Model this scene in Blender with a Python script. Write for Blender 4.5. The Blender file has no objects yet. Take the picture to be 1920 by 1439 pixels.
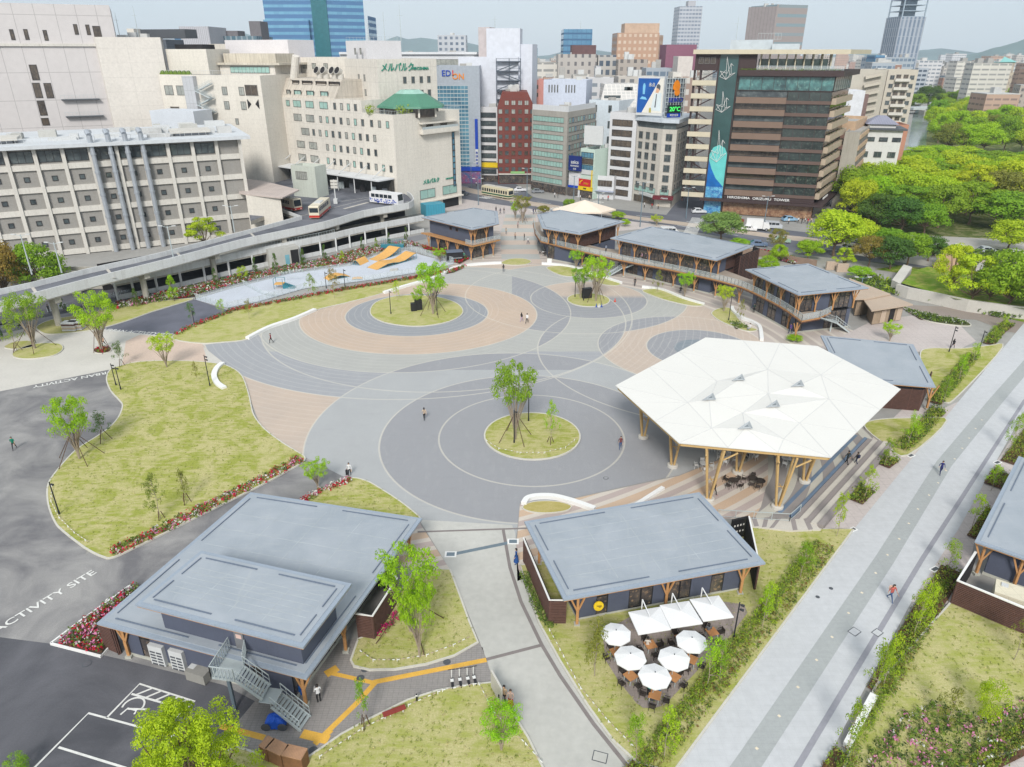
import bpy,math,random
from mathutils import Vector,Matrix
SC=bpy.context.scene
COL=SC.collection
RND=random.Random(7)
# ------------------------------------------------------------------ camera
CAM_H=43.0;FOC=1333.0;PIT=math.radians(25)
cs,cc=math.sin(PIT),math.cos(PIT)
cam=bpy.data.cameras.new('camera');cam_o=bpy.data.objects.new('camera',cam);COL.objects.link(cam_o)
cam.sensor_width=36.0;cam.lens=FOC/1920*36;cam.clip_start=0.5;cam.clip_end=20000
cam_o.location=(0,0,CAM_H);cam_o.rotation_euler=(math.radians(90)-PIT,0,0)
SC.camera=cam_o
def G(x,y,z=0.0):
 """ground (or level z) point that the photograph shows at pixel x, y"""
 u=(x-960)/FOC;v=(y-719.5)/FOC;t=(CAM_H-z)/(cs+v*cc)
 return Vector((u*t,(cc-v*cs)*t,z))
def AT(x,y,Y):
 u=(x-960)/FOC;v=(y-719.5)/FOC;t=Y/(cc-v*cs)
 return Vector((u*t,Y,CAM_H-(cs+v*cc)*t))
def GL(pts,z=0.0): return [G(p[0],p[1],z) for p in pts]
def hgt(xb,yb,yt):
 """height of an upright whose foot is at pixel (xb,yb) and head at row yt"""
 return AT(xb,yt,G(xb,yb).y).z
 # ------------------------------------------------------------------ colour / materials
def lin(c):
 c/=255.0
 return c/12.92 if c<=0.04045 else ((c+0.055)/1.055)**2.4
KA=0.78
def S(r,g,b,k=1.0): return (lin(r)*KA*k,lin(g)*KA*k,lin(b)*KA*k,1)
class NT:
 def __init__(s,name):
  s.m=bpy.data.materials.new(name);s.m.use_nodes= True
  s.t=s.m.node_tree;s.t.nodes.clear()
  s.out=s.t.nodes.new('ShaderNodeOutputMaterial')
  s.b=s.n('ShaderNodeBsdfPrincipled');s.t.links.new(s.b.outputs[0],s.out.inputs[0])
 def n(s,k,**kw):
  nd=s.t.nodes.new(k)
  for a,v in kw.items():setattr(nd,a,v)
  return nd
 def put(s,sock,v):
  if isinstance(v,bpy.types.NodeSocket):s.t.links.new(v,sock)
  elif v is not None:sock.default_value=v
 def math(s,op,a,b=None,c=None):
  nd=s.n('ShaderNodeMath',operation=op)
  s.put(nd.inputs[0],a);s.put(nd.inputs[1],b)
  if c is not None:s.put(nd.inputs[2],c)
  return nd.outputs[0]
 def mix(s,f,a,b,mode='MIX'):
  nd=s.n('ShaderNodeMix',data_type='RGBA',blend_type=mode)
  s.put(nd.inputs[0],f);s.put(nd.inputs[6],a);s.put(nd.inputs[7],b)
  return nd.outputs[2]
 def pos(s):
  return s.n('ShaderNodeNewGeometry').outputs['Position']
 def uv(s):
  return s.n('ShaderNodeUVMap').outputs[0]
 def scl(s,v,k):
  nd=s.n('ShaderNodeMapping');s.put(nd.inputs[0],v);nd.inputs[3].default_value=k if len(k)==3 else (k,k,k)
  return nd.outputs[0]
 def noise(s,v,scale,det=3,rough=.55,dist=0):
  nd=s.n('ShaderNodeTexNoise');s.put(nd.inputs['Vector'],v);nd.inputs['Scale'].default_value=scale
  nd.inputs['Detail'].default_value=det;nd.inputs['Roughness'].default_value=rough;nd.inputs['Distortion'].default_value=dist
  return nd.outputs['Fac']
 def ramp(s,f,a,b,va=0.,vb=1.):
  nd=s.n('ShaderNodeMapRange');s.put(nd.inputs[0],f);nd.inputs[1].default_value=a;nd.inputs[2].default_value=b
  nd.inputs[3].default_value=va;nd.inputs[4].default_value=vb
  return nd.outputs[0]
 def bump(s,h,st=.3,d=.05):
  nd=s.n('ShaderNodeBump');nd.inputs['Strength'].default_value=st;nd.inputs['Distance'].default_value=d
  s.put(nd.inputs['Height'],h);s.put(s.b.inputs['Normal'],nd.outputs[0])
MATS={}
def mat(name,col,rough=.75,var=.12,scale=.6,metal=0.,spec=.35,streak=0.,grid=None,bump=0.,fine=.06,rnd=0.):
 """plain surface with uneven tone, optional rain streaks (walls, uv) and panel joints (uv metres)"""
 if name in MATS: return MATS[name]
 t=NT(name);p=t.pos()
 n1=t.noise(p,scale,4);n2=t.noise(p,scale*14,2)
 f=t.math('ADD',t.ramp(n1,.3,.7,1-var,1+var*.6),t.ramp(n2,.3,.7,-fine,fine))
 c=t.mix(1.0,col,(1,1,1,1),'MULTIPLY')
 cmb=t.n('ShaderNodeCombineColor');[t.put(cmb.inputs[i],f) for i in range(3)]
 c=t.mix(1.0,col,cmb.outputs[0],'MULTIPLY')
 if rnd:
  oi=t.n('ShaderNodeObjectInfo').outputs['Random']
  c=t.mix(1.0,c,t.n('ShaderNodeCombineColor').outputs[0],'MULTIPLY') if False else t.mix(t.math('MULTIPLY',oi,rnd),c,(.02,.02,.02,1))
 if streak:
  sv=t.scl(t.uv(),(1.4,.06,1));sn=t.noise(sv,1.3,4,.65)
  c=t.mix(t.math('MULTIPLY',t.ramp(sn,.48,.75),streak),c,(.16,.13,.10,1))
 if grid:
  gx,gy,w,dk=grid
  sp=t.n('ShaderNodeSeparateXYZ');t.put(sp.inputs[0],t.uv())
  def ln(a,g): return t.math('LESS_THAN',t.math('FRACT',t.math('DIVIDE',a,g)),w/g)
  m=t.math('MAXIMUM',ln(sp.outputs[0],gx) if gx else 0.0,ln(sp.outputs[1],gy) if gy else 0.0)
  c=t.mix(t.math('MULTIPLY',m,dk),c,(.05,.05,.05,1))
 t.put(t.b.inputs['Base Color'],c)
 t.put(t.b.inputs['Roughness'],t.ramp(n2,.2,.8,max(rough-.08,.02),min(rough+.08,1)))
 t.b.inputs['Metallic'].default_value=metal;t.b.inputs['Specular IOR Level'].default_value=spec
 if bump:t.bump(t.math('ADD',n1,n2),bump,.04)
 MATS[name]=t.m
 return t.m
def emit_like(name,col,k):
 t=NT(name);t.b.inputs['Base Color'].default_value=col;t.b.inputs['Emission Color'].default_value=col
 t.b.inputs['Emission Strength'].default_value=k;MATS[name]=t.m; return t.m
 # ------------------------------------------------------------------ mesh builder
class MB:
 def __init__(s):s.v=[];s.f=[];s.mi=[];s.uv=[];s.k=0;s.sm=[]
 def m(s,i):s.k=i; return s
 def face(s,pts,uv=None,smooth=False):
  n=len(s.v);s.v+=[tuple(p) for p in pts];s.f.append(tuple(range(n,n+len(pts))));s.mi.append(s.k);s.sm.append(smooth)
  if uv is None:
   a=Vector(pts[0]);e=(Vector(pts[1])-a)
   nn=e.cross(Vector(pts[-1])-a)
   if abs(nn.z)>.7*nn.length+1e-12:uv=[(p[0],p[1]) for p in pts]
   else:
    h=Vector((-nn.y,nn.x,0));h=h.normalized() if h.length>1e-9 else Vector((1,0,0))
    uv=[(p[0]*h.x+p[1]*h.y,p[2]) for p in pts]
  s.uv+=uv
 def prism(s,poly,z0,z1,top=True,bot=True,side=True):
  P=[Vector((p[0],p[1],0)) for p in poly];n=len(P)
  ar=sum(P[i].x*P[(i+1)%n].y-P[(i+1)%n].x*P[i].y for i in range(n))
  if ar<0:P.reverse()
  if top:s.face([(p.x,p.y,z1) for p in P])
  if bot:s.face([(p.x,p.y,z0) for p in reversed(P)])
  if side:
   u=0
   for i in range(n):
    a,b=P[i],P[(i+1)%n];L=(b-a).length
    s.face([(a.x,a.y,z0),(b.x,b.y,z0),(b.x,b.y,z1),(a.x,a.y,z1)],[(u,z0),(u+L,z0),(u+L,z1),(u,z1)])
    u+=L
  return s
 def box(s,x0,y0,z0,x1,y1,z1): return s.prism([(x0,y0),(x1,y0),(x1,y1),(x0,y1)],z0,z1)
 def bar(s,p,q,w,h=None,up=None):
  """rectangular bar from p to q, width w, height h"""
  p=Vector(p);q=Vector(q);h=w if h is None else h
  d=(q-p)
  if d.length<1e-6: return s
  d.normalize();upv=Vector(up) if up else (Vector((0,0,1)) if abs(d.z)<.95 else Vector((1,0,0)))
  a=d.cross(upv).normalized();b=a.cross(d).normalized()
  a*=w/2;b*=h/2
  c=[p-a-b,p+a-b,p+a+b,p-a+b];e=[q-a-b,q+a-b,q+a+b,q-a+b]
  s.face([c[3],c[2],c[1],c[0]][::-1] if False else [c[0],c[3],c[2],c[1]]);s.face([e[0],e[1],e[2],e[3]])
  for i in range(4):
   j=(i+1)%4;s.face([c[i],c[j],e[j],e[i]])
  return s
 def tube(s,p,q,r0,r1=None,n=8,cap=True):
  p=Vector(p);q=Vector(q);r1=r0 if r1 is None else r1;d=q-p
  if d.length<1e-6: return s
  d.normalize();up=Vector((0,0,1)) if abs(d.z)<.95 else Vector((1,0,0))
  a=d.cross(up).normalized();b=d.cross(a).normalized()
  R=[[c+a*math.cos(2*math.pi*i/n)*r+b*math.sin(2*math.pi*i/n)*r for i in range(n)] for c,r in ((p,r0),(q,r1))]
  for i in range(n):
   j=(i+1)%n;s.face([R[0][j],R[0][i],R[1][i],R[1][j]],smooth=True)
  if cap:s.face(R[0]);s.face(R[1][::-1])
  return s
 def path(s,pts,r,n=6):
  for a,b in zip(pts[:-1],pts[1:]):s.tube(a,b,r,r,n)
  return s
 def lathe(s,c,prof,n=16):
  """prof: list of (radius, z) from bottom to top"""
  c=Vector(c)
  for (r0,z0),(r1,z1) in zip(prof[:-1],prof[1:]):
   for i in range(n):
    a0,a1=2*math.pi*i/n,2*math.pi*(i+1)/n
    q=[c+Vector((r*math.cos(a),r*math.sin(a),z)) for r,a,z in ((r0,a0,z0),(r0,a1,z0),(r1,a1,z1),(r1,a0,z1))]
    if r0<1e-6:q=[q[0],q[2],q[3]]
    elif r1<1e-6:q=q[:3]
    s.face(q,smooth=True)
  return s
 def build(s,name,mats,parent=None,world=True,merge=False):
  me=bpy.data.meshes.new(name)
  off=parent_origin(parent) if (parent is not None and world) else Vector((0,0,0))
  me.from_pydata([(v[0]-off.x,v[1]-off.y,v[2]-off.z) for v in s.v],[],s.f)
  for m_ in (mats if isinstance(mats,(list,tuple)) else [mats]):me.materials.append(m_)
  me.polygons.foreach_set('material_index',s.mi);me.polygons.foreach_set('use_smooth',s.sm)
  ul=me.uv_layers.new(name='UVMap');fl=[c for u in s.uv for c in u];ul.data.foreach_set('uv',fl)
  me.update()
  o=bpy.data.objects.new(name,me);COL.objects.link(o)
  if parent is not None:o.parent=parent
  return o
def parent_origin(p):
 v=Vector((0,0,0))
 while p is not None:v+=p.location;p=p.parent
 return v
def tag(o,label=None,cat=None,group=None,kind=None):
 if label:o['label']=label
 if cat:o['category']=cat
 if group:o['group']=group
 if kind:o['kind']=kind
 return o
def thing(name,label,cat,loc=(0,0,0),rz=0,group=None):
 o=bpy.data.objects.new(name, None);COL.objects.link(o);o.empty_display_size=.2
 o.location=loc;o.rotation_euler=(0,0,rz)
 return tag(o,label,cat,group)
def kids(o): return [c for c in bpy.data.objects if c.parent==o]
KC={}
def dup(root,loc=None,rz=None,label=None,group=None,scale=None,color=None):
 if root.name not in KC:KC[root.name]=[(ch,kids(ch)) for ch in kids(root)]
 r=root.copy();COL.objects.link(r)
 if loc is not None:r.location=loc
 if rz is not None:r.rotation_euler=(0,0,rz)
 if scale is not None:r.scale=scale if hasattr(scale,'__len__') else (scale,)*3
 if label:r['label']=label
 if group:r['group']=group
 if color:r.color=color
 for ch,gs in KC[root.name]:
  c=ch.copy();COL.objects.link(c);c.parent=r
  if color:c.color=color
  for g in gs:
   d=g.copy();COL.objects.link(d);d.parent=c
 return r
def discard(root):
 for ch in kids(root):
  for g in kids(ch):bpy.data.objects.remove(g)
  bpy.data.objects.remove(ch)
 bpy.data.objects.remove(root)
def smooth(pts,n=5,closed=True):
 P=[Vector((p[0],p[1],0)) for p in pts];N=len(P);out=[]
 for i in range(N if closed else N-1):
  p0=P[(i-1)%N] if closed or i>0 else P[0];p1=P[i];p2=P[(i+1)%N];p3=P[(i+2)%N] if closed or i+2<N else P[-1]
  for k in range(n):
   t=k/n
   out.append(.5*((2*p1)+(-p0+p2)*t+(2*p0-5*p1+4*p2-p3)*t*t+(-p0+3*p1-3*p2+p3)*t**3))
 if not closed:out.append(P[-1])
 return [(p.x,p.y) for p in out]
def sheet(name,poly,z,m,kind='structure',thick=0.,label=None,cat=None):
 b=MB()
 if thick:b.prism(poly,z,z+thick,bot=False)
 else:b.prism(poly,z,z,bot=False,side=False)
 o=b.build(name,m)
 tag(o,label,cat,kind=kind); return o
def strip(b,pts,w,z0,z1,off=0.,closed=False):
 """solid ribbon along a ground polyline"""
 P=[Vector((p[0],p[1],0)) for p in pts];N=len(P);L=[];R=[]
 for i in range(N):
  a=P[(i-1)%N] if (closed or i>0) else P[i];c=P[(i+1)%N] if (closed or i<N-1) else P[i]
  d=(c-a).normalized();nrm=Vector((-d.y,d.x,0))
  L.append(P[i]+nrm*(off+w/2));R.append(P[i]+nrm*(off-w/2))
 for i in range(N if closed else N-1):
  j=(i+1)%N
  l0,l1,r0,r1=L[i],L[j],R[i],R[j]
  up= lambda v,z:(v.x,v.y,z)
  b.face([up(r0,z1),up(r1,z1),up(l1,z1),up(l0,z1)])
  if z1>z0:
   b.face([up(r0,z0),up(r1,z0),up(r1,z1),up(r0,z1)]);b.face([up(l1,z0),up(l0,z0),up(l0,z1),up(l1,z1)])
 if not closed and z1>z0:
  for a,c in ((L[0],R[0]),(R[-1],L[-1])):b.face([(a.x,a.y,z0),(c.x,c.y,z0),(c.x,c.y,z1),(a.x,a.y,z1)])
 return b
def inpoly(x,y,P):
 c= False;n=len(P)
 for i in range(n):
  a,b=P[i],P[i-1]
  if (a[1]>y)!=(b[1]>y) and x<(b[0]-a[0])*(y-a[1])/(b[1]-a[1])+a[0]:c= not c
 return c
def scatter(P,n,rng):
 xs=[p[0] for p in P];ys=[p[1] for p in P];out=[];k=0
 while len(out)<n and k<n*60:
  k+=1;x=rng.uniform(min(xs),max(xs));y=rng.uniform(min(ys),max(ys))
  if inpoly(x,y,P):out.append((x,y))
 return out
def text(body,m,size,loc,rot,ext=.02,parent=None,name='lettering',align='CENTER',label=None,shear=0,sx=1.):
 c=bpy.data.curves.new(name,'FONT');c.body=body;c.size=size;c.extrude=ext;c.align_x=align;c.align_y='CENTER'
 c.materials.append(m);c.shear=shear;c.offset=0.012*size;c.resolution_u=3
 o=bpy.data.objects.new(name,c);COL.objects.link(o)
 if parent is not None:o.parent=parent;loc=Vector(loc)-parent_origin(parent)
 o.location=loc;o.rotation_euler=rot;o.scale=(sx,1,1)
 if label:o['label']=label
 bpy.context.view_layer.update();me=bpy.data.meshes.new_from_object(o.evaluated_get(bpy.context.evaluated_depsgraph_get()));n=bpy.data.objects.new(name,me);COL.objects.link(n)
 n.parent=parent;n.location=loc;n.rotation_euler=rot;n.scale=(sx,1,1)
 if label:n['label']=label
 bpy.data.objects.remove(o); return n
 # ------------------------------------------------------------------ render settings, light, sky
SC.view_settings.view_transform='Standard';SC.view_settings.look='None';SC.view_settings.gamma=1
SC.view_settings.exposure=1.0
SC.render.engine='CYCLES'
SC.cycles.max_bounces=6;SC.cycles.diffuse_bounces=3;SC.cycles.glossy_bounces=2;SC.cycles.transmission_bounces=3
SC.cycles.volume_bounces=0;SC.cycles.transparent_max_bounces=6;SC.cycles.use_denoising= True
SC.cycles.caustics_reflective= False;SC.cycles.caustics_refractive= False
w=bpy.data.worlds.new('World');SC.world=w;w.use_nodes= True
wt=w.node_tree;bg=wt.nodes['Background'];sky=wt.nodes.new('ShaderNodeTexSky');sky.sky_type='NISHITA'
SUN_EL,SUN_AZ=math.radians(38),math.radians(186)
sky.sun_disc= False;sky.sun_elevation=SUN_EL;sky.sun_rotation=SUN_AZ;sky.air_density=1.0;sky.dust_density=1.0;sky.ozone_density=1.2
hs=wt.nodes.new('ShaderNodeHueSaturation');hs.inputs['Saturation'].default_value=.5
wt.links.new(sky.outputs[0],hs.inputs['Color']);cl=wt.nodes.new('ShaderNodeMix');cl.data_type='RGBA';cl.inputs[0].default_value=.85;cl.inputs[7].default_value=(4.1,4.45,4.72,1)
wt.links.new(hs.outputs[0],cl.inputs[6]);wt.links.new(cl.outputs[2],bg.inputs[0]);bg.inputs[1].default_value=0.1
sl=bpy.data.lights.new('sun','SUN');sl.energy=1.85;sl.angle=math.radians(15);sl.color=(1,.96,.9)
so=bpy.data.objects.new('sun',sl);COL.objects.link(so)
sd=Vector((math.sin(SUN_AZ)*math.cos(SUN_EL),math.cos(SUN_AZ)*math.cos(SUN_EL),math.sin(SUN_EL)))
so.rotation_euler=sd.to_track_quat('Z','Y').to_euler();so.location=(0,0,120)
# ================================================================== GROUND
M_ground=mat('city_ground',S(168,166,162),.9,.15,.05)
def asphalt(name,c1,c2,sc=.12):
 t=NT(name);p=t.pos();n1=t.noise(p,sc,5,.6,.6);n2=t.noise(p,9,2);n3=t.noise(t.scl(p,(.5,2.2,1)),.7,4,.6)
 c=t.mix(t.ramp(n1,.36,.64),c1,c2);c=t.mix(t.ramp(n3,.5,.8,0,.22),c,c2)
 c=t.mix(t.ramp(n2,.3,.7,0,.16),c,(.02,.02,.02,1))
 t.put(t.b.inputs['Base Color'],c);t.b.inputs['Roughness'].default_value=.88;t.b.inputs['Specular IOR Level'].default_value=.25
 t.bump(n2,.15,.02); return t.m
M_asph=asphalt('asphalt_worn',S(124,123,126),S(172,170,168),.16)
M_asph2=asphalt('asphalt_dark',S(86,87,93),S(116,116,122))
M_road=asphalt('asphalt_road',S(104,106,116),S(128,130,138),.05)
M_conc=mat('concrete_path',S(200,199,193),.85,.12,.12,fine=.05)
M_conc2=mat('concrete_light',S(212,208,200),.85,.08,.2,fine=.04)
M_kerb=mat('kerb_stone',S(214,211,200),.8,.06,.8)
M_white=mat('white_paint',S(246,246,244),.6,.03,2)
M_line=mat('line_paint',S(236,236,232),.7,.12,1.5,fine=.1)
M_yel=mat('tactile_yellow',S(238,186,82),.8,.08,1.2,fine=.1)
M_brick=mat('grey_brick',S(158,153,150),.85,.07,.3,grid=(.4,.2,.02,.4),fine=.08)
M_brown_line=mat('brown_line',S(140,132,130),.85,.08,.8)
M_soil=mat('soil',S(104,76,58),.95,.3,.8,fine=.25)
M_promn=mat('promenade_stone',S(205,207,210),.8,.05,.1,grid=(.9,.45,.02,.10),fine=.05)
M_band=mat('promenade_band',S(177,181,181),.8,.05,.2,grid=(.9,.45,.02,.12),fine=.05)
M_bandl=mat('promenade_line',S(160,160,168),.8,.05,.2)
def grass_mat(name,g1,g2,straw,amt=.5):
 t=NT(name);p=t.pos()
 n1=t.noise(p,.3,6,.68,1.2);n2=t.noise(t.scl(p,(.7,2.6,1)),.9,5,.75);n3=t.noise(p,7,3,.7)
 f=t.math('ADD',t.math('MULTIPLY',n1,.55),t.math('MULTIPLY',n2,.45))
 c=t.mix(t.ramp(n3,.3,.7),g1,g2)
 s2=t.mix(t.ramp(n3,.35,.65),straw,(straw[0]*.72,straw[1]*.78,straw[2]*.6,1))
 c=t.mix(t.ramp(f,.5-.07*(amt+.1),.5+.05,0,.95),c,s2)
 t.put(t.b.inputs['Base Color'],c);t.b.inputs['Roughness'].default_value=.95;t.b.inputs['Specular IOR Level'].default_value=.1
 t.bump(n3,.6,.06); return t.m
M_grass=grass_mat('lawn_grass',S(146,154,64),S(172,177,90),S(211,200,150),.85)
M_grass2=grass_mat('lawn_grass_straw',S(156,164,80),S(178,182,98),S(210,200,150),1.15)
M_grassg=grass_mat('park_grass',S(96,132,34),S(130,160,50),S(170,172,90),.2)
def rings(name,cx,cy,period,cols,wts,rad=True,ang=0,soft=.0):
 """stripes of paving: concentric about a centre, or straight"""
 t=NT(name);sp=t.n('ShaderNodeSeparateXYZ');t.put(sp.inputs[0],t.pos())
 x=t.math('SUBTRACT',sp.outputs[0],cx);y=t.math('SUBTRACT',sp.outputs[1],cy)
 if rad:d=t.math('SQRT',t.math('ADD',t.math('MULTIPLY',x,x),t.math('MULTIPLY',y,y)))
 else:d=t.math('ADD',t.math('MULTIPLY',x,math.cos(ang)),t.math('MULTIPLY',y,math.sin(ang)))
 fr=t.math('FRACT',t.math('DIVIDE',t.math('ADD',d,1000),period));c=cols[0];acc=0
 for i in range(1,len(cols)):
  acc+=wts[i-1];c=t.mix(t.math('GREATER_THAN',fr,acc),c,cols[i])
 n=t.noise(t.pos(),.5,4);n2=t.noise(t.pos(),8,2)
 c=t.mix(t.ramp(n,.3,.7,0,.14),c,(.3,.28,.26,1));c=t.mix(t.ramp(n2,.3,.7,0,.10),c,(.1,.1,.1,1))
 t.put(t.b.inputs['Base Color'],c);t.b.inputs['Roughness'].default_value=.85;t.b.inputs['Specular IOR Level'].default_value=.25
 return t.m
def plaza_mat():
 t=NT('plaza_paving');P=t.pos();sp=t.n('ShaderNodeSeparateXYZ');t.put(sp.inputs[0],P);X,Y=sp.outputs[0],sp.outputs[1]
 wob=t.noise(P,.5,2)
 def circ(cx,cy,a,b=None):
  b=b or a
  x=t.math('DIVIDE',t.math('SUBTRACT',X,cx),a);y=t.math('DIVIDE',t.math('SUBTRACT',Y,cy),b)
  d=t.math('SQRT',t.math('ADD',t.math('MULTIPLY',x,x),t.math('MULTIPLY',y,y)))
  return t.math('LESS_THAN',d,1.0),t.math('LESS_THAN',t.math('ABSOLUTE',t.math('MULTIPLY',t.math('SUBTRACT',d,1.0),(a+b)/2)),.11),t.math('MULTIPLY',d,(a+b)/2)
 A2=circ(-17.2,122.4,12.85,11.5);A3=circ(-16.7,122.0,21.2,19.0);A4=circ(-17.3,124.0,28.0);A5=circ(-16.3,125.1,38.07)
 B2=circ(2.4,77,11.4);B3=circ(1.9,76.9,18.06);B4=circ(-.2,78.4,25.14)
 C2=circ(14.7,130.8,11.1);C3=circ(12.4,133.5,21.5);D1=circ(30.2,105.2,4.2);D2=circ(30.2,105.4,8.55);D3=circ(28.6,106.1,14.68);E=circ(-11.7,121.2,31.85)
 D4=circ(29.5,104.5,25.4)
 peach=S(208,190,174);lg=S(188,188,183);lg2=S(184,186,187);bg_=S(163,164,168);bg2=S(173,175,179)
 c=peach
 AND= lambda a,b:t.math('MULTIPLY',a,b)
 NOT= lambda a:t.math('SUBTRACT',1.0,a)
 c=t.mix(t.math('MULTIPLY',t.ramp(Y,112,106),t.math('GREATER_THAN',X,-13)),c,lg)
 c=t.mix(C3[0],c,lg)
 c=t.mix(AND(A5[0],t.math('LESS_THAN',Y,121.0)),c,bg2)
 c=t.mix(AND(E[0],t.math('GREATER_THAN',Y,104.2)),c,lg)
 c=t.mix(C2[0],c,t.mix(t.ramp(Y,131,133),bg_,peach))
 c=t.mix(AND(t.math('LESS_THAN',Y,127.5),AND(C3[0],NOT(t.math('MAXIMUM',E[0],C2[0])))),c,lg)
 c=t.mix(B4[0],c,lg2)
 c=t.mix(AND(B4[0],AND(t.math('GREATER_THAN',Y,97),E[0])),c,bg_)
 c=t.mix(B3[0],c,bg_)
 c=t.mix(AND(D3[0],NOT(B4[0])),c,peach);c=t.mix(AND(AND(D3[0],E[0]),NOT(B4[0])),c,bg_);c=t.mix(AND(D3[0],C3[0]),c,bg_);c=t.mix(D2[0],c,bg_)
 c=t.mix(D1[0],c,S(140,150,158))
 c=t.mix(A4[0],c,lg);c=t.mix(AND(A4[0],t.math('MAXIMUM',AND(C3[0],t.math('GREATER_THAN',X,0)),AND(D4[0],t.math('LESS_THAN',Y,118)))),c,bg_)
 c=t.mix(AND(B4[0],AND(A4[0],t.math('LESS_THAN',Y,104))),c,bg_)
 c=t.mix(A3[0],c,S(210,188,168));c=t.mix(A2[0],c,S(161,164,169))
 def tool(ring,mask,per,k):
  fr=t.math('ABSOLUTE',t.math('SUBTRACT',t.math('FRACT',t.math('DIVIDE',t.math('ADD',ring[2],t.math('MULTIPLY',wob,.25)),per)),.5))
  return t.math('MULTIPLY',mask,t.math('MULTIPLY',t.ramp(fr,.38,.5),k))
 inB=B4[0];noB=NOT(inB)
 inC=AND(t.math('GREATER_THAN',X,-2),NOT(D3[0]))
 c=t.mix(tool(A4,AND(noB,NOT(inC)),1.15,.14),c,(.78,.76,.72,1))
 c=t.mix(tool(C3,AND(noB,inC),1.3,.09),c,(.78,.76,.72,1))
 c=t.mix(tool(D3,AND(noB,D3[0]),1.2,.09),c,(.78,.76,.72,1))
 ln=0.0
 for r in (A2,A3,A4,A5,B2,B3,B4,C2,C3,D2,D3,E):ln=t.math('MAXIMUM',ln,r[1])
 ln=t.math('MAXIMUM',ln,AND(D4[1],t.math('LESS_THAN',Y,121)))
 c=t.mix(t.math('MULTIPLY',ln,.55),c,S(228,222,208))
 n1=t.noise(P,.16,5,.6,.5);n2=t.noise(t.scl(P,(1,.35,1)),.9,5,.65,1);n3=t.noise(P,10,2)
 n4=t.noise(t.scl(P,(.5,2.5,1)),.5,4,.7)
 c=t.mix(t.ramp(n1,.35,.7,0,.16),c,(.26,.26,.27,1));c=t.mix(t.ramp(n2,.52,.8,0,.10),c,(.62,.61,.58,1));c=t.mix(t.ramp(n4,.55,.75,0,.14),c,(.16,.16,.18,1))
 c=t.mix(t.ramp(n3,.3,.7,0,.10),c,(.1,.1,.1,1))
 t.put(t.b.inputs['Base Color'],c);t.b.inputs['Roughness'].default_value=.82;t.b.inputs['Specular IOR Level'].default_value=.3
 return t.m
M_plaza=plaza_mat()
cream=S(222,212,200);pink=S(196,180,174);tan=S(214,186,160);grey=S(160,154,152);brown=S(172,152,140)
M_terr=rings('terrace_stripes',-1,101.5,4.4,[S(208,196,188),cream,S(194,182,174),cream],[.4,.16,.3,.14])
M_strL=rings('stripes_tan',-35,141.6,3.1,[tan,cream,pink,cream],[.34,.2,.26,.2])
M_strR=rings('stripes_grey',12,76.5,2.6,[grey,S(206,203,192)],[.56,.44])
M_mauve=mat('mauve_brick',S(204,194,190),.85,.07,.2,grid=(1.2,1.2,.04,.25),fine=.06)
sheet('ground',[(-6800,-200),(6800,-200),(6800,6600),(-6800,6600)],-.02,M_ground)
Z1,Z2,Z3,Z4,Z5=.0,.006,.012,.018,.024
plz=[(378,648),(430,640),(505,618),(552,598),(591,583),(648,569),(760,540),(831,515),(880,500),(940,496),(1015,497),(1045,505),(1110,525),(1210,545),(1320,575),(1350,590),(1380,610),(1430,640),(1480,690),(1500,760),(1470,800),(1345,862),(1273,891),(1201,906),(1060,937),(975,943),(970,992),(962,1040),(962,1100),(850,1080),(786,972),(720,925),(652,898),(572,858),(530,832),(487,796),(466,739),(430,689)]
sheet('plaza_pavement',GL(plz),Z2,M_plaza)
sheet('concourse_pavement',GL([(-60,610),(78,605),(130,612),(188,617),(330,630),(400,644),(440,700),(330,690),(212,692),(-90,752)]),Z1,M_conc2)
sheet('peach_pavement',GL([(236,640),(262,628),(330,634),(380,646),(392,690),(370,690),(228,690)]),Z1+.004,mat('peach_paving',S(216,194,178),.85,.08,.2))
sheet('asphalt_yard',GL([(-140,762),(212,692),(240,705),(240,790),(160,1040),(500,906),(572,862),(720,925),(700,1000),(600,1150),(470,1335),(394,1415),(380,1560),(-600,1560),(-600,900)]),Z1+.002,M_asph)
sheet('asphalt_parking',GL([(-120,1180),(100,1208),(225,1236),(420,1285),(478,1315),(394,1415),(380,1560),(-300,1560)]),Z2,M_asph2)
sheet('asphalt_lane',GL([(188,617),(250,597),(365,562),(427,582),(500,568),(600,548),(700,532),(780,517),(852,500),(846,508),(779,521),(654,542),(544,562),(443,582),(359,613),(323,631),(287,628)]),Z2,mat('asphalt_blue',S(110,112,124),.85,.16,.3))
sheet('concrete_path',GL([(786,975),(844,1069),(912,1236),(928,1288),(982,1382),(1019,1439),(1080,1540),(1290,1540),(1199,1439),(1147,1390),(1100,1325),(1048,1241),(1008,1168),(972,1067),(966,1000),(960,985)]),Z3,M_conc)
b=MB();strip(b,GL([(943,991),(950,1030),(956,1064),(977,1129),(1016,1210),(1050,1267),(1113,1358),(1178,1439),(1240,1520)]),.3,0,Z4)
strip(b,GL([(912,1237),(1016,1210)]),.3,0,Z4+.003);strip(b,GL([(783,998),(988,991)]),.25,0,Z4+.003)
b.build('paving_line',M_brown_line)['kind']='structure'
b=MB();strip(b,GL([(848,1040),(960,1017)]),.42,0,Z4+.006)
o=b.build('drain_grate',mat('steel_grate',S(130,146,156),.5,.1,2,metal=.4));tag(o,'blue grey drain grating crossing the path between the two low roofs','drain')
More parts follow.
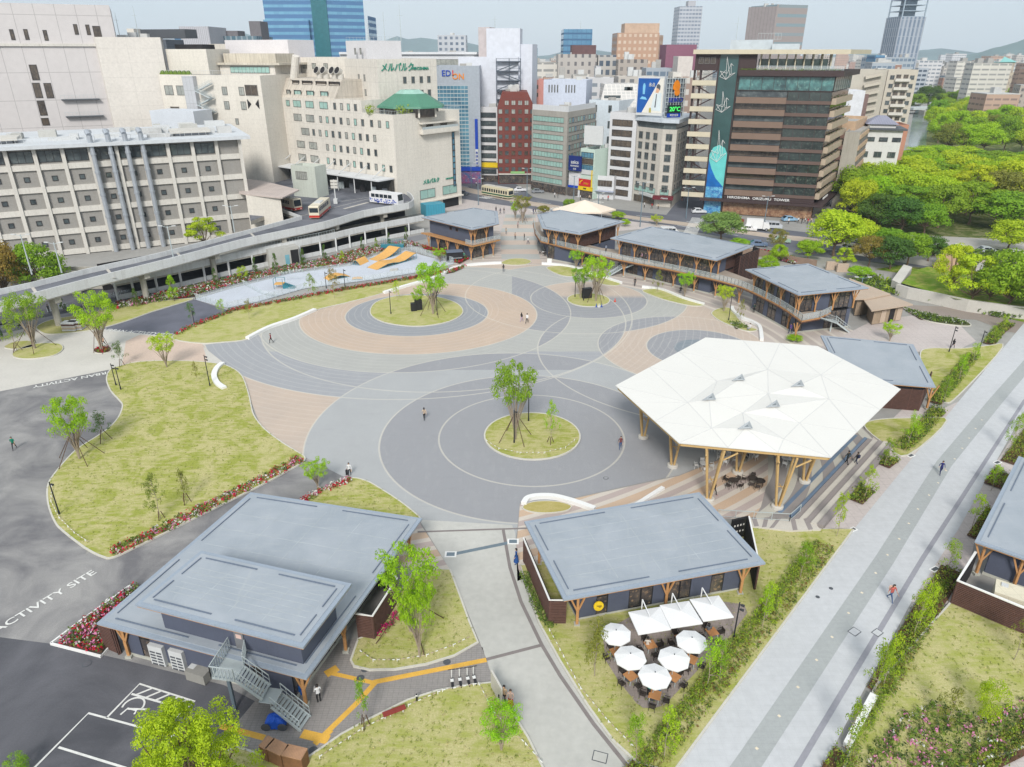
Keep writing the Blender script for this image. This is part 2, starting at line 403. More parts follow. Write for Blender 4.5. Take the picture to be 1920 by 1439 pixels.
for x,y,l in ((845,1040,'beside the leafy tree'),(962,1016,'at the corner of the brown slatted screen')):
 c=G(x,y);b=MB();b.box(c.x-.55,c.y-.42,0,c.x+.55,c.y+.42,Z5+.01);b.m(1).box(c.x-.38,c.y-.27,Z5+.008,c.x+.38,c.y+.27,Z5+.016)
 tag(b.build('drain_cover',[M_white,MATS['steel_grate']]),'white framed drain cover '+l,'drain cover')
sheet('brick_path',GL([(478,1315),(441,1362),(392,1412),(396,1445),(600,1440),(700,1375),(800,1320),(930,1296),(912,1240),(905,1215),(893,1204),(760,1225),(672,1195),(600,1220),(540,1280)]),Z3,M_brick)
b=MB()
for a,c_,w_ in (((590,1396),(670,1318),.42),((668,1320),(704,1280),.42),((566,1376),(616,1388),.7),((617,1262),(701,1281),.35),((606,1386),(622,1370),.3),((700,1280),(912,1238),.42),((618,1254),(626,1264),1.0)):
 strip(b,GL([a,c_]),w_,Z3,Z4+.002+.0006*len(b.f))
tag(b.build('tactile_paving',M_yel),'branching yellow tactile guide strip laid in the grey path','tactile paving')
b=MB();strip(b,GL([(414,1362),(496,1384)]),.45,Z3,Z4);tag(b.build('tactile_paving',M_yel),'short yellow tactile strip between the parking bays and the wooden cabinets','tactile paving')
sheet('striped_floor_tan',GL([(975,945),(1060,939),(1201,908),(1273,893),(1345,864),(1420,838),(1440,852),(1441,900),(1428,950),(1412,975),(1340,972),(1200,1010),(970,1090),(968,1030)]),Z3,M_strL)
sheet('striped_floor_grey',GL([(1441,820),(1600,790),(1640,818),(1481,970),(1412,977),(1427,950),(1440,900)]),Z3+.004,M_strR)
sheet('striped_corner_floor',GL([(783,975),(844,1069),(800,1069),(730,1060)]),Z3+.005,M_strL)
sheet('terrace_floor',GL([(800,497),(830,470),(920,440),(935,400),(1010,400),(1000,470),(1120,480),(1420,560),(1600,620),(1545,655),(1560,700),(1500,770),(1478,690),(1430,645),(1380,614),(1345,592),(1320,577),(1210,547),(1110,527),(1045,507),(1015,499),(940,498),(880,502)]),Z1+.004,M_terr)
sheet('gate_walk',GL([(941,494),(938,440),(948,402),(1004,402),(1008,470),(1016,495)]),Z3,rings('walk_bands',0,165,9,[S(216,198,184),S(192,194,190)],[.5,.5], False,math.pi/2))
sheet('forecourt_pavement',GL([(860,372),(935,384),(1010,394),(1110,407),(1260,424),(1100,440),(1010,405),(1004,470),(938,470),(936,402),(880,392),(790,400),(790,378)]),Z2+.002,M_mauve)
sheet('mauve_square',GL([(1560,700),(1540,650),(1600,620),(1640,600),(1715,592),(1790,600),(1830,640),(1790,660),(1720,660),(1750,720),(1700,760)]),Z2,M_mauve)
sheet('shop_forecourt',GL([(1866,869),(1912,800),(1990,800),(1990,860),(1909,862),(1827,1018),(1815,1078),(1781,1133),(1709,1129),(1796,994)]),Z2,M_mauve)
sheet('mauve_terrace',GL([(1470,985),(1560,900),(1640,818),(1700,760),(1760,770),(1800,752),(1600,994),(1520,1000)]),Z1+.003,M_mauve)
PL=[G(1935,588),G(1900,628),G(1800,750),G(1600,994),G(1492,1140),G(1400,1255),G(1256,1439),G(1140,1580)]
def along(y,xs): return G(xs,y)
sheet('promenade',[G(1935,588),G(1992,606),G(1981,662),G(1866,869),G(1796,994),G(1709,1129),G(1622,1290),G(1546,1434),G(1470,1580),G(1140,1580),G(1256,1439),G(1400,1255),G(1492,1140),G(1600,994),G(1800,750)],Z3,M_promn)
b=MB();strip(b,GL([(1990,610),(1869,750),(1770,870),(1659,1049),(1408,1424),(1300,1580)]),1.55,0,Z4);b.build('promenade_band',M_band)['kind']='structure'
b=MB();strip(b,GL([(2010,655),(1920,753),(1729,1049),(1495,1439),(1410,1580)]),.4,0,Z4+.002);b.build('promenade_line',M_bandl)['kind']='structure'
pts=[(1419,1404),(1461,1343),(1496,1289),(1531,1238),(1560,1195),(1591,1150),(1616,1112),(1642,1075),(1664,1041),(1686,1011),(1704,982),(1721,955),(1742,929),(1759,906),(1774,883),(1790,861),(1804,841),(1817,822),(1829,804),(1841,788)]
up0=thing('ground_light','small square amber ground light set in the grey promenade band','ground light',(0,0,Z4),0,'ground lights down the promenade band')
b=MB();b.box(-.17,-.17,0,.17,.17,.012);b.build('cover',mat('amber_cover',S(226,208,184),.5),up0);b=MB();b.box(-.1,-.1,.012,.1,.1,.02);b.build('lens',mat('lens',S(240,226,200),.3),up0)
for i,p in enumerate(pts):
 g=G(*p);g.z=Z4
 if i==0:up0.location=g;up0.rotation_euler=(0,0,.6)
 else:dup(up0,g,.6)
def manhole(name,x,y,r,mt,lab,sq=False,rz=.6):
 c=G(x,y);c.z=Z5
 b=MB()
 if sq:b.m(0).box(-r,-r*.8,0,r,r*.8,.006);b.m(1).box(-r+.06,-r*.8+.06,.006,r-.06,r*.8-.06,.01)
 else:b.lathe((0,0,0),[(r,0),(r,.01),(0,.01)],18);b.m(1).lathe((0,0,0),[(r*.8,.01),(r*.8,.016),(0,.016)],18)
 o=b.build(name,mt);o.location=c;o.rotation_euler=(0,0,rz);tag(o,lab,'manhole cover')
M_iron=mat('cast_iron',S(88,92,98),.6,.1,3);M_steel=mat('galvanised_steel',S(196,206,208),.45,.06,2,metal=.1)
manhole('manhole_cover',1602,1185,.45,[M_iron,M_promn],'square stone-filled cover in the promenade nearest the lower hedge', True)
manhole('manhole_cover',1645,1187,.4,[M_iron,M_promn],'square stone-filled cover crossed by the thin promenade line', True)
manhole('manhole_cover',1125,1420,.5,[M_iron,M_conc],'square cover in the concrete path at its lower end', True,-.3)
manhole('manhole_cover',1803,1180,.55,[M_white,M_iron],'round iron cover with white rim in the straw lawn')
manhole('manhole_cover',838,1242,.3,[M_iron,M_iron],'round cover beside the parked kick scooters')
manhole('manhole_cover',684,1256,.28,[M_iron,M_iron],'round cover at the lawn edge near the dark bay')
manhole('manhole_cover',676,1272,.3,[M_iron,M_iron],'round cover against the yellow guide strip')
manhole('manhole_cover',587,1408,.32,[M_iron,M_iron],'round cover beside the wooden lockers')
manhole('manhole_cover',1558,1104,.18,[M_iron,M_iron],'small round cover on the left of the promenade, upper one')
manhole('manhole_cover',1533,1120,.18,[M_iron,M_iron],'small round cover on the left of the promenade, lower one')
manhole('manhole_cover',163,1245,.35,[M_iron,M_asph2],'round cover in the dark parking asphalt')
manhole('manhole_cover',1136,897,.3,[M_iron,M_plaza],'round cover where the plaza ring line meets the striped floor')
for x,y,l in ((1598,994,'beside the pale terrace'),(1708,855,'below the planting bed by the round lawn'),(1337,1325,'at the hedge foot near the terrace'),(1746,805,'by the upper hedge'),(1753,1068,'across the promenade by the black shed'),(1216,1338,'in the lawn corner below the parasols'),(1870,868,'by the right-hand planting')):
 c=G(x,y);b=MB();b.box(-.5,-.28,0,.5,.28,.05);b.m(1).box(-.38,-.17,.05,.38,.17,.06)
 o=b.build('floodlight_box',[M_white,M_iron]);o.location=c;o.rotation_euler=(0,0,.5);tag(o,'white framed ground box '+l,'floodlight')
sheet('avenue_road',GL([(700,318),(862,336),(1010,372),(1100,386),(1200,398),(1300,409),(1458,430),(1560,441),(1700,462),(1990,490),(2300,520),(2300,570),(1990,535),(1750,505),(1620,490),(1500,478),(1429,459),(1330,440),(1260,428),(1180,417),(1080,403),(1005,393),(940,386),(862,374),(700,350)]),Z1+.004,M_road)
M_tram=mat('tram_track_paving',S(196,180,164),.85,.1,.4)
sheet('tram_track_bed',GL([(700,330),(862,349),(1000,379),(1100,394),(1200,407),(1300,419),(1440,438),(1502,444),(1640,462),(1900,490),(2300,535),(2300,545),(1900,500),(1640,470),(1502,453),(1440,446),(1300,426),(1200,413),(1100,400),(1000,387),(862,358),(700,338)]),Z3,M_tram)
b=MB()
for a,c_ in (((905,372),(1010,350)),((1000,398),(1130,378)),((1290,445),(1310,408))):
 p,q=G(*a),G(*c_);d=(q-p);n=int(d.length/1.2);s_=d.normalized();nn=Vector((-s_.y,s_.x,0))
 for k in range(n):
  m_=p+s_*(k*1.2+.3);strip(b,[m_-nn*1.8,m_+nn*1.8],.5,0,Z4)
for t_ in (.35,.75):
 far=GL([(862,336),(1010,372),(1200,398),(1300,409),(1458,430),(1700,462)]);near=GL([(862,374),(1005,393),(1180,417),(1260,428),(1429,459),(1750,505)])
 for i in range(5):
  p=far[i].lerp(near[i],t_);q=far[i+1].lerp(near[i+1],t_);n=int((q-p).length/9)
  for k in range(n):a=p.lerp(q,k/n);strip(b,[a,a+(q-p).normalized()*5],.2,0,Z4)
b.build('road_markings',M_line)['kind']='structure'
sheet('side_road',GL([(860,335),(700,310),(800,240),(905,325),(960,340),(1000,370),(900,360)]),Z1+.002,M_road)
sheet('side_road_right',GL([(1240,415),(1290,352),(1300,300),(1310,300),(1318,352),(1330,418)]),Z2+.002,M_road)
sheet('park_road',GL([(1600,478),(1740,500),(1990,530),(2200,550),(2200,470),(1990,455),(1700,440),(1640,452)]),Z2+.003,mat('park_lane',S(186,182,176),.85,.1,.3))
sheet('park_ground',GL([(1470,470),(1620,490),(1990,545),(2400,640),(3200,640),(3200,190),(1900,165),(1716,240),(1700,300),(1610,330),(1590,400),(1560,440)]),-.005,grass_mat('park_ground',S(74,92,40),S(96,112,50),S(150,146,110),.25))
t_=NT('river_water');t_.b.inputs['Base Color'].default_value=S(126,142,140);t_.b.inputs['Roughness'].default_value=.12;t_.bump(t_.noise(t_.pos(),.5,3),.25,.2)
sheet('river',GL([(1702,300),(1704,260),(1712,215),(1722,200),(1760,200),(1742,216),(1738,250),(1734,300)]),.02,t_.m)
sheet('green_bank',GL([(1640,505),(1700,515),(1740,545),(1800,560),(1900,600),(1990,620),(1990,570),(1880,548),(1760,515),(1690,498)]),Z2+.004,M_grassg)
sheet('curved_path',GL([(1700,572),(1780,576),(1850,590),(1905,602),(1980,600),(1980,640),(1890,622),(1830,600),(1760,595),(1704,590)]),Z3-.004,mat('path_brown',S(160,148,140),.85,.06,.4))
sheet('right_lawn_path',GL([(1786,1439),(1990,1310),(1990,1500),(1740,1500)]),Z3,M_mauve)
# ------------------------------------------------------------------ lawns with kerbs
def lawn(name,px,lab,m=None,z=.10,kerb=.16,n=4,kz=.12,curved=True):
 P=smooth(GL(px),n) if curved else [tuple(p[:2]) for p in GL(px)]
 o=sheet(name,P,Z5+.006,m or M_grass,'structure',z)
 if kerb:
  b=MB();strip(b,P,kerb,0,kz+.03,0, True);k=b.build('kerb',M_kerb);k['kind']='structure'
 return P
L1=lawn('lawn',[(200,713),(206,696),(221,689),(260,680),(313,678),(365,679),(406,683),(430,689),(453,705),(466,739),(474,775),(487,796),(503,812),(530,832),(556,848),(571,858),(568,868),(540,884),(500,906),(400,956),(281,1015),(215,1046),(192,1045),(165,1032),(141,1015),(115,994),(104,981),(93,955),(89,930),(91,910),(99,895),(120,869),(146,843),(182,820),(208,801),(224,781),(230,762),(224,752),(208,734)],'')
L2=lawn('lawn',[(323,633),(336,640),(378,645),(417,643),(464,637),(505,616),(552,600),(591,583),(648,569),(700,556),(753,540),(789,533),(831,515),(880,500),(846,507),(779,520),(727,530),(654,541),(596,551),(544,561),(492,572),(443,581),(391,600),(359,613),(335,625)],'',M_grass2)
L3=lawn('lawn',[(70,613),(100,600),(150,592),(235,574),(300,566),(362,561),(330,572),(287,585),(240,602),(188,617),(146,624),(96,628),(76,623)],'',M_grass2)
L4=lawn('lawn',[(562,942),(602,920),(652,899),(686,903),(720,922),(756,946),(786,971),(783,976),(760,990),(700,1000),(640,1000),(570,970)],'')
L5=lawn('lawn',[(820,1069),(844,1070),(862,1118),(880,1168),(896,1206),(852,1231),(800,1247),(740,1257),(693,1258),(664,1251),(658,1240),(672,1200),(700,1190),(737,1129),(775,1075)],'',M_grass2,curved=False)
L6=lawn('lawn',[(600,1407),(640,1379),(687,1353),(766,1314),(820,1297),(880,1286),(922,1282),(940,1310),(964,1343),(990,1385),(1022,1450),(1080,1560),(340,1560),(400,1428),(442,1402),(489,1417),(573,1425)],'',M_grass2,curved=False)
L7=lawn('lawn',[(976,1062),(1010,1168),(1050,1241),(1102,1325),(1149,1390),(1195,1432),(1262,1450),(1600,994),(1530,994),(1400,988),(1310,1000)],'',M_grass2,curved=False)
LI=[lawn('lawn',[(694,585),(705,568),(740,557),(782,555),(825,559),(858,571),(868,587),(850,601),(815,610),(775,613),(730,608),(703,598)],'',M_grass2)]
def circ_lawn(cx,cy,r,m=M_grass2):
 P=[(cx+r*math.cos(a*math.pi/18),cy+r*math.sin(a*math.pi/18)) for a in range(36)]
 sheet('lawn',P,Z5+.006,m,'structure',.1);b=MB();strip(b,P,.18,0,.16,0, True);b.build('kerb',M_kerb)['kind']='structure'; return P
LB=circ_lawn(2.5,77,5.9,M_grass);LC=circ_lawn(14.6,129.9,4.05)
lawn('lawn',[(1025,503),(1050,500),(1080,506),(1078,518),(1060,519),(1040,513)],'',M_grass2)
lawn('lawn',[(1110,520),(1160,530),(1155,537),(1120,532)],'',M_grass2,kerb=.1)
lawn('lawn',[(1204,546),(1240,544),(1290,560),(1322,572),(1300,575),(1260,567),(1230,558)],'',M_grass2)
lawn('lawn',[(1334,588),(1350,579),(1370,580),(1385,600),(1400,612),(1420,620),(1400,622),(1370,612),(1345,600)],'',M_grass2)
lawn('lawn',[(940,494),(955,487),(980,486),(996,491),(985,497),(955,498)],'',M_grass2)
lawn('lawn',[(8,652),(30,642),(58,641),(66,646),(60,652),(30,656)],'',M_grass2,kerb=.1)
lawn('lawn',[(24,664),(40,654),(70,646),(110,646),(118,656),(100,668),(60,674),(30,672)],'',M_grass2,kerb=.1)
lawn('planter_bed',[(176,656),(190,651),(208,653),(206,661),(190,664),(178,662)],'',M_soil,kerb=.1)
lawn('lawn',[(980,952),(1000,943),(1040,942),(1070,950),(1060,960),(1020,964),(990,960)],'',grass_mat('dry_grass',S(170,160,90),S(190,176,110),S(206,188,130),.9),kerb=.1)
LR1=lawn('lawn',[(1725,668),(1740,655),(1800,655),(1850,650),(1880,652),(1800,740),(1770,755),(1738,720)],'')
LR2=lawn('lawn',[(1620,800),(1650,788),(1720,786),(1775,790),(1702,855),(1660,835)],'')
LR3=lawn('lawn',[(1782,1132),(1900,1180),(2100,1250),(2100,1330),(1900,1410),(1780,1450),(1640,1500),(1560,1500),(1640,1290)],'',M_grass2,curved=False)
LR4=lawn('lawn',[(1690,575),(1740,590),(1800,600),(1820,612),(1780,610),(1730,600)],'',mat('dark_planting',S(96,100,60),.95,.3,1,fine=.3))
def bench(px,lab,w=.75,h=.45,z=0,n=5):
 P=smooth(GL(px),n, False);b=MB();strip(b,P,w,z,h);
 return tag(b.build('bench_wall',M_white),lab,'bench wall')
bench([(464,637),(505,616),(552,600),(591,583)],'long white bench wall at the foot of the upper lawn, left part')
bench([(720,551),(766,537),(805,526),(831,515),(850,505),(880,499),(912,496),(940,495)],'long wavy white bench wall beside the skate park flowers')
bench([(1016,496),(1045,498),(1080,504),(1120,518),(1165,533)],'white bench wall behind the small lawn near the wooden deck',.6)
bench([(1204,540),(1240,545),(1280,561),(1320,573)],'white bench wall behind the narrow lawn at the right rim',.5)
bench([(1372,578),(1375,586),(1390,598),(1410,606),(1424,616),(1428,640)],'curled white bench wall by the two-storey building steps',.6)
bench([(421,731),(408,722),(402,708),(407,694),(418,684)],'curved white bench standing on the big left lawn',.75,.45)
bench([(982,948),(990,938),(1010,934),(1040,935),(1075,944),(1115,958)],'thick white bench wall curling round the oval of dry grass',.6,.42)
bench([(1115,962),(1145,963),(1185,953),(1215,935),(1243,917)],'thin white seat ribbon running toward the canopy over striped paving',.45,.3)
# ------------------------------------------------------------------ painted words and signs on the ground
ZT=.034
def gtext(body,a,b_,size,flip=False,sx=1.0,lab=None):
 p,q=G(*a),G(*b_);ang=math.atan2(q.y-p.y,q.x-p.x)
 m_=(p+q)/2;m_.z=ZT
 o=text(body,M_line,size,m_,(0,0,ang),.003,name='ground_lettering',sx=1)
 bpy.context.view_layer.update();L=(q-p).length;o.scale=(L/max(o.dimensions.x,.01),1,1)
 tag(o,lab,'painted words'); return o
gtext('ACTIVITY SITE',(-12,1186),(178,1072),1.15,lab='white words ACTIVITY SITE painted on the asphalt yard')
gtext('URBAN ACTIVITY',(213,697),(62,726),1.35,lab='white words URBAN ACTIVITY painted upside down along the yard edge')
gtext('URBAN ACTIVITY SITE',(194,619),(322,629),1.5,lab='white words painted at the mouth of the blue asphalt lane')
b=MB()
for pl,w_ in (([(66,1439),(166,1338),(365,1392)],.16),([(110,1402),(230,1439),(330,1470)],.16),([(200,1347),(262,1283),(365,1316),(300,1372)],.16),([(247,1302),(345,1330)],.16),([(66,1439),(0,1506)],.16)):
 strip(b,GL(pl),w_,Z5,ZT)
for k in range(5):
 a=Vector((250,1302,0)).lerp(Vector((340,1328,0)),(k+.3)/5);c_=Vector((280,1290,0)).lerp(Vector((365,1316,0)),(k+.3)/5)
 strip(b,GL([(a.x,a.y),(c_.x,c_.y)]),.14,Z5,ZT+.002*(k+1))
strip(b,GL([(226,1341),(240,1329),(256,1333),(252,1340)]),.13,Z5,ZT+.006);strip(b,GL([(240,1330),(275,1331),(272,1336)]),.15,Z5,ZT+.009)
c0=G(250,1325);arc=[(c0.x+.75*math.cos(a),c0.y+.75*math.sin(a)) for a in [math.radians(-20+i*16) for i in range(14)]];strip(b,arc,.13,Z5,ZT+.012)
tag(b.build('parking_markings',M_line),'white bay lines, hatching and wheelchair symbol on dark asphalt','parking marking')
# ================================================================== PLANTS
def leaf_mat(name,use_obj=True,col=(.1,.2,.03,1),rows=None,trans=.42,hue=.5):
 t=NT(name);nd=t.n('ShaderNodeNewGeometry');rp=nd.outputs['Random Per Island']
 c0=t.n('ShaderNodeObjectInfo').outputs['Color'] if use_obj else col
 c1=t.mix(t.math('MULTIPLY',rp,hue),c0,t.mix(1.0,c0,(1.28,1.14,.6,1),'MULTIPLY'))
 rp2=t.math('FRACT',t.math('MULTIPLY',rp,37.7))
 c2=t.mix(t.ramp(rp2,0,1,0,.45),c1,t.mix(1.0,c0,(.45,.6,.55,1),'MULTIPLY'))
 t.put(t.b.inputs['Base Color'],c2);t.b.inputs['Roughness'].default_value=.6;t.b.inputs['Specular IOR Level'].default_value=.2
 tr=t.n('ShaderNodeBsdfTranslucent');t.put(tr.inputs[0],c2);mx=t.n('ShaderNodeMixShader');mx.inputs[0].default_value=trans
 t.t.links.new(t.b.outputs[0],mx.inputs[1]);t.t.links.new(tr.outputs[0],mx.inputs[2]);t.t.links.new(mx.outputs[0],t.out.inputs[0])
 return t.m
M_leaf=leaf_mat('leaves')
M_bark=mat('bark',S(128,108,90),.9,.2,2,bump=.3);M_barkl=mat('bark_pale',S(172,158,140),.9,.15,2)
M_stake=mat('wooden_stake',S(96,74,56),.85,.15,3)
class FM:
 """light leaf mesh: only quads"""
 def __init__(s):s.v=[];s.f=[];s.mi=[]
 def leaf(s,c,n,a,size,rng,mi=0,asp=.6):
  n=n.normalized();u=n.cross(Vector((rng.uniform(-1,1),rng.uniform(-1,1),rng.uniform(-1,1)))).normalized();w_=n.cross(u)
  u*=size*.5;w_*=size*.5*asp;k=len(s.v)
  s.v+=[tuple(c-u),tuple(c-w_),tuple(c+u),tuple(c+w_)];s.f.append((k,k+1,k+2,k+3));s.mi.append(mi)
 def build(s,name,mats,parent=None,off=Vector((0,0,0))):
  me=bpy.data.meshes.new(name);me.from_pydata([(v[0]-off.x,v[1]-off.y,v[2]-off.z) for v in s.v],[],s.f)
  for m_ in (mats if isinstance(mats,(list,tuple)) else [mats]):me.materials.append(m_)
  me.polygons.foreach_set('material_index',s.mi);me.update()
  o=bpy.data.objects.new(name,me);COL.objects.link(o)
  if parent is not None:o.parent=parent
  return o
def rvec(r):
 while 1:
  v=Vector((r.uniform(-1,1),r.uniform(-1,1),r.uniform(-1,1)))
  if .05<v.length<1: return v.normalized()
def tree_proto(name,kind,seed):
 """unit tree: height 1, crown half-width about .5 (scaled per copy)"""
 r=random.Random(seed);e=thing(name,'x','tree',(0,0,-900));f=FM();b=MB()
 cl=[]
 if kind=='dome':
  for i in range(44):
   a=r.uniform(0,6.283);h=r.random();rr=math.sqrt(1-(h*.98)**2)*r.uniform(.72,1.0)*.40
   cl.append((Vector((rr*math.cos(a),rr*math.sin(a),.42+h*.44)),r.uniform(.11,.19)))
  for i in range(8):a=r.uniform(0,6.283);q=r.uniform(.1,.38);cl.append((Vector((q*math.cos(a),q*math.sin(a),r.uniform(.3,.5))),.13))
  nl,ls,sq=135,.040,.72
 elif kind=='open':
  for i in range(34):
   a=r.uniform(0,6.283);h=r.random();rr=math.sqrt(1-(h*.95)**2)*r.uniform(.55,1.05)*.42
   cl.append((Vector((rr*math.cos(a),rr*math.sin(a),.4+h*.5)),r.uniform(.08,.14)))
  nl,ls,sq=150,.036,.6
 elif kind=='vase':
  for i in range(54):
   a=r.uniform(0,6.283);h=r.random()**.8;rr=.46*math.sqrt(max(.02,1-(abs(h-.58)/.62)**2.2))*r.uniform(.35,1.0)
   cl.append((Vector((rr*math.cos(a),rr*math.sin(a),.46+h*.47)),r.uniform(.07,.115)))
  nl,ls,sq=85,.030,.8
 elif kind=='sap':
  for i in range(26):
   a=r.uniform(0,6.283);h=r.random();rr=r.uniform(.05,.38)*(1-h*.7)
   cl.append((Vector((rr*math.cos(a),rr*math.sin(a),.34+h*.6)),r.uniform(.06,.11)))
  nl,ls,sq=40,.034,1.1
 elif kind=='cone':
  for i in range(30):
   a=r.uniform(0,6.283);h=r.random();rr=.34*(1-h)**.7*r.uniform(.6,1)
   cl.append((Vector((rr*math.cos(a),rr*math.sin(a),.1+h*.86)),r.uniform(.07,.12)))
  nl,ls,sq=75,.04,1.1
 elif kind=='ball':
  for i in range(26):
   v=rvec(r);cl.append((Vector((v.x*.36,v.y*.36,.5+v.z*.4)),.15))
  nl,ls,sq=120,.04,1
 elif kind=='hero':
  for i in range(170):
   a=r.uniform(0,6.283);h=r.random();rr=math.sqrt(1-(h*.97)**2)*r.uniform(.35,1.05)*.42
   cl.append((Vector((rr*math.cos(a),rr*math.sin(a),.3+h*.66)),r.uniform(.035,.075)))
  nl,ls,sq=230,.0135,.8
 for c,R in cl:
  for k in range(nl):
   v=rvec(r)
   if v.z<-.2 and r.random()<.6:v.z=-v.z
   p=c+Vector((v.x,v.y,v.z*sq))*R*r.uniform(.62,1.0)
   f.leaf(p,(v+rvec(r)*.55),0,ls*r.uniform(.6,1.35),r)
 if kind=='ball':b.tube((0,0,0),(0,0,.4),.03,.02,6)
 elif kind=='vase':
  for i in range(5):
   a=i*1.256+r.uniform(-.3,.3);b.tube((.015*math.cos(a),.015*math.sin(a),0),(.03*math.cos(a),.03*math.sin(a),.22),.012,.010,5, False)
  for c,R in cl[::2]:
   m_=Vector((c.x*.28,c.y*.28,.33));b.tube((c.x*.08,c.y*.08,.16),m_,.011,.008,4, False);b.tube(m_,c,.008,.003,4, False)
 else:
  th={'dome':.30,'open':.30,'sap':.9,'cone':.9,'hero':.3}[kind];tr={'dome':.026,'open':.022,'sap':.010,'cone':.02,'hero':.03}[kind]
  p0=Vector((0,0,0));
  for i in range(4):
   p1=Vector((r.uniform(-.02,.02),r.uniform(-.02,.02),th*(i+1)/4));b.tube(p0,p1,tr*(1-.14*i),tr*(1-.14*(i+1)),7, False);p0=p1
  for c,R in cl[::2 if kind!='hero' else 3]:
   st=Vector((0,0,th*.8 if kind not in ('sap','cone') else max(.15,c.z-.12)));m_=st.lerp(c,.5)+Vector((0,0,-.02))
   b.tube(st,m_,tr*.5,tr*.32,5, False);b.tube(m_,c,tr*.32,tr*.1,4, False)
 b.build('trunk',M_barkl if kind in ('vase','sap') else M_bark,e,world=False);f.build('crown',M_leaf,e)
 return e
PR={}
for k,n in (('dome',4),('open',3),('vase',2),('sap',3),('cone',1),('ball',1),('hero',1)):PR[k]=[tree_proto('tree',k,11*i+len(k)*7+1) for i in range(n)]
YG,BG,MG,DG,OL,BR,LG=((.50,.64,.035,1),(.37,.58,.028,1),(.27,.44,.035,1),(.11,.21,.04,1),(.27,.29,.06,1),(.34,.25,.06,1),(.25,.38,.11,1))
TR=random.Random(5)
def tree(kind,x,y,H,W,col,label,group=None,name='tree',jit=.12,pos=None,i=None):
 """tree with its foot at pixel x, y (H tall, W wide, metres)"""
 g=pos or G(x,y);p=PR[kind][TR.randrange(len(PR[kind])) if i is None else i]
 k=TR.uniform(1-jit,1+jit);col=(col[0]*k,col[1]*TR.uniform(1-jit/2,1+jit/2),col[2],1)
 o=dup(p,(g[0],g[1],0),TR.uniform(0,6.28),label,group,(W,W,H),col);o.name=name; return o
def stakes(x,y,n,R,Hh,owner):
 """timber props standing round a young tree, each leaning on its stem"""
 g=G(x,y);b=MB()
 for i in range(n):
  a=6.283*i/n+.5;b.tube((g.x+R*math.cos(a),g.y+R*math.sin(a),.05),(g.x+.15*math.cos(a),g.y+.15*math.sin(a),Hh),.045,.04,5)
 b.build('support_stake',M_stake,owner,world=False) if False else None
 me=b.build('support_stake',M_stake);me.parent=owner;s=owner.scale
 me.matrix_parent_inverse=(Matrix.Translation(owner.location)@owner.rotation_euler.to_matrix().to_4x4()@Matrix.Diagonal((s[0],s[1],s[2],1))).inverted()
 # --- plaza and lawn trees
def T(kind,x,y,ytop,W,col,lab,st=None,cat=None,**k):
 H=hgt(x,y,ytop);o=tree(kind,x,y,H,W,col,lab,**k)
 if st:stakes(x,y,st[0],st[1],st[2],o)
 return o
T('vase',192,660,546,7.2,BG,'round bright green tree in the small red flower bed on the concourse',(4,1.2,4.5))
T('vase',66,655,550,6.5,MG,'open multi-stem tree on the figure-eight island at far left',(4,3,4))
T('sap',32,660,590,5,MG,'thin dark sapling left of the multi-stem tree',(3,.8,1.5))
T('vase',966,825,682,6.0,MG,'tall vase-shaped tree with bare lower stems on the central grass circle',(4,2.3,3.5))
T('sap',1032,833,748,3.2,BG,'small sapling on the right of the central grass circle',(3,.5,1))
T('vase',812,590,490,7.0,BG,'twin-stemmed tree with tuft of leaves on the far grass circle',(4,2.5,4))
T('vase',783,580,541,2.6,BG,'low leafy shrub beside the black boxes on the far grass circle')
T('vase',1117,566,481,6.4,BG,'dense bright green tree on the small grass circle',(4,2,4))
T('vase',1088,560,500,4.2,MG,'slim tree left of the dense green one, behind the dark board')
T('vase',1080,505,470,3.6,BG,'small green tree before the wooden deck restaurant')
T('vase',150,862,744,5.2,BG,'full green tree leaning on four long props at the lawn edge',(5,2.6,3.6))
T('sap',196,828,770,3.6,DG,'thin grey-green sapling on the lawn edge beside the propped tree',(3,.9,1.6))
T('sap',302,975,885,3.6,OL,'sparse pale sapling in the middle of the big lawn',(3,.4,1))
T('sap',350,945,878,2.4,OL,'leaning thin sapling near the lawn flower strip',(3,.5,1.3))
T('vase',313,690,627,4.0,YG,'young tree with bare legs and yellow-green head at the top of the big lawn')
T('sap',228,688,638,3.4,DG,'dark sapling at the corner of the big lawn by the tall lamps',(3,.5,1.2))
T('sap',370,716,678,1.8,OL,'tiny brownish sapling on the big lawn')
T('vase',596,915,865,3.3,BG,'bushy bright young tree beside the asphalt lane and red flowers')
T('vase',770,1185,1035,5.6,BG,'large bright tree with props on the lawn beside the front building',(4,3.0,3.4))
T('vase',787,1235,1085,3.2,BG,'slender second stem tree in front of the propped lawn tree')
T('sap',685,1365,1270,2.3,MG,'slim sapling in the grey brick path by the lawn bench',(3,.35,1.2))
T('vase',940,1408,1330,3.5,BG,'round bright bushy tree on the lower lawn beside the concrete path')
T('sap',1115,1270,1160,4.2,OL,'thin twiggy yellowish tree on the lawn left of the parasol terrace')
T('hero',388,1580,1336,9.2,(.42,.60,.03,1),'big yellow-green tree crown rising at the lower left edge over the parking bays')
T('ball',38,1452,1416,1.6,MG,'small round shrub poking in at the bottom left corner')
T('ball',1848,1352,1278,2.3,BG,'clipped round bright shrub by the pink flower bed')
T('sap',1775,1362,1290,3,OL,'bare twiggy plant with pale stems at the flower bed edge')
T('sap',1900,1240,1150,3.2,OL,'thin shrub beside the brown slatted shed corner')
T('sap',362,608,565,2.9,DG,'slim dark sapling standing by the dark blue lane')
T('sap',418,592,560,3.2,BG,'bright sapling at the lane edge near the skate park fence')
T('sap',585,562,512,4.4,LG,'pale leafy sapling on the upper lawn behind the fence')
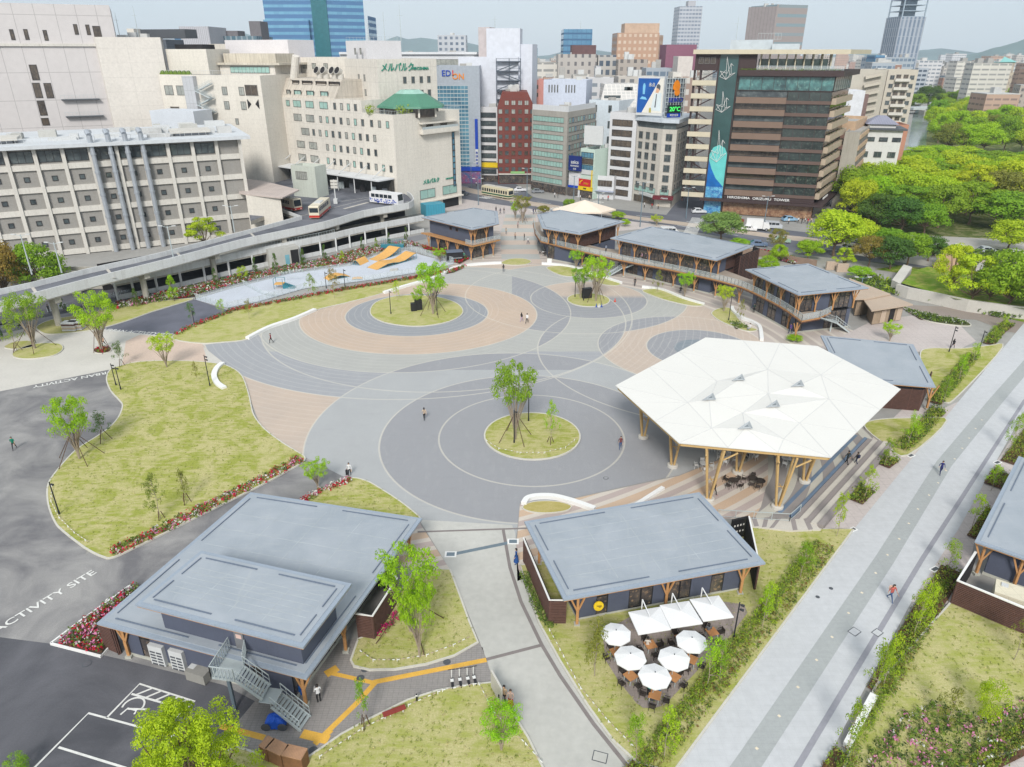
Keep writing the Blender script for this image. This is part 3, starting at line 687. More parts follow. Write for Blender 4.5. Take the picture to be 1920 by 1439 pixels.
T('sap',627,560,498,4.0,BR,'bare brown sapling on the upper lawn by the lamp pair')
T('sap',745,565,525,2.8,YG,'yellowish sapling beside the white bench near the far circle')
T('sap',468,600,560,2.5,OL,'faint thin sapling low on the upper lawn')
T('sap',1352,550,500,3.4,OL,'sparse sapling on the narrow lawn in front of the long deck',i=0) if False else None
T('sap',1233,548,505,3.6,OL,'bare sapling on the narrow lawn in front of the stair')
T('vase',1283,558,510,3.6,BG,'fresh green tree on the narrow lawn by the outdoor tables')
T('vase',1357,585,535,3.6,YG,'loose yellowish tree on the curled lawn near the two-storey building')
T('dome',1489,640,628,3.0,BG,'leafy top of a tree peeping over the white canopy edge')
T('vase',1668,640,603,3.4,YG,'small tree standing alone on the mauve paved square')
T('sap',1388,606,560,2.2,OL,'thin stick sapling beside the white curled bench')
for i,(x,y,yt,w_,c_) in enumerate(((120,583,560,2,DG),(258,577,540,2.2,DG),(276,562,523,2.4,DG),(327,566,515,3.6,BG),(405,533,502,2,DG),(480,515,482,2,DG),(518,512,474,2.3,DG),(610,492,458,2,DG),(570,502,466,2.2,DG),(642,489,470,2,YG),(680,474,444,1.8,DG),(706,468,446,1.8,MG),(730,462,436,1.8,DG),(762,455,425,1.8,DG),(1,640,600,2,DG))):
 T('cone',x,y,yt,w_,c_,'slim dark conifer-like young tree in the flower verge below the elevated road',group='young trees along the flower verge')
T('ball',456,523,499,2.6,YG,'rounded yellow-green shrub standing among the verge flowers')
T('vase',825,492,464,4,BG,'round fresh shrub next to the dark kiosk')
T('vase',980,418,365,5.6,OL,'half-bare tree with props on the gate plaza island',(4,1.5,3))
T('vase',966,412,375,3.6,BG,'greener tree left of the half-bare one on the gate plaza')
T('dome',1019,402,385,4.4,OL,'low rounded shrub-like tree by the avenue')
T('dome',1067,394,372,4.6,MG,'round green tree on the avenue edge behind the pale tent')
T('vase',1102,405,382,4.6,OL,'thin-leaved tree in front of the pale tent')
T('dome',1158,412,396,4.8,BG,'flat-topped bright tree behind the deck building, nearer the tent')
T('dome',1172,425,410,3,BG,'small bright tree at the roof edge by the avenue')
T('vase',1231,424,403,4,YG,'yellow-green street tree by the white car')
T('dome',1350,454,394,13,LG,'broad light green tree behind the long grey roof')
T('dome',1386,462,446,5,BG,'bright green bush under the broad tree by the long roof')
T('vase',1452,480,428,5.2,OL,'thin olive tree near the avenue planting')
T('dome',1458,492,456,4.2,BG,'small green tree at the end of the avenue planting')
T('dome',1437,512,478,5.2,BG,'rounded bright tree beside the brown slatted wall')
T('dome',1514,488,448,6.6,BG,'bright green spreading tree on the small plaza by the avenue')
T('dome',1562,480,388,14,YG,'large lime-yellow tree beside the avenue, in front of the glass tower')
T('dome',1608,472,408,10,YG,'yellowish tree right of the large lime tree')
T('dome',1628,500,438,8.2,BR,'brown-gold young-leaved tree before the dark evergreens')
T('open',1580,505,462,4.8,YG,'small yellow tree in front of the brown-gold one')
T('dome',1610,524,499,6,BG,'low wide green shrub above the beige roof')
for i,(x,y,yt,w_) in enumerate(((1668,505,440,10),(1700,498,432,10),(1740,490,440,8),(1660,480,425,9))):
 T('dome',x,y,yt,w_,DG if i%2==0 else MG,'dark dense evergreen tree between the gold tree and the park lane',group='dark evergreens by the park lane')
T('open',1775,565,452,9,YG,'tall yellow-green tree on the sloping grass, nearest the white wall bend')
T('open',1815,580,472,11,YG,'spreading yellow-green tree before the long white wall')
T('dome',1885,590,462,13,MG,'tall green tree at the right end of the white wall')
T('dome',1935,595,470,13,MG,'green tree cut by the right edge above the path')
T('open',1850,582,475,7,LG,'light green tree between the yellow and the green ones at the wall')
T('dome',18,572,446,9,BR,'golden brown tree at the left edge by the grey grid building')
T('dome',82,558,448,11,MG,'dense green tree at the foot of the grey grid building')
T('open',388,470,402,9,YG,'yellow-green tree before the right end of the grey grid building')
# --- park grove
gr=random.Random(21);n_=0
rows=[(1690,1990,428,22,.75),(1632,1960,405,20,1.0),(1600,1990,386,22,.95),(1600,1990,368,22,.85),(1600,1990,352,24,.72),(1650,1990,332,22,.6),(1722,1990,310,22,.55)]
for (xa,xb,y,dx,k) in rows:
 x=xa
 while x<xb:
  yy=y+gr.uniform(-7,7);g=G(x,yy);H=gr.uniform(12,16.5)*k;W=gr.uniform(14,20)
  col=gr.choice([YG,YG,YG,BG,YG,YG,OL,BG,MG]);
  if y>=420:col=gr.choice([DG,MG,BG,BG,MG])
  tree('dome' if gr.random()<.85 else 'open',x,yy,H,W,col,'rounded tree of the dense bright green park grove','trees of the riverside park grove');n_+=1
  x+=1.35*W*1333/(g.y*1.08)*.44
for (xa,xb,y) in ((1775,1990,288),(1758,1990,268),(1748,1990,250),(1752,1990,233),(1772,1990,219)):
 x=xa
 while x<xb:
  g=G(x,y+gr.uniform(-3,3));W=gr.uniform(13,18)
  tree('dome',x,y+gr.uniform(-3,3),gr.uniform(13,17),W,gr.choice([YG,BG,BG,MG,OL,YG]),'tree of the farther grove across the park road','trees of the far park grove');x+=1.25*W*1333/(g.y*1.08)*.5
for x,y,H,W,c_ in ((1738,206,20,24,DG),(1715,208,14,18,MG),(1758,207,14,16,BG),(1780,203,14,18,MG),(1803,202,16,20,MG),(1710,205,12,14,YG),(1700,207,12,14,DG),(1850,196,14,30,YG),(1900,196,15,34,BG),(1940,198,15,34,MG),(1825,195,13,24,YG)):
 tree('dome',x,y,H,W,c_,'tree of the clump beyond the bridge by the river','trees beyond the bridge')
for x,y,H,W,c_ in ((1890,472,8,12,YG),(1600,420,13,12,YG),(1628,412,13,12,BG),(1640,430,10,12,DG),(1690,440,10,13,DG),(1730,442,9,12,MG)):
 tree('dome',x,y,H,W,c_,'tree at the near fringe of the park grove','trees at the grove fringe')
 # --- promenade young trees
prom=[(1190,1435,1335),(1245,1425,1322),(1325,1290,1190),(1347,1275,1195),(1435,1165,1088),(1428,1178,1098),(1500,1085,1015),(1568,1008,920),(1620,936,870),(1658,875,820),(1702,838,770),(1714,826,790),(1765,765,700),(1795,720,660),(1822,685,640),(1858,640,610),(1880,618,590)]
for i,(x,y,yt) in enumerate(prom):T('sap',x,y,yt,3.0,BG if i%3 else MG,'young feathery tree in the hedge on the left of the grey promenade',group='young trees left of the promenade')
for i,(x,y,yt) in enumerate(((1585,1415,1310),(1655,1290,1185),(1722,1180,1080),(1775,1075,1010),(1822,990,925),(1858,920,870),(1893,848,775),(1920,815,760),(1940,790,700),(1640,1300,1200),(1712,1195,1110))):
 T('sap',x,y,yt,3.0,BG if i%3 else MG,'young feathery tree in the planting on the right of the grey promenade',group='young trees right of the promenade')
for k in PR:
 for p in PR[k]:discard(p)
 # --- hedges, ground planting
def planting(name,poly,dens,h,cols,label=None,kind='stuff',size=.22,seed=3,cat=None,weights=None):
 r=random.Random(seed);xs=[p[0] for p in poly];ys=[p[1] for p in poly]
 ar=abs(sum(poly[i][0]*poly[i-1][1]-poly[i-1][0]*poly[i][1] for i in range(len(poly))))/2
 f=FM();ms=cols
 for (x,y) in scatter(poly,int(ar*dens),r):
  mi=r.choices(range(len(ms)),weights or [1]*len(ms))[0];hh=h*r.uniform(.4,1)
  for k in range(5):
   v=rvec(r);v.z=abs(v.z)
   f.leaf(Vector((x,y,.1+hh*.55))+v*size*.9*Vector((1,1,1)).x+Vector((0,0,r.uniform(-.4,.4)*hh)),v+rvec(r)*.5,0,size*r.uniform(.6,1.3),r,mi)
 o=f.build(name,ms);tag(o,label,cat,kind=kind); return o
LM={k:leaf_mat('leaf_'+k, False,c) for k,c in dict(green=(.19,.29,.05,1),bright=(.34,.45,.05,1),dark=(.09,.14,.045,1),olive=(.34,.32,.10,1),rust=(.24,.15,.06,1)).items()}
for k,c in dict(red=S(206,36,66,1.1),white=S(240,236,232),pink=S(236,150,196),magenta=S(208,40,120),cpink=S(232,150,170)).items():LM[k]=leaf_mat('petal_'+k, False,c,trans=.2,hue=.1)
def ribbon(pts,w,off=0):
 P=[Vector((p[0],p[1],0)) for p in GL(pts)];L=[];R=[]
 for i in range(len(P)):
  d=(P[min(i+1,len(P)-1)]-P[max(i-1,0)]).normalized();n=Vector((-d.y,d.x,0));L.append(P[i]+n*(off+w/2));R.append(P[i]+n*(off-w/2))
 return [(p.x,p.y) for p in L+R[::-1]]
def bed(poly,z=.12):sheet('soil_bed',poly,z,M_soil)
edgeL=[(1570,1034),(1541,1075),(1492,1140),(1400,1255),(1330,1345),(1256,1439),(1200,1510)]
h1=ribbon(edgeL,1.9,-1.15);bed(h1)
planting('hedge',h1,22,.42,[LM['green'],LM['bright'],LM['olive'],LM['dark'],LM['rust']],'mixed green and rust shrub border along the left of the promenade','stuff',.17,weights=[4,5,4,3,3])
h1b=ribbon([(x-44,y-6) for x,y in edgeL],1.0,-.2)
planting('hedge',h1b,36,.7,[LM['bright'],LM['green']],'feathery light green hedge between the lawn and the rust shrub border','thing',.15,cat='hedge')
for px_,l in (([(1840,672),(1818,700),(1795,730),(1768,762)],'a'),([(1778,775),(1752,808),(1722,838),(1704,852)],'b'),([(1690,868),(1672,882)],'c'),([(1646,925),(1622,950)],'d'),([(1905,612),(1885,628),(1868,650)],'e')):
 h=ribbon(px_,1.7,-1.1);bed(h,.125);planting('hedge',h,24,.7,[LM['green'],LM['bright'],LM['olive'],LM['dark']], None,'stuff',.24,weights=[4,3,2,2])
for px_,w_,o_ in (([(1866,862),(1898,822),(1935,770)],2.2,-1.6),([(1838,905),(1858,880)],2.0,-1.3),([(1797,1000),(1815,975),(1835,948)],2.6,-2.0),([(1622,1290),(1660,1225),(1709,1140),(1740,1095),(1762,1060)],1.8,-1.0),([(1500,1510),(1535,1439),(1560,1400)],1.7,-1.0)):
 h=ribbon(px_,w_,o_);bed(h,.126);planting('hedge',h,26,.6,[LM['green'],LM['bright'],LM['olive'],LM['dark'],LM['rust']], None,'stuff',.17,weights=[4,5,4,3,3])
h=ribbon([(1770,1100),(1712,1190),(1668,1280),(1618,1375),(1585,1439),(1550,1510)],.8,0)
planting('hedge',h,42,.7,[LM['bright'],LM['green']],'feathery light green hedge at the edge of the straw lawn','thing',.15,cat='hedge')
h=ribbon([(985,1080),(1000,1120),(1018,1158),(1036,1180)],.8,-.1);planting('hedge',h,50,.6,[LM['dark'],LM['green']],'low dark hedge along the slatted wall of the café','thing',.16,cat='hedge')
def flowers(poly,dens,h,w_,label=None,size=.2,seed=1,cols=('green','dark','red','white','pink')):
 bed(poly,.124);planting('flower_bed',poly,dens,h,[LM[c] for c in cols],label,'stuff',size,seed,weights=w_)
flowers(ribbon([(572,867),(540,885),(500,907),(460,927),(400,957),(340,986),(281,1016),(215,1046)],1.5,-.75),18,.4,[4,2,4,2,1],size=.24)
flowers(ribbon([(562,942),(602,920),(652,899)],.9,-.4),20,.4,[2,1,5,4,1],size=.26,seed=4)
flowers(GL([(112,1210),(163,1162),(232,1116),(260,1098),(262,1110),(215,1150),(196,1170),(205,1205),(190,1228)]),22,.6,[4,2,4,2,3],size=.26,seed=5)
b=MB();strip(b,GL([(96,1209),(150,1168),(245,1100)]),.15,0,.2);strip(b,GL([(96,1209),(190,1233),(208,1213)]),.15,0,.2);tag(b.build('planter_kerb',M_white),'white kerb round the corner bed of red and pink flowers','kerb')
flowers(GL([(440,520),(596,491),(687,467),(766,455),(789,462),(760,464),(700,479),(648,497),(544,513),(443,535),(365,557),(221,581),(208,573),(365,539)]),9,.6,[6,3,3,4,1],size=.36,seed=6)
flowers(GL([(790,462),(852,478),(880,486),(862,496),(800,474)]),9,.6,[4,2,5,0,0],size=.36,seed=7)
flowers(GL([(326,629),(359,612),(391,600),(443,580),(492,572),(544,562),(654,541),(727,530),(779,520),(846,507),(880,499),(850,512),(779,525),(654,545),(544,566),(443,585),(359,617),(335,632)]),12,.45,[3,3,4,0,0],size=.3,seed=8)
flowers(GL([(180,658),(192,652),(206,655),(200,662),(186,663)]),16,.4,[3,1,5,0,0],size=.26,seed=9)
flowers(GL([(705,1190),(742,1150),(752,1162),(712,1200)]),20,.5,[2,1,0,0,0,6],size=.22,seed=10,cols=('green','dark','red','white','pink','magenta'))
flowers(GL([(1410,470),(1470,480),(1500,490),(1490,497),(1420,478)]),7,.7,[3,2,3,1,2],size=.4,seed=11)
flowers(GL([(1600,1450),(1680,1345),(1760,1320),(1840,1350),(1960,1300),(2040,1360),(1880,1440),(1820,1500),(1560,1520)]),15,.5,[8,6,0,.5,2.6],size=.22,seed=12)
planting('flower_bed',GL([(1790,1439),(1960,1320),(1990,1345),(1830,1470)]),26,.4,[LM['bright'],LM['olive']], None,'stuff',.2)
flowers(GL([(1365,606),(1385,606),(1405,618),(1380,618)]),16,.4,[4,3,0,1,0],size=.24,seed=13)
flowers(GL([(1690,578),(1720,588),(1800,603),(1815,610),(1770,608),(1725,600)]),12,.5,[5,4,0,1,0],size=.3,seed=14)
planting('ground_cover',GL([(1740,568),(1800,580),(1880,598),(1960,600),(1960,585),(1880,585),(1800,560),(1750,560)]),5,.6,[LM['green'],LM['dark']], None,'stuff',.5,15)
planting('ground_cover',GL([(1540,540),(1640,520),(1700,545),(1670,560),(1600,530)]),3,.8,[LM['green'],LM['dark'],LM['bright']], None,'stuff',.6,16)
planting('ground_cover',GL([(1690,475),(1760,482),(1900,492),(1990,500),(1990,488),(1900,478),(1760,470)]),2,.8,[LM['green'],LM['dark']], None,'stuff',.8,17)
def tufts(poly,dens,seed):
 planting('grass_tufts',poly,dens*.6,.09,[LM['tuft1'],LM['tuft2'],LM['tuft3']], None,'stuff',.11,seed)
for k,c in dict(tuft1=(.36,.40,.12,1),tuft2=(.29,.35,.09,1),tuft3=(.58,.52,.30,1)).items():LM[k]=leaf_mat('blade_'+k, False,c)
for P,d,sd in ((L6,8,1),(L5,8,2),(L7,5,3),(LR3,7,4),(L1,3.5,5),(L4,6,6)):tufts([tuple(p[:2]) for p in P],d,sd)
# ================================================================== PARK PAVILIONS
def roof_mat():
 t=NT('metal_roof');P=t.pos();n=t.noise(P,.25,4,.6,.6);n2=t.noise(t.scl(P,(.35,3,1)),.8,4,.7);n3=t.noise(t.scl(P,(3,.35,1)),.8,4,.7)
 c=t.mix(t.ramp(n,.3,.7),S(160,169,178),S(177,184,192));c=t.mix(t.ramp(n2,.56,.72,0,.35),c,S(196,200,198));c=t.mix(t.ramp(n3,.58,.72,0,.25),c,S(196,200,196))
 t.put(t.b.inputs['Base Color'],c);t.put(t.b.inputs['Roughness'],t.ramp(n,.3,.7,.42,.6));t.b.inputs['Specular IOR Level'].default_value=.4;t.bump(n2,.1,.02)
 return t.m
M_roof=roof_mat();M_fascia=mat('roof_edge',S(160,172,186),.5,.05,.5);M_gut=mat('gutter',S(112,124,142),.5,.05,.5)
M_wood=mat('timber',S(196,146,96),.7,.12,2,streak=0);M_wall=mat('charcoal_wall',S(88,94,112),.8,.06,.5,grid=(.9,0,.02,.3));M_plinth=mat('plinth',S(190,190,180),.85,.08,1)
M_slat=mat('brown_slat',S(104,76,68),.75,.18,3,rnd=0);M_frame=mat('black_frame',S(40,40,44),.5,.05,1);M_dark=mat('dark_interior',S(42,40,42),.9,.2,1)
M_ltwood=mat('deck_board',S(176,162,148),.8,.08,.5,grid=(.15,0,.02,.3))
def glass_mat(name,a,b_,c3,sc=.5,rough=.08):
 t=NT(name);P=t.pos();n=t.noise(P,sc,3,.6);n2=t.noise(P,sc*3,2,.6);r=t.n('ShaderNodeObjectInfo').outputs['Random']
 c=t.mix(t.ramp(n,.35,.68),a,b_);c=t.mix(t.ramp(n2,.55,.72,0,.45),c,c3);c=t.mix(t.ramp(r,.55,1.,0,.55),c,b_)
 t.put(t.b.inputs['Base Color'],c);t.b.inputs['Roughness'].default_value=rough;t.b.inputs['Specular IOR Level'].default_value=.6
 return t.m
M_shop=glass_mat('shop_glass',S(56,56,60),S(104,96,90),S(206,170,130),.9)
def clean(P):
 P=[Vector((p[0],p[1],0)) for p in P];n=len(P);ar=sum(P[i].x*P[(i+1)%n].y-P[(i+1)%n].x*P[i].y for i in range(n))
 return P if ar>0 else P[::-1]
def inset(P,d):
 """d: one number, or one per edge (edge i runs from corner i to i+1), polygon anticlockwise"""
 n=len(P);D=d if hasattr(d,'__len__') else [d]*n;out=[]
 for i in range(n):
  a,b_,c=P[i-1],P[i],P[(i+1)%n];e1=(b_-a).normalized();e2=(c-b_).normalized()
  n1=Vector((-e1.y,e1.x,0));n2=Vector((-e2.y,e2.x,0));d1,d2=D[i-1],D[i]
  cr=e1.x*e2.y-e1.y*e2.x
  if abs(cr)<1e-3:out.append(b_+n1*d1); continue
  p1=b_+n1*d1;p2=b_+n2*d2;w_=p2-p1;t=(w_.x*e2.y-w_.y*e2.x)/cr;out.append(p1+e1*t)
 return out
def slab_roof(e,R,z,th=.22,gut=True):
 b=MB();b.prism(R,z,z+th-.04);o=b.build('roof',[M_fascia],e)
 b=MB();b.prism(inset(R,.35),z+th-.04,z+th,bot=False);b.build('roof_skin',M_roof,o).location=(0,0,0)
 if len(R)==4:
  I=inset(R,1.3);b=MB()
  for k in range(1,7):
   for A_,B_,C_,D_ in ((I[0],I[1],I[3],I[2]),) if k else ():p,q=A_.lerp(C_,k/7),B_.lerp(D_,k/7);b.bar(p+Vector((0,0,z+th)),q+Vector((0,0,z+th)),.04,.012)
  for j in (.25,.5,.75):b.bar(I[0].lerp(I[1],j)+Vector((0,0,z+th)),I[3].lerp(I[2],j)+Vector((0,0,z+th)),.04,.016)
  b.build('roof_seam',mat('seam_pale',S(188,195,198),.6,.2,.9),o)
 b=MB();b.prism(inset(R,.06),z-.12,z);b.build('eaves_board',M_wood,o)
 if gut:
  I=inset(R,.75)
  for i in range(len(I)):
   a,c=I[i],I[(i+1)%len(I)];L=(c-a).length
   if L>5:
    for f0,f1 in ((.02,.42),(.58,.97)):b=MB();b.bar(a.lerp(c,f0)+Vector((0,0,z+th+.05)),a.lerp(c,f1)+Vector((0,0,z+th+.03)),.08,.07);b.build('gutter_rail',M_gut,o)
 return o
def bay(e,a,c,z0,z1,kind,mglass=None):
 d=(c-a);L=d.length;d.normalize();n=Vector((d.y,-d.x,0))
 if kind=='w':
  b=MB();b.bar(a+Vector((0,0,(z0+z1)/2)),c+Vector((0,0,(z0+z1)/2)),.14,z1-z0);b.build('wall_panel',M_wall,e)
 elif kind in 'gd':
  b=MB();m_=n*.02
  b.m(1).bar(a+Vector((0,0,(z0+z1)/2)),c+Vector((0,0,(z0+z1)/2)),.05,z1-z0-.02)
  b.m(0)
  for z in (z0+.05,z1-.05,z0+(z1-z0)*.62):b.bar(a+Vector((0,0,z)),c+Vector((0,0,z)),.14,.09)
  k=max(1,round(L/1.1))
  for i in range(k+1):p=a.lerp(c,i/k);b.bar(p+Vector((0,0,z0)),p+Vector((0,0,z1)),.1,.15)
  b.build('window' if kind=='g' else 'door',[M_frame,mglass or M_shop],e)
 elif kind=='s':slats(e,a,c,z0,z1)
def slats(e,a,c,z0,z1,name='slatted_screen',back=True,sp=.17):
 b=MB();a=Vector((a[0],a[1],0));c=Vector((c[0],c[1],0));L=(c-a).length;z=z0+.06
 while z<z1:b.bar(a+Vector((0,0,z)),c+Vector((0,0,z)),.07,.10);z+=sp
 d=(c-a).normalized();n=Vector((d.y,-d.x,0))
 for i in range(int(L/2)+2):
  p=a.lerp(c,min(1,i*2/L));b.bar(p-n*.07+Vector((0,0,z0)),p-n*.07+Vector((0,0,z1)),.08,.08)
 if back:b.m(1).bar(a-n*.16+Vector((0,0,(z0+z1)/2)),c-n*.16+Vector((0,0,(z0+z1)/2)),.03,z1-z0)
 return b.build(name,[M_slat,M_dark],e)
def ypost(e,p,z0,z1,d,foot=True,n_=3):
 b=MB();p=Vector((p[0],p[1],0));d=d.normalized();zm=z0+(z1-z0)*.48
 b.bar(p+Vector((0,0,z0+.2)),p+Vector((0,0,zm)),.22,.22)
 r=(z1-z0)*.24
 b.bar(p+Vector((0,0,zm-.1)),p+Vector((0,0,z1)),.15,.2)
 for s in (-1,1):b.bar(p+Vector((0,0,zm-.2)),p+d*s*r+Vector((0,0,z1)),.10,.14)
 if foot:b.m(1).box(p.x-.24,p.y-.24,z0,p.x+.24,p.y+.24,z0+.22)
 b.build('timber_post',[M_wood,M_plinth],e)
def storey(e,W,z0,z1,spec,plinth=True):
 """W wall polygon (ccw); spec {edge: 'wgwg' letters each with weight}"""
 n=len(W)
 for i in range(n):
  a,c=W[i],W[(i+1)%n];s=spec.get(i,[('w',1)]);tot=sum(k[1] for k in s);t=0
  for k,w_ in s:
   bay(e,a.lerp(c,t/tot),a.lerp(c,(t+w_)/tot),z0+(.3 if plinth and k!='d' else .02),z1,k);t+=w_
 if plinth:b=MB();b.prism(inset(W,-.1),z0,z0+.3);b.build('plinth',M_plinth,e)
 b=MB();b.prism(inset(W,.5),z0+.3,z1-.05);b.build('interior',M_dark,e)
def pavilion(name,lab,Rp,z,ins,spec,posts,cat='pavilion',z0=0,gut=True):
 R=clean(Rp);c=sum(R,Vector())/len(R);e=thing(name,lab,cat,(c.x,c.y,0));slab_roof(e,R,z,gut=gut)
 W=inset(R,ins);storey(e,W,z0,z-.1,spec)
 for i,ts,dd in posts:
  I=inset(R,dd);a,b_=I[i],I[(i+1)%len(I)]
  for t_ in ts:ypost(e,a.lerp(b_,t_),z0,z-.1,b_-a)
 return e,R,W
def edge_facing(R):
 return [(round(p.x,1),round(p.y,1)) for p in R]
def gz(pts,z): return [G(x,y,z) for x,y in pts]
def railing(b,p,q,h=1.1,sp=1.5,glass=True,m0=0,m1=1):
 p=Vector(p);q=Vector(q);L=(q-p).length;n=max(1,int(L/sp));b.m(m0)
 for i in range(n+1):a=p.lerp(q,i/n);b.bar(a,a+Vector((0,0,h)),.05,.05)
 b.bar(p+Vector((0,0,h)),q+Vector((0,0,h)),.06,.06);b.bar(p+Vector((0,0,.12)),q+Vector((0,0,.12)),.04,.04)
 if glass:b.m(m1);b.bar(p+Vector((0,0,h*.55)),q+Vector((0,0,h*.55)),.015,h*.75)
t=NT('rail_glass');t.b.inputs['Base Color'].default_value=(.62,.68,.7,1);t.b.inputs['Alpha'].default_value=.22;t.b.inputs['Roughness'].default_value=.15;M_rglass=t.m
def stair(e,p,q,w=1.4,rail=True,name='stair_flight'):
 p=Vector(p);q=Vector(q);n=max(3,int(abs(p.z-q.z)/.17));d=Vector((q.x-p.x,q.y-p.y,0));run=d.length/n;dn=d.normalized();s=Vector((-dn.y,dn.x,0));b=MB()
 for i in range(n):c=p.lerp(q,(i+.5)/n);b.bar(c-s*w/2,c+s*w/2,run*.95,.05,up=(0,0,1))
 for k in (-1,1):
  o=s*k*w/2;b.bar(p+o,q+o,.06,.24)
  if rail:
   b.bar(p+o+Vector((0,0,1)),q+o+Vector((0,0,1)),.05,.05);b.bar(p+o+Vector((0,0,.55)),q+o+Vector((0,0,.55)),.03,.03)
   m_=max(2,int((q-p).length/.5))
   for i in range(m_+1):a=p.lerp(q,i/m_)+o;b.bar(a,a+Vector((0,0,1)),.03,.03)
 return b.build(name,[M_steel,M_rglass],e)
 # --- front left building (one storey with raised box)
z1=3.6
B1=clean(gz([(182,1172),(575,1276),(792,975),(470,926)],z1))
e1,R1,W1=pavilion('gallery_building','grey flat-roofed building in the lower left with a raised upper box and outside stair',B1,z1,[1.0,2.0,1.6,1.3],{0:[('w',1.5),('d',1.2),('w',5.5),('w',5),('g',.8),('w',3)],1:[('d',2.4),('w',2.0),('d',1.6),('w',6),('w',4)]},[(0,(.035,.985),.75),(1,(.30,.78,.97),.8)],'building')
U=clean(gz([(254,1137),(569,1218),(660,1098),(378,1036)],6.5));
b=MB();b.prism(inset(U,1.0),z1+.23,6.5);b.build('upper_wall',M_wall,e1)
slab_roof(e1,U,6.5)
Wu=inset(U,1.0)
b=MB();a,c=Wu[1],Wu[2]
p,q=a.lerp(c,.52),a.lerp(c,.86);d=(c-a).normalized();nn=Vector((d.y,-d.x,0))*.05
b.m(1).bar(p+nn+Vector((0,0,5.6)),q+nn+Vector((0,0,5.6)),.06,.75);b.m(0)
for i in range(5):r=p.lerp(q,i/4)+nn;b.bar(r+Vector((0,0,5.2)),r+Vector((0,0,6.0)),.08,.1)
b.build('window',[M_frame,mat('pale_blind',S(176,178,160),.5,.1,2)],e1)
a,c=Wu[0],Wu[1];p,q=a.lerp(c,.535),a.lerp(c,.60);b=MB();b.bar(p+Vector((0,-.06,4.9)),q+Vector((0,-.06,4.9)),.05,2.2);b.m(1).bar(p.lerp(q,.2)+Vector((0,-.1,5.0)),p.lerp(q,.8)+Vector((0,-.1,5.0)),.03,.35)
b.build('door',[mat('grey_door',S(128,130,134),.6),mat('pink_notice',S(228,196,186),.6)],e1)
for k,(x,y) in enumerate(((290,1225),(334,1238))):
 pass
def oblong(name,lab,cat,a,c,h,m_,dpt=.8,z0=.0,extra=None,dir_=1):
 a=G(*a);c=G(*c);d=(c-a).normalized();n=Vector((-d.y,d.x,0))*dir_
 b=MB();b.prism([a,c,c+n*dpt,a+n*dpt],z0,z0+h)
 if extra:extra(b,a,c,n)
 return tag(b.build(name,m_),lab,cat)
M_acw=mat('unit_white',S(214,216,216),.55,.06,2)
def fans(b,a,c,n):
 b.m(1)
 for k in range(2):
  for r_ in range(5):
   p,q=a.lerp(c,.1+.45*k),a.lerp(c,.45+.45*k);z=.25+r_*.3;b.bar(p-n*.02+Vector((0,0,z)),q-n*.02+Vector((0,0,z)),.03,.13)
oblong('outdoor_unit','tall white outdoor unit against the front building wall, left of the timber post','outdoor unit',(286,1247),(312,1254),1.9,[M_acw,M_iron],.9,.15,fans)
oblong('outdoor_unit','tall white outdoor unit against the front building wall, right of the timber post','outdoor unit',(324,1257),(349,1264),1.9,[M_acw,M_iron],.9,.15,fans)
oblong('equipment_cabinet','large grey metal cabinet standing on the dark asphalt beside the stair','cabinet',(350,1276),(385,1287),.9,[mat('cabinet_grey',S(158,156,150),.5,.06,2),M_acw],1.1,.05, lambda b,a,c,n:b.m(1).prism([a+n*.35,a.lerp(c,.3)+n*.35,a.lerp(c,.3)+n*.8,a+n*.8],.95,.96))
st=thing('steel_stair','galvanised steel stair climbing the front of the building to its upper door','stair',G(500,1320))
p0,p1,p2=G(449,1263,3.75),G(508,1305,1.95),G(573,1358,.05)
stair(st,p0,p1+(p0-p1).normalized()*.4,1.25);stair(st,p1+(p2-p1).normalized()*.5,p2,1.25)
dd=Vector((p1.x-p0.x,p1.y-p0.y,0)).normalized();ss=Vector((-dd.y,dd.x,0))
b=MB();b.bar(p1-dd*.6,p1+dd*.6,1.3,.06);L0=p0-dd*1.7
b.prism([p0-ss*.7,p0+ss*.7+Vector((0,.0,0)),G(462,1222,3.75),G(432,1217,3.75),L0-ss*.7],3.68,3.76);b.build('landing',M_steel,st)
b=MB();railing(b,p0-ss*.7,L0-ss*.7,1.1,.25, False);railing(b,L0-ss*.7,G(432,1217,3.75),1.1,.25, True);railing(b,p0+ss*.7,G(462,1222,3.75),1.1,.25, True);b.build('railing',[M_steel,M_rglass],st)
b=MB();b.bar(G(441,1330),G(441,1330)+Vector((0,0,3.6)),.22,.22);b.build('column',mat('blue_grey_steel',S(110,124,134),.5,.05,1),st)
sc=thing('slatted_yard','brown slatted screen box with white rim beside the propped lawn tree','screen',G(700,1180))
cn=[G(672,1196),G(703,1201),G(748,1128),G(716,1095)]
for i in range(3):slats(sc,cn[i],cn[i+1],0,2.5)
b=MB();strip(b,[p_ for p_ in cn],.16,2.5,2.58);b.build('rim',M_white,sc)
sc=thing('slatted_screen','brown slatted screen under the left roof corner by the corner flower bed','screen',G(205,1225));slats(sc,G(197,1215),G(226,1227),0,2.6);slats(sc,G(226,1227),G(222,1200),0,2.6)
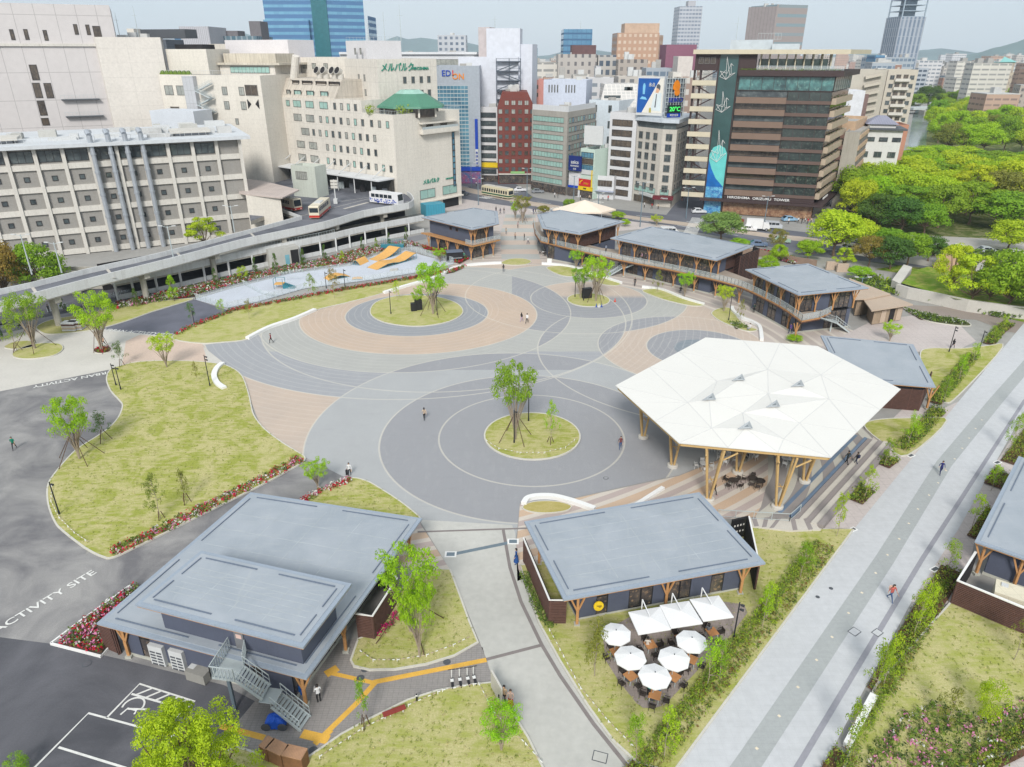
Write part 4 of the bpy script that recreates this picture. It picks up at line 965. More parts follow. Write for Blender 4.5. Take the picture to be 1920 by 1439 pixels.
# --- café pavilion (front centre)
B2=clean(gz([(1057,1128),(1435,1059),(1311,926),(983,981)],z1))
e2,R2,W2=pavilion('cafe_pavilion','single-storey café under a blue-grey roof with timber posts beside the white parasols',B2,z1,[1.35,1.2,1.2,1.8],{0:[('w',1.5),('d',1.0),('w',1.8),('g',2.1),('w',1.4),('g',2.0),('w',1.8),('d',1.2),('w',1.6)],1:[('w',2),('s',6)],3:[('g',3),('w',3),('g',3),('w',2)]},[(0,(.045,.53,.965),.8),(1,(.5,),.7),(3,(.1,),.9)],'café')
sg=thing('cafe_sign','round yellow sign hanging by the café door','sign',G(1122,1140,2.3));b=MB();c_=G(1122,1136,2.35);b.tube(c_,c_+Vector((.02,-.1,.02)),.42,.42,20);b.build('sign_disc',mat('sign_yellow',S(232,196,40),.5),sg)
b=MB();b.bar(c_+Vector((-.22,-.12,.05)),c_+Vector((.26,-.1,.05)),.02,.07);b.bar(c_+Vector((-.14,-.12,-.08)),c_+Vector((.18,-.1,-.08)),.02,.05);b.build('sign_mark',M_frame,sg)
sc=thing('slatted_screen','long brown slatted screen with white rim on the left side of the café','screen',G(1010,1120))
q=[G(981,1052),G(1029,1172),G(1060,1172)];slats(sc,q[0],q[1],0,2.6);slats(sc,q[1],q[2],0,2.6);b=MB();strip(b,[q[0],q[1],q[2]],.14,2.6,2.68);b.build('rim',M_white,sc)
sc=thing('slatted_screen','brown slatted screen at the right end of the café','screen',G(1415,1100));q=[G(1416,1108),G(1397,1012)];slats(sc,q[0],q[1],0,2.7);b=MB();strip(b,q,.14,2.7,2.78);b.build('rim',M_white,sc)
c_=G(1383,1010);sb=thing('menu_board','tall black notice board with white marks behind the café roof','notice board',c_);b=MB();b.box(-.95,-.12,.2,.95,.12,2.4);b.build('board',M_frame,sb,world=False)
b=MB()
for i in range(5):
 for j in range(2):b.box(-.75+i*.34,-.135,.9+j*.7,-.6+i*.34,-.122,1.1+j*.7)
b.build('notice',M_line,sb,world=False);sb.rotation_euler=(0,0,.35)
# --- pavilion at the right edge
B3=clean(gz([(1827,1018),(1920,1051),(2160,1130),(2200,960),(1909,858)],z1))
e3,R3,W3=pavilion('shop_pavilion','low shop building with grey roof cut by the right edge beside the promenade',B3,z1,1.3,{},[],'pavilion')
for i in range(len(R3)):
 I=inset(R3,.8)
 if abs(I[i].x-42.3)<2.5 and I[i].y<54:ypost(e3,(I[i].x,I[i].y),0,3.5,Vector((.8,-.3,0)))
sc=thing('slatted_yard','brown slatted equipment yard with white rim at the right edge, holding a cream tank','screen',G(1860,1140));q=[G(1815,1078),G(1781,1133),G(1897,1183),G(2050,1240)]
for i in range(3):slats(sc,q[i],q[i+1],0,2.5)
b=MB();strip(b,q,.2,2.5,2.62);b.build('rim',M_white,sc)
tk=thing('storage_tank','cream coloured panel tank inside the slatted yard at the right edge','tank',G(1900,1140));b=MB();a_,c_=G(1868,1085,2.2),G(1960,1115,2.2);d_=(c_-a_).normalized();n_=Vector((d_.y,-d_.x,0))
b.prism([a_,c_,c_+n_*2,a_+n_*2],.2,2.2);b.build('tank_body',mat('cream_panel',S(232,224,200),.6,.05,1,grid=(1,1,.04,.2)),tk);b=MB();b.prism([a_+d_*.4+n_*.4,a_+d_*.9+n_*.4,a_+d_*.9+n_*.9,a_+d_*.4+n_*.9],2.2,2.3);b.build('hatch',M_acw,tk)
# --- pavilion behind the canopy
B4=clean(gz([(1538,631),(1712,648),(1754,728),(1680,722),(1580,715)],z1))
e4,R4,W4=pavilion('rest_pavilion','single-storey building with grey roof partly hidden behind the white canopy',B4,z1,1.1,{},[],'pavilion')
sc=thing('slatted_screen','dark brown slatted wall below the roof behind the white canopy','screen',G(1690,768));slats(sc,G(1640,764),G(1722,771),0,3.1);slats(sc,G(1722,771),G(1738,735),0,3.1)
ypost(e4,G(1737,768),0,3.5,Vector((1,0,0)))
# --- two-storey buildings round the rim
z2=7.2
def two_storey(name,lab,px_,ins,sp1,sp0,posts,cat='building'):
 R=clean(gz(px_,z2));c=sum(R,Vector())/len(R);e=thing(name,lab,cat,(c.x,c.y,0));slab_roof(e,R,z2);W=inset(R,ins)
 storey(e,W,0,3.4,sp0);storey(e,W,3.75,z2-.1,sp1, False)
 for i,ts,dd in posts:
  I=inset(R,dd);a,b_=I[i],I[(i+1)%len(I)]
  for t_ in ts:ypost(e,a.lerp(b_,t_),3.5,z2-.1,b_-a, False)
 return e,R,W
def fe(R,p):
 """index of the edge whose middle is nearest to pixel p (ground)"""
 g=G(*p,z2); return min(range(len(R)),key=lambda i:((R[i]+R[(i+1)%len(R)])/2-Vector((g.x,g.y,0))).length)
px6=[(1397,507),(1515,496),(1629,542),(1497,555)];R6=clean(gz(px6,z2));f6=fe(R6,(1447,531));r6=fe(R6,(1563,548))
glaz=[('g',2.2),('w',1.2),('g',2.2),('w',.8),('g',2.6),('w',.6),('g',2.2)]
e6,R6,W6=two_storey('timber_house','two-storey grey-roofed building with timber posts at the end of the long deck',px6,1.5,{f6:glaz[::-1],r6:[('g',2),('w',2.4),('g',3),('w',.5)]},{f6:[('w',1),('g',2),('w',1),('g',2),('w',1.5),('d',2),('w',1)],r6:[('d',1),('w',3),('g',3),('w',.5)]},[(f6,(.06,.36,.66,.97),1.0),(r6,(.02,.3,.6,.95),1.0)])
px7=[(1144,448),(1344,490),(1413,463),(1221,426)];R7=clean(gz(px7,z2));f7=fe(R7,(1244,469));r7=fe(R7,(1378,476))
e7,R7,W7=two_storey('long_restaurant','long two-storey building with a wide blue-grey roof behind the wooden deck',px7,1.5,{f7:[('w',.6),('g',2),('w',1),('g',2.6),('w',.7),('g',2.4),('w',.7),('g',2.4),('w',.7),('g',2.4),('w',.5),('g',3)],r7:[('w',3),('s',4)]},{f7:[('w',2),('d',2),('w',1),('d',2),('w',1.5),('d',3),('w',2),('g',2),('w',2)],r7:[('w',3),('s',4)]},[(f7,(.03,.2,.36,.52,.68,.84,.98),1.1),(r7,(.15,),1.0)])
px8=[(1007,404),(1050,395),(1172,417),(1088,441),(1017,429)];R8=clean(gz(px8,z2));f8=fe(R8,(1052,435));r8=fe(R8,(1130,430))
e8,R8,W8=two_storey('gate_house','two-storey building with angular grey roof and brown slatted side, right of the gate plaza',px8,1.5,{f8:[('g',2),('w',.7),('g',2.4),('s',2)],r8:[('s',10)]},{f8:[('d',2),('w',4),('w',3)],r8:[('w',10)]},[(f8,(.06,.3,.6,.97),1.0),(r8,(.5,.95),.8)])
px9=[(790,409),(888,391),(933,398),(936,421),(885,432)];R9=clean(gz(px9,z2));f9=fe(R9,(838,421));r9=fe(R9,(910,427))
e9,R9,W9=two_storey('gate_house','two-storey blue-grey building with grey roof, left of the gate plaza by the skate park',px9,1.4,{f9:[('w',5),('w',6)],r9:[('g',3),('w',1)]},{f9:[('w',2),('g',2),('w',2),('g',2),('w',2)],r9:[('d',3),('w',1)]},[(f9,(.97,),.9),(r9,(.1,.6),.9)])
b=MB();I=inset(R9,-.2);a_,c_=I[f9],I[(f9+1)%len(I)];c2=I[(r9+1)%len(I)];O9=inset(R9,1.3)
b.prism(clean([a_,c_,c2,O9[(r9+1)%len(O9)],O9[(f9+1)%len(O9)],O9[f9]]),3.42,3.72);b.build('deck',M_wood,e9)
for t_ in (.1,.3,.5,.7,.97):ypost(e9,inset(R9,.3)[f9].lerp(inset(R9,.3)[(f9+1)%5],t_),0,3.4,c_-a_)
for t_ in (.4,.8):ypost(e9,inset(R9,.3)[r9].lerp(inset(R9,.3)[(r9+1)%5],t_),0,3.4,c2-c_)
b=MB();railing(b,c_+Vector((0,0,3.75)),c2+Vector((0,0,3.75)));railing(b,c_+Vector((0,0,3.75)),c_.lerp(a_,.12)+Vector((0,0,3.75)));b.build('railing',[M_steel,M_rglass],e9)
for x in (842,858):
 wa=W9[f9];wb=W9[(f9+1)%5];t_=.48 if x==842 else .62;p=wa.lerp(wb,t_);d=(wb-wa).normalized();n=Vector((d.y,-d.x,0))*.09
 b=MB();b.bar(p+n+Vector((0,0,6)),p+n+d*.9+Vector((0,0,6)),.06,.8);b.m(1).bar(p+n*1.4+d*.1+Vector((0,0,6)),p+n*1.4+d*.8+Vector((0,0,6)),.05,.6);b.build('window',[M_slat,M_dark],e9)
 # --- long curved deck
dk=thing('timber_deck','long curved upper deck with glass railing linking the three two-storey buildings','walkway',G(1250,520))
out=[(1000,418),(1004,440),(1014,454),(1050,463),(1088,472),(1167,490),(1245,505),(1300,517),(1340,526),(1370,534),(1400,544),(1461,575),(1503,604),(1536,598),(1557,588)]
inn=[(1552,572),(1509,583),(1412,528),(1350,505),(1161,470),(1130,467),(1088,457),(1030,443),(1014,434),(1012,418)]
O=smooth(gz(out[2:13],3.5),4, False);O=[G(*p,3.5) for p in out[:2]]+[Vector((p[0],p[1],0)) for p in O]+[G(*p,3.5) for p in out[13:]]
poly=[(p.x,p.y) for p in O]+[(p.x,p.y) for p in gz(inn,3.5)]
b=MB();b.prism(poly,3.5,3.66);b.build('deck_floor',M_ltwood,dk)
b=MB();OE=[Vector((p.x,p.y,0)) for p in O]
strip(b,OE,.12,3.30,3.68);b.build('deck_edge',M_wood,dk)
b=MB();strip(b,OE,.2,3.08,3.28,.35);strip(b,OE,.16,3.38,3.48,-.09);b.build('edge_beam',M_slat,dk)
b=MB()
for p,q in zip(OE[:-1],OE[1:]):railing(b,p+Vector((0,0,3.66)),q+Vector((0,0,3.66)),1.1,1.2)
b.build('railing',[M_steel,M_rglass],dk)
acc=0
for p,q in zip(OE[2:-1],OE[3:]):
 acc+=(q-p).length
 if acc>4.2:acc=0;d=(q-p).normalized();ypost(dk,p+Vector((-d.y,d.x,0))*.8,0,3.1,d)
for lab,p0_,p1_,p2_,w_ in (('galvanised stair from the long deck down to the plaza terrace',G(1205,490,3.66),G(1172,500,1.9),G(1140,516,.05),1.8),('galvanised stair at the end of the two-storey timber building',G(1538,596,3.66),G(1560,602,1.9),G(1588,620,.05),1.8),('pale stair down to the gate plaza at the left two-storey building',G(915,424,3.75),G(907,447,1.9),G(902,472,.4),2.0)):
 s_=thing('steel_stair',lab,'stair',(p2_.x,p2_.y,0));d_=(p1_-p0_);d_.z=0;d_.normalize();stair(s_,p0_,p1_-d_*.5,w_);stair(s_,p1_+d_*.5,p2_,w_);b=MB();b.bar(p1_-d_*.6,p1_+d_*.6,w_,.08);b.build('landing',M_steel,s_)
 b=MB();b.bar(Vector((p1_.x,p1_.y,0)),p1_,.2,.2);b.build('column',M_steel,s_)
sc=thing('slatted_yard','tall brown slatted wall with open top at the right end of the long grey roof','screen',G(1400,520));q=gz([(1378,476),(1389,480),(1425,466),(1413,462)],6.3)
for i in range(3):slats(sc,q[i],q[i+1],0,6.3,sp=.3)
# --- beige toilet block
tb=thing('toilet_block','low beige block with two sloping tan roofs beside the mauve square','building',G(1660,590));M_tan=mat('tan_roof',S(198,178,158),.7,.05,.4,grid=(.6,0,.03,.15));M_tanw=mat('tan_board',S(170,150,128),.8,.15,1.5,grid=(.3,0,.03,.4))
A_=gz([(1634,584),(1712,572),(1667,554),(1618,562)],3.1);b=MB();b.prism(A_,3.0,3.2);b.build('roof',M_tan,tb);b=MB();b.prism(inset(clean(A_),1.0),.1,3.0);b.build('wall',M_tanw,tb)
A2_=gz([(1600,562),(1628,561),(1670,552),(1592,522)],3.4);b=MB();b.prism(A2_,3.25,3.45);b.build('roof',M_tan,tb);b=MB();b.prism(inset(clean(A2_),.8),.1,3.25);b.build('wall',M_tanw,tb)
Wt=inset(clean(A_),1.0)
for k in (.25,.55,.8):
 i=min(range(4),key=lambda i:(Wt[i]+Wt[(i+1)%4]).y);a_,c_=Wt[i],Wt[(i+1)%4];d=(c_-a_).normalized();n=Vector((d.y,-d.x,0))*.06;p=a_.lerp(c_,k)+n;b=MB();b.bar(p+Vector((0,0,1.3)),p+d*1.1+Vector((0,0,1.3)),.06,2.3);b.build('doorway',M_dark if k==.55 else M_tan,tb)
b=MB();wl=GL([(1678,553),(1700,560),(1740,568),(1811,584),(1880,594),(1960,603)]);strip(b,wl,.5,0,2.2);tag(b.build('retaining_wall',M_conc2),'long white retaining wall under the sloping grass on the right','wall')
sheet('grass_bank',gz([(1690,531),(1793,561),(1884,574),(1990,590),(1990,520),(1800,510),(1740,500),(1715,508)],2.0),2.0,M_grassg)
b=MB();b.prism(GL([(1745,520),(1770,492),(1795,495),(1800,530)]),1.9,3.0);tag(b.build('mound',mat('bare_earth',S(196,160,128),.95,.1,.5)),'low tan earth mound on the grass bank behind the white wall','mound')
b=MB();b.prism(GL([(1683,553),(1668,545),(1690,515),(1706,520)]),0,2.2);tag(b.build('stair_block',M_conc2),'white concrete stair block at the near end of the retaining wall','stair')
for k,(x,y) in enumerate(((1558,506),(1578,510))):
 g=G(x,y);b=MB();b.box(g.x-1.2,g.y-.3,0,g.x+1.2,g.y+.3,1.8);tag(b.build('stone_slab',M_tan),('left','right')[k]+' one of two beige upright slabs behind the timber building','slab')
b=MB();strip(b,GL([(1370,475),(1420,480),(1480,492),(1530,500)]),.4,0,1.4);tag(b.build('garden_wall',mat('garden_wall',S(150,128,112),.85,.15,1)),'low brown garden wall in front of the avenue planting','wall')
kx=thing('kiosk','black box kiosk with open counter beside the skate park','kiosk',G(852,490),.25);b=MB();b.box(-1.8,-1,0,1.8,1,2.3);b.build('body',M_frame,kx,world=False);b=MB();b.box(-1.9,-1.3,2.3,1.9,1.1,2.42);b.build('roof',M_gut,kx,world=False);b=MB();b.box(-.9,-1.3,.95,1.6,-1.02,1.02);b.build('counter',M_steel,kx,world=False)
tt=thing('event_tent','cream peaked tent behind the gate house roof near the avenue','tent',G(1095,410));b=MB();g=G(1095,410)
P_=[Vector((g.x+9*math.cos(a*1.0472),g.y+5*math.sin(a*1.0472),2.6)) for a in range(6)]
for i in range(6):b.face([P_[i],P_[(i+1)%6],(g.x,g.y,5.2)]);b.face([(P_[i].x,P_[i].y,2.6),(P_[(i+1)%6].x,P_[(i+1)%6].y,2.6),(P_[(i+1)%6].x,P_[(i+1)%6].y,2.2),(P_[i].x,P_[i].y,2.2)])
b.build('canopy',mat('tent_cloth',S(242,226,208),.8,.04,1),tt)
for i in range(6):b=MB();b.tube((P_[i].x*.98+g.x*.02,P_[i].y,0),(P_[i].x*.98+g.x*.02,P_[i].y,2.5),.06);b.build('tent_pole',M_steel,tt)
# ================================================================== CANOPY, FURNITURE, SKATE PARK, ELEVATED ROAD, VEHICLES
from mathutils.geometry import delaunay_2d_cdt
M_memb=mat('membrane',S(250,248,242,.9),.6,.015,.3,fine=.01);M_tim2=mat('pale_timber',S(212,178,122),.7,.08,2)
cp=thing('membrane_canopy','huge white six-sided membrane canopy on leaning timber posts','canopy',G(1410,880))
hexa=clean(gz([(1154,723),(1323,633),(1533,649),(1689,730),(1558,858),(1273,831)],7.0))
peaks=gz([(1386,703),(1497,714),(1331,739),(1451,752),(1399,792)],8.2)
low=gz([(1441,735),(1393,771),(1335,800),(1290,752),(1345,712),(1555,745),(1500,790),(1440,690),(1540,700),(1470,820)],7.35)
pts=[(p.x,p.y) for p in hexa];hs_=[7.0]*6;n6=6
for i in range(6):
 for t_ in (.33,.66):p=hexa[i].lerp(hexa[(i+1)%6],t_);pts.append((p.x,p.y));hs_.append(7.0)
for p in peaks:pts.append((p.x,p.y));hs_.append(7.5)
for p in low:pts.append((p.x,p.y));hs_.append(7.12)
vs,es,fs=delaunay_2d_cdt([Vector(p) for p in pts],[],[],0,1e-4)[:3]
hh=[min(((v.x-p[0])**2+(v.y-p[1])**2,h) for p,h in zip(pts,hs_))[1] for v in vs]
b=MB()
for f in fs:
 P=[(vs[i].x,vs[i].y,hh[i]) for i in f]
 if (Vector(P[1])-Vector(P[0])).cross(Vector(P[2])-Vector(P[0])).z<0:P=P[::-1]
 b.face(P)
b.prism([(v.x,v.y) for v in inset(hexa,0)],6.93,6.99,top=False);b.build('membrane',M_memb,cp)
b=MB()
for f in fs:
 for i,j in ((f[0],f[1]),(f[1],f[2]),(f[2],f[0])):
  if i<j and max(hh[i],hh[j])>7.05:b.bar((vs[i].x,vs[i].y,hh[i]+.005),(vs[j].x,vs[j].y,hh[j]+.005),.07,.03)
b.build('seam',mat('seam_grey',S(222,222,220),.6,.02),cp)
for k,p in enumerate(peaks):
 b=MB();d=Vector((.97,.1,0));c=Vector((p.x,p.y-.3,0));n=Vector((0,1,0));A=c-d*.95+Vector((0,0,7.62));B=c+d*.75+Vector((0,0,7.6));T_=c+n*.55+d*.45+Vector((0,0,8.2));b.face([A,B,T_]);b.face([B,c+n*.9+d*.5+Vector((0,0,7.6)),T_]);b.face([c+n*.9+d*.5+Vector((0,0,7.6)),A,T_])
 for q in (.12,.34,.56):g_=(A+B+T_)/3-Vector((0,.03,0));U_=[g_+(v-g_)*(1-q) for v in (A,B,T_)];b.m(1);[b.bar(U_[i_],U_[(i_+1)%3],.05,.05) for i_ in range(3)]
 b.m(0);b.build('vent',[mat('vent_grey',S(120,128,134),.6),mat('vent_slat',S(186,192,196),.5)],cp)
b=MB();I=inset(hexa,.35)
for i in range(6):
 a,c=I[i],I[(i+1)%6];b.bar(a+Vector((0,0,6.72)),c+Vector((0,0,6.72)),.28,.36)
 for t_ in (.25,.5,.75):p=a.lerp(c,t_);o_=(I[(i+3)%6].lerp(I[(i+4)%6],1-t_));b.bar(p+Vector((0,0,6.7)),p.lerp(o_,.5)+Vector((0,0,6.7)),.2,.3)
b.build('timber_beam',M_tim2,cp)
for x,y in ((1206,821),(1261,875),(1383,887),(1457,952),(1508,904),(1328,938),(1300,770),(1580,800),(1450,800)):
 f=G(x,y);b=MB();b.m(1).lathe((f.x,f.y,0),[(.62,0),(.62,.28),(.5,.34),(0,.34)],16);b.m(0)
 for a in range(4):
  an=a*1.5708+.5;p=Vector((f.x+.22*math.cos(an),f.y+.22*math.sin(an),.3));q=Vector((f.x+1.25*math.cos(an),f.y+1.25*math.sin(an),6.6));b.tube(p,q,.13,.12,8)
  b.bar(q-Vector((0,0,1.0)),q+Vector((1.3*math.cos(an+.8),1.3*math.sin(an+.8),0)),.1,.14)
 m_=Vector((f.x,f.y,2.6));b.bar(m_-Vector((.55,0,0)),m_+Vector((.55,0,0)),.07,.07);b.bar(m_-Vector((0,.55,0)),m_+Vector((0,.55,0)),.07,.07)
 b.build('leaning_post',[M_tim2,M_conc2],cp)
stp=thing('terrace_steps','long grey and cream steps with a blue drain line beside the white canopy','steps',G(1560,900))
A_=[G(1481,970),G(1622,822)];dr=(A_[1]-A_[0]);n_=Vector((dr.y,-dr.x,0)).normalized()
M_st1,M_st2=mat('step_cream',S(212,206,196),.85,.06,1),mat('step_grey',S(160,152,150),.85,.06,1)
for k in range(5):
 b=MB();b.prism([A_[0]+n_*(.3+k*.6),A_[1]+n_*(.3+k*.6),A_[1]+n_*(.9+k*.6),A_[0]+n_*(.9+k*.6)],0,.12+.11*k);b.build('step',[M_st2,M_st1][k%2],stp)
b=MB();b.prism([A_[0]-n_*1.3,A_[1]-n_*1.3,A_[1]-n_*.9,A_[0]-n_*.9],.02,.05);b.prism([A_[0]-n_*.1,A_[1]-n_*.1,A_[1]+n_*.25,A_[0]+n_*.25],.02,.13);b.build('drain_line',mat('drain_blue',S(116,136,160),.5),stp)
b=MB();q=[G(1398,975),G(1410,992),G(1480,1000),G(1538,998),G(1520,978),G(1445,978)]
b.prism(q,0,.3);b.build('landing',M_st1,stp);b=MB()
for k in range(5):a,c=q[1].lerp(q[2],k/5+.05) if k<3 else q[2].lerp(q[3],(k-3)/2+.1),q[0].lerp(q[4],k/5+.08);b.prism([a,a+Vector((.5,.1,0)),c+Vector((.5,.1,0)),c],.3,.305+.001*k)
b.build('paving_stripe',M_st2,stp)
b=MB();railing(b,G(1345,970,.3),G(1480,978,.3),.9,1.5, False);railing(b,G(1480,978,.3),G(1500,960,.3),.9,1.5, False);b.build('railing',[M_steel,M_rglass],stp)
# --- furniture prototypes
def table_proto(name,top,leg,r=.4,rnd_=False,h=.72):
 e=thing(name,'x','table');b=MB()
 if rnd_:b.lathe((0,0,0),[(r,h-.03),(r,h),(0,h)],16);b.lathe((0,0,0),[(0,h-.03),(r,h-.03)],16)
 else:b.box(-r,-r,h-.04,r,r,h)
 b.build('table_top',top,e,world=False)
 for a in range(4):
  an=a*1.5708+.785;q=r*(1.1 if not rnd_ else .75);b=MB();b.bar((q*math.cos(an),q*math.sin(an),0),(q*math.cos(an)*.95,q*math.sin(an)*.95,h-.04),.05);b.build('leg',leg,e,world=False)
 return e
def chair_proto(name,m_,m2):
 e=thing(name,'x','chair');b=MB();b.box(-.22,-.22,.41,.22,.22,.45);b.build('seat',m_,e,world=False)
 b=MB();b.bar((-.22,.22,.62),(.22,.22,.62),.04,.3);b.bar((-.2,.21,.45),(-.2,.22,.8),.04);b.bar((.2,.21,.45),(.2,.22,.8),.04);b.bar((-.24,.2,.64),(-.24,-.15,.62),.04);b.bar((.24,.2,.64),(.24,-.15,.62),.04);b.build('backrest',m_,e,world=False)
 for sx in (-1,1):
  for sy in (-1,1):b=MB();b.bar((sx*.2,sy*.2,.41),(sx*.23,sy*.23,0),.03);b.build('leg',m2,e,world=False)
 return e
M_blkc=mat('dark_wicker',S(66,58,54),.7,.1,4);M_whc=mat('white_plastic',S(238,238,236),.5,.02,2)
M_ttop=mat('orange_tabletop',S(204,146,96),.6,.1,3)
t_wood=table_proto('cafe_table',M_ttop,M_steel,.42);t_wht=table_proto('round_table',M_whc,M_whc,.5, True);t_drk=table_proto('round_table',M_blkc,M_blkc,.55, True)
c_dark=chair_proto('wicker_chair',M_blkc,M_blkc);c_wht=chair_proto('white_chair',M_whc,M_whc)
def set_(tp,cp_,g,n,r,a0,tl,cl,tg,cg):
 dup(tp,(g.x,g.y,.03),a0,tl,tg)
 for k in range(n):
  a=a0+k*6.283/n;dup(cp_,(g.x+r*math.cos(a),g.y+r*math.sin(a),.03),a-1.571,cl,cg)
wedge=[(1129,1188),(1136,1242),(1160,1280),(1193,1321),(1205,1330),(1225,1331),(1246,1325),(1261,1309),(1300,1268),(1335,1230),(1371,1192),(1401,1152),(1395,1136),(1350,1130),(1180,1160)]
sheet('cafe_terrace',GL(wedge),.14,mat('terrace_paving',S(166,154,148),.85,.08,.4,grid=(.3,.3,.02,.3)),'structure',.01)
umb=thing('parasol','x','parasol');b=MB()
for i in range(8):
 a0,a1=i*.7854,(i+1)*.7854
 b.face([(1.2*math.cos(a0),1.2*math.sin(a0),2.25),(1.2*math.cos(a1),1.2*math.sin(a1),2.25),(0,0,2.62)]);b.face([(1.2*math.cos(a0),1.2*math.sin(a0),2.25),(1.2*math.cos(a1),1.2*math.sin(a1),2.25),(1.2*math.cos(a1),1.2*math.sin(a1),2.13),(1.2*math.cos(a0),1.2*math.sin(a0),2.13)])
M_par=mat('parasol_cloth',S(250,250,250,.93),.7,.02,1);b.build('canopy',M_par,umb,world=False)
for i in range(8):b=MB();a0=i*.7854;b.bar((0,0,2.58),(1.19*math.cos(a0),1.19*math.sin(a0),2.22),.02);b.build('rib',M_steel,umb,world=False)
b=MB();b.tube((0,0,0),(0,0,2.6),.025);b.build('pole',M_steel,umb,world=False);b=MB();b.lathe((0,0,0),[(.25,0),(.25,.08),(0,.08)],12);b.build('base',M_iron,umb,world=False);b=MB();b.lathe((0,0,2.6),[(.04,0),(.04,.1),(0,.12)],8);b.build('finial',M_iron,umb,world=False)
for i,((x,y),l) in enumerate(zip(((1155,1187),(1182,1231),(1264,1233),(1297,1201),(1228,1266)),('eight-sided white parasol behind the twiggy tree, nearest the café door','eight-sided white parasol second from the twiggy tree','eight-sided white parasol in the middle of the terrace','eight-sided white parasol nearest the promenade hedge','eight-sided white parasol at the pointed end of the terrace over two people'))):
 g=G(x,y,2.5);g.z=.15
 dup(umb,g,.2+.3*i,l);set_(t_wood,c_dark,Vector((g.x+.12,g.y-.15,.15)),4,.85,.4+.2*i,'square orange-topped table under a white parasol','dark wicker chair at a table under the white parasols','tables under the white parasols','dark chairs of the café terrace')
discard(umb)
for k,cn in enumerate((((1178,1147),(1238,1137),(1258,1179),(1197,1189)),((1237,1134),(1292,1126),(1318,1168),(1258,1177)),((1293,1123),(1348,1116),(1376,1156),(1319,1164)))):
 C4=clean(gz(cn,2.6));c=sum(C4,Vector())/4;e=thing('square_parasol',('square white parasol nearest the café door','middle one of the three square white parasols','square white parasol nearest the promenade')[k],'parasol',(c.x,c.y,.15));b=MB()
 for i in range(4):
  a,d=C4[i],C4[(i+1)%4];b.face([(a.x,a.y,2.55),(d.x,d.y,2.55),(c.x,c.y,2.85)]);b.face([(a.x,a.y,2.55),(a.x,a.y,2.45),(d.x,d.y,2.45),(d.x,d.y,2.55)])
 b.build('canopy',M_par,e);b=MB();q=(C4[2]+C4[3])/2+Vector((-.1,.5,0)) if C4[2].y>c.y else c+Vector((-.4,1.4,0));b.tube((q.x,q.y,.15),(q.x,q.y,3.1),.05);b.bar((q.x,q.y,3.1),(c.x,c.y,2.95),.07);b.build('pole',M_par,e);b=MB();b.box(q.x-.35,q.y-.35,.15,q.x+.35,q.y+.35,.25);b.build('base',M_iron,e)
 set_(t_wood,c_dark,Vector((c.x+.1,c.y-.7,.15)),4,.85,.3,'square orange-topped table under a white parasol','dark wicker chair at a table under the white parasols','tables under the white parasols','dark chairs of the café terrace')
for x,y in ((1319,879),(1362,866),(1404,857),(1472,869),(1340,845)):set_(t_wht,c_wht,G(x,y),4,.85,x*.1,'white round table under the big canopy','white chair at a white table under the big canopy','white tables under the canopy','white chairs under the canopy')
for x,y in ((1374,911),(1410,907),(1352,893) if False else (1424,912)):set_(t_drk,c_dark,G(x,y),4 if x!=1424 else 1,.9,x*.1,'dark round table under the front edge of the canopy' if x!=1424 else 'small dark side table under the canopy','dark chair at a dark table under the canopy','dark tables under the canopy','dark chairs under the canopy')
for x,y in ((1020,478),(1036,481),(1052,484),(1068,487),(1205,514),(1220,518),(1240,523),(1262,529),(1300,536),(1316,538),(1078,492)):set_(t_wht,c_dark,G(x,y),4,.9,x*.1,'white round table on the terrace in front of the long deck','dark chair at a table in front of the long deck','outdoor tables along the deck','outdoor chairs along the deck')
for o in (t_wood,t_wht,t_drk,c_dark,c_wht):discard(o)
sl_=gz([(1632,1298),(1647,1305),(1595,1401),(1582,1390)],.5);b=MB();b.prism(sl_,.06,.5);tag(b.build('slab_bench',M_white),'long white slab bench in the planting right of the promenade','bench')
bn=thing('bench','dark red bench on the lower lawn edge beside the brick path','bench',G(738,1340));a,c=G(718,1341,.45),G(760,1325,.45)
b=MB();b.bar(a,c,.42,.07);b.build('seat',mat('red_bench',S(148,62,54),.5,.06,2),bn)
for q in (a.lerp(c,.1),a.lerp(c,.9)):b=MB();b.bar(Vector((q.x,q.y,0)),Vector((q.x,q.y,.42)),.3,.12);b.build('leg',M_conc2,bn)
for k,(a,c,l) in enumerate((((491,1413),(504,1418),'narrow wooden slatted bin cabinet, leftmost of the three'),((503,1418),(531,1430),'middle wooden slatted bin cabinet of the three by the path'),((533,1431),(570,1438),'wooden slatted bin cabinet nearest the yellow guide strip'))):
 A,B_=G(a[0],a[1]+12),G(c[0],c[1]+14);n=Vector((-(B_-A).y,(B_-A).x,0)).normalized()*.8;lk=thing('bin_cabinet',l,'cabinet',(A.x,A.y,0));b=MB();b.prism([A,B_,B_+n,A+n],.08,1.35);b.build('body',mat('cedar_board',S(140,98,66),.7,.2,3,grid=(.1,0,.02,.6)),lk);b=MB();b.prism([A-n*.05,B_-n*.05,B_+n*1.05,A+n*1.05],1.35,1.42);b.build('lid',mat('cedar_top',S(186,144,112),.7,.15,3,grid=(.1,0,.015,.4)),lk)
ks=thing('kick_scooter','white and black kick scooter parked on the grey brick path, one of four','scooter',(0,0,0),0,'kick scooters parked in a row')
b=MB();b.box(-.09,-.42,.09,.09,.42,.15);b.build('deck',M_frame,ks,world=False);b=MB();b.bar((0,.45,.12),(0,.34,1.1),.06);b.build('stem',M_whc,ks,world=False);b=MB();b.bar((-.27,.34,1.1),(.27,.34,1.1),.04);b.build('handlebar',M_frame,ks,world=False)
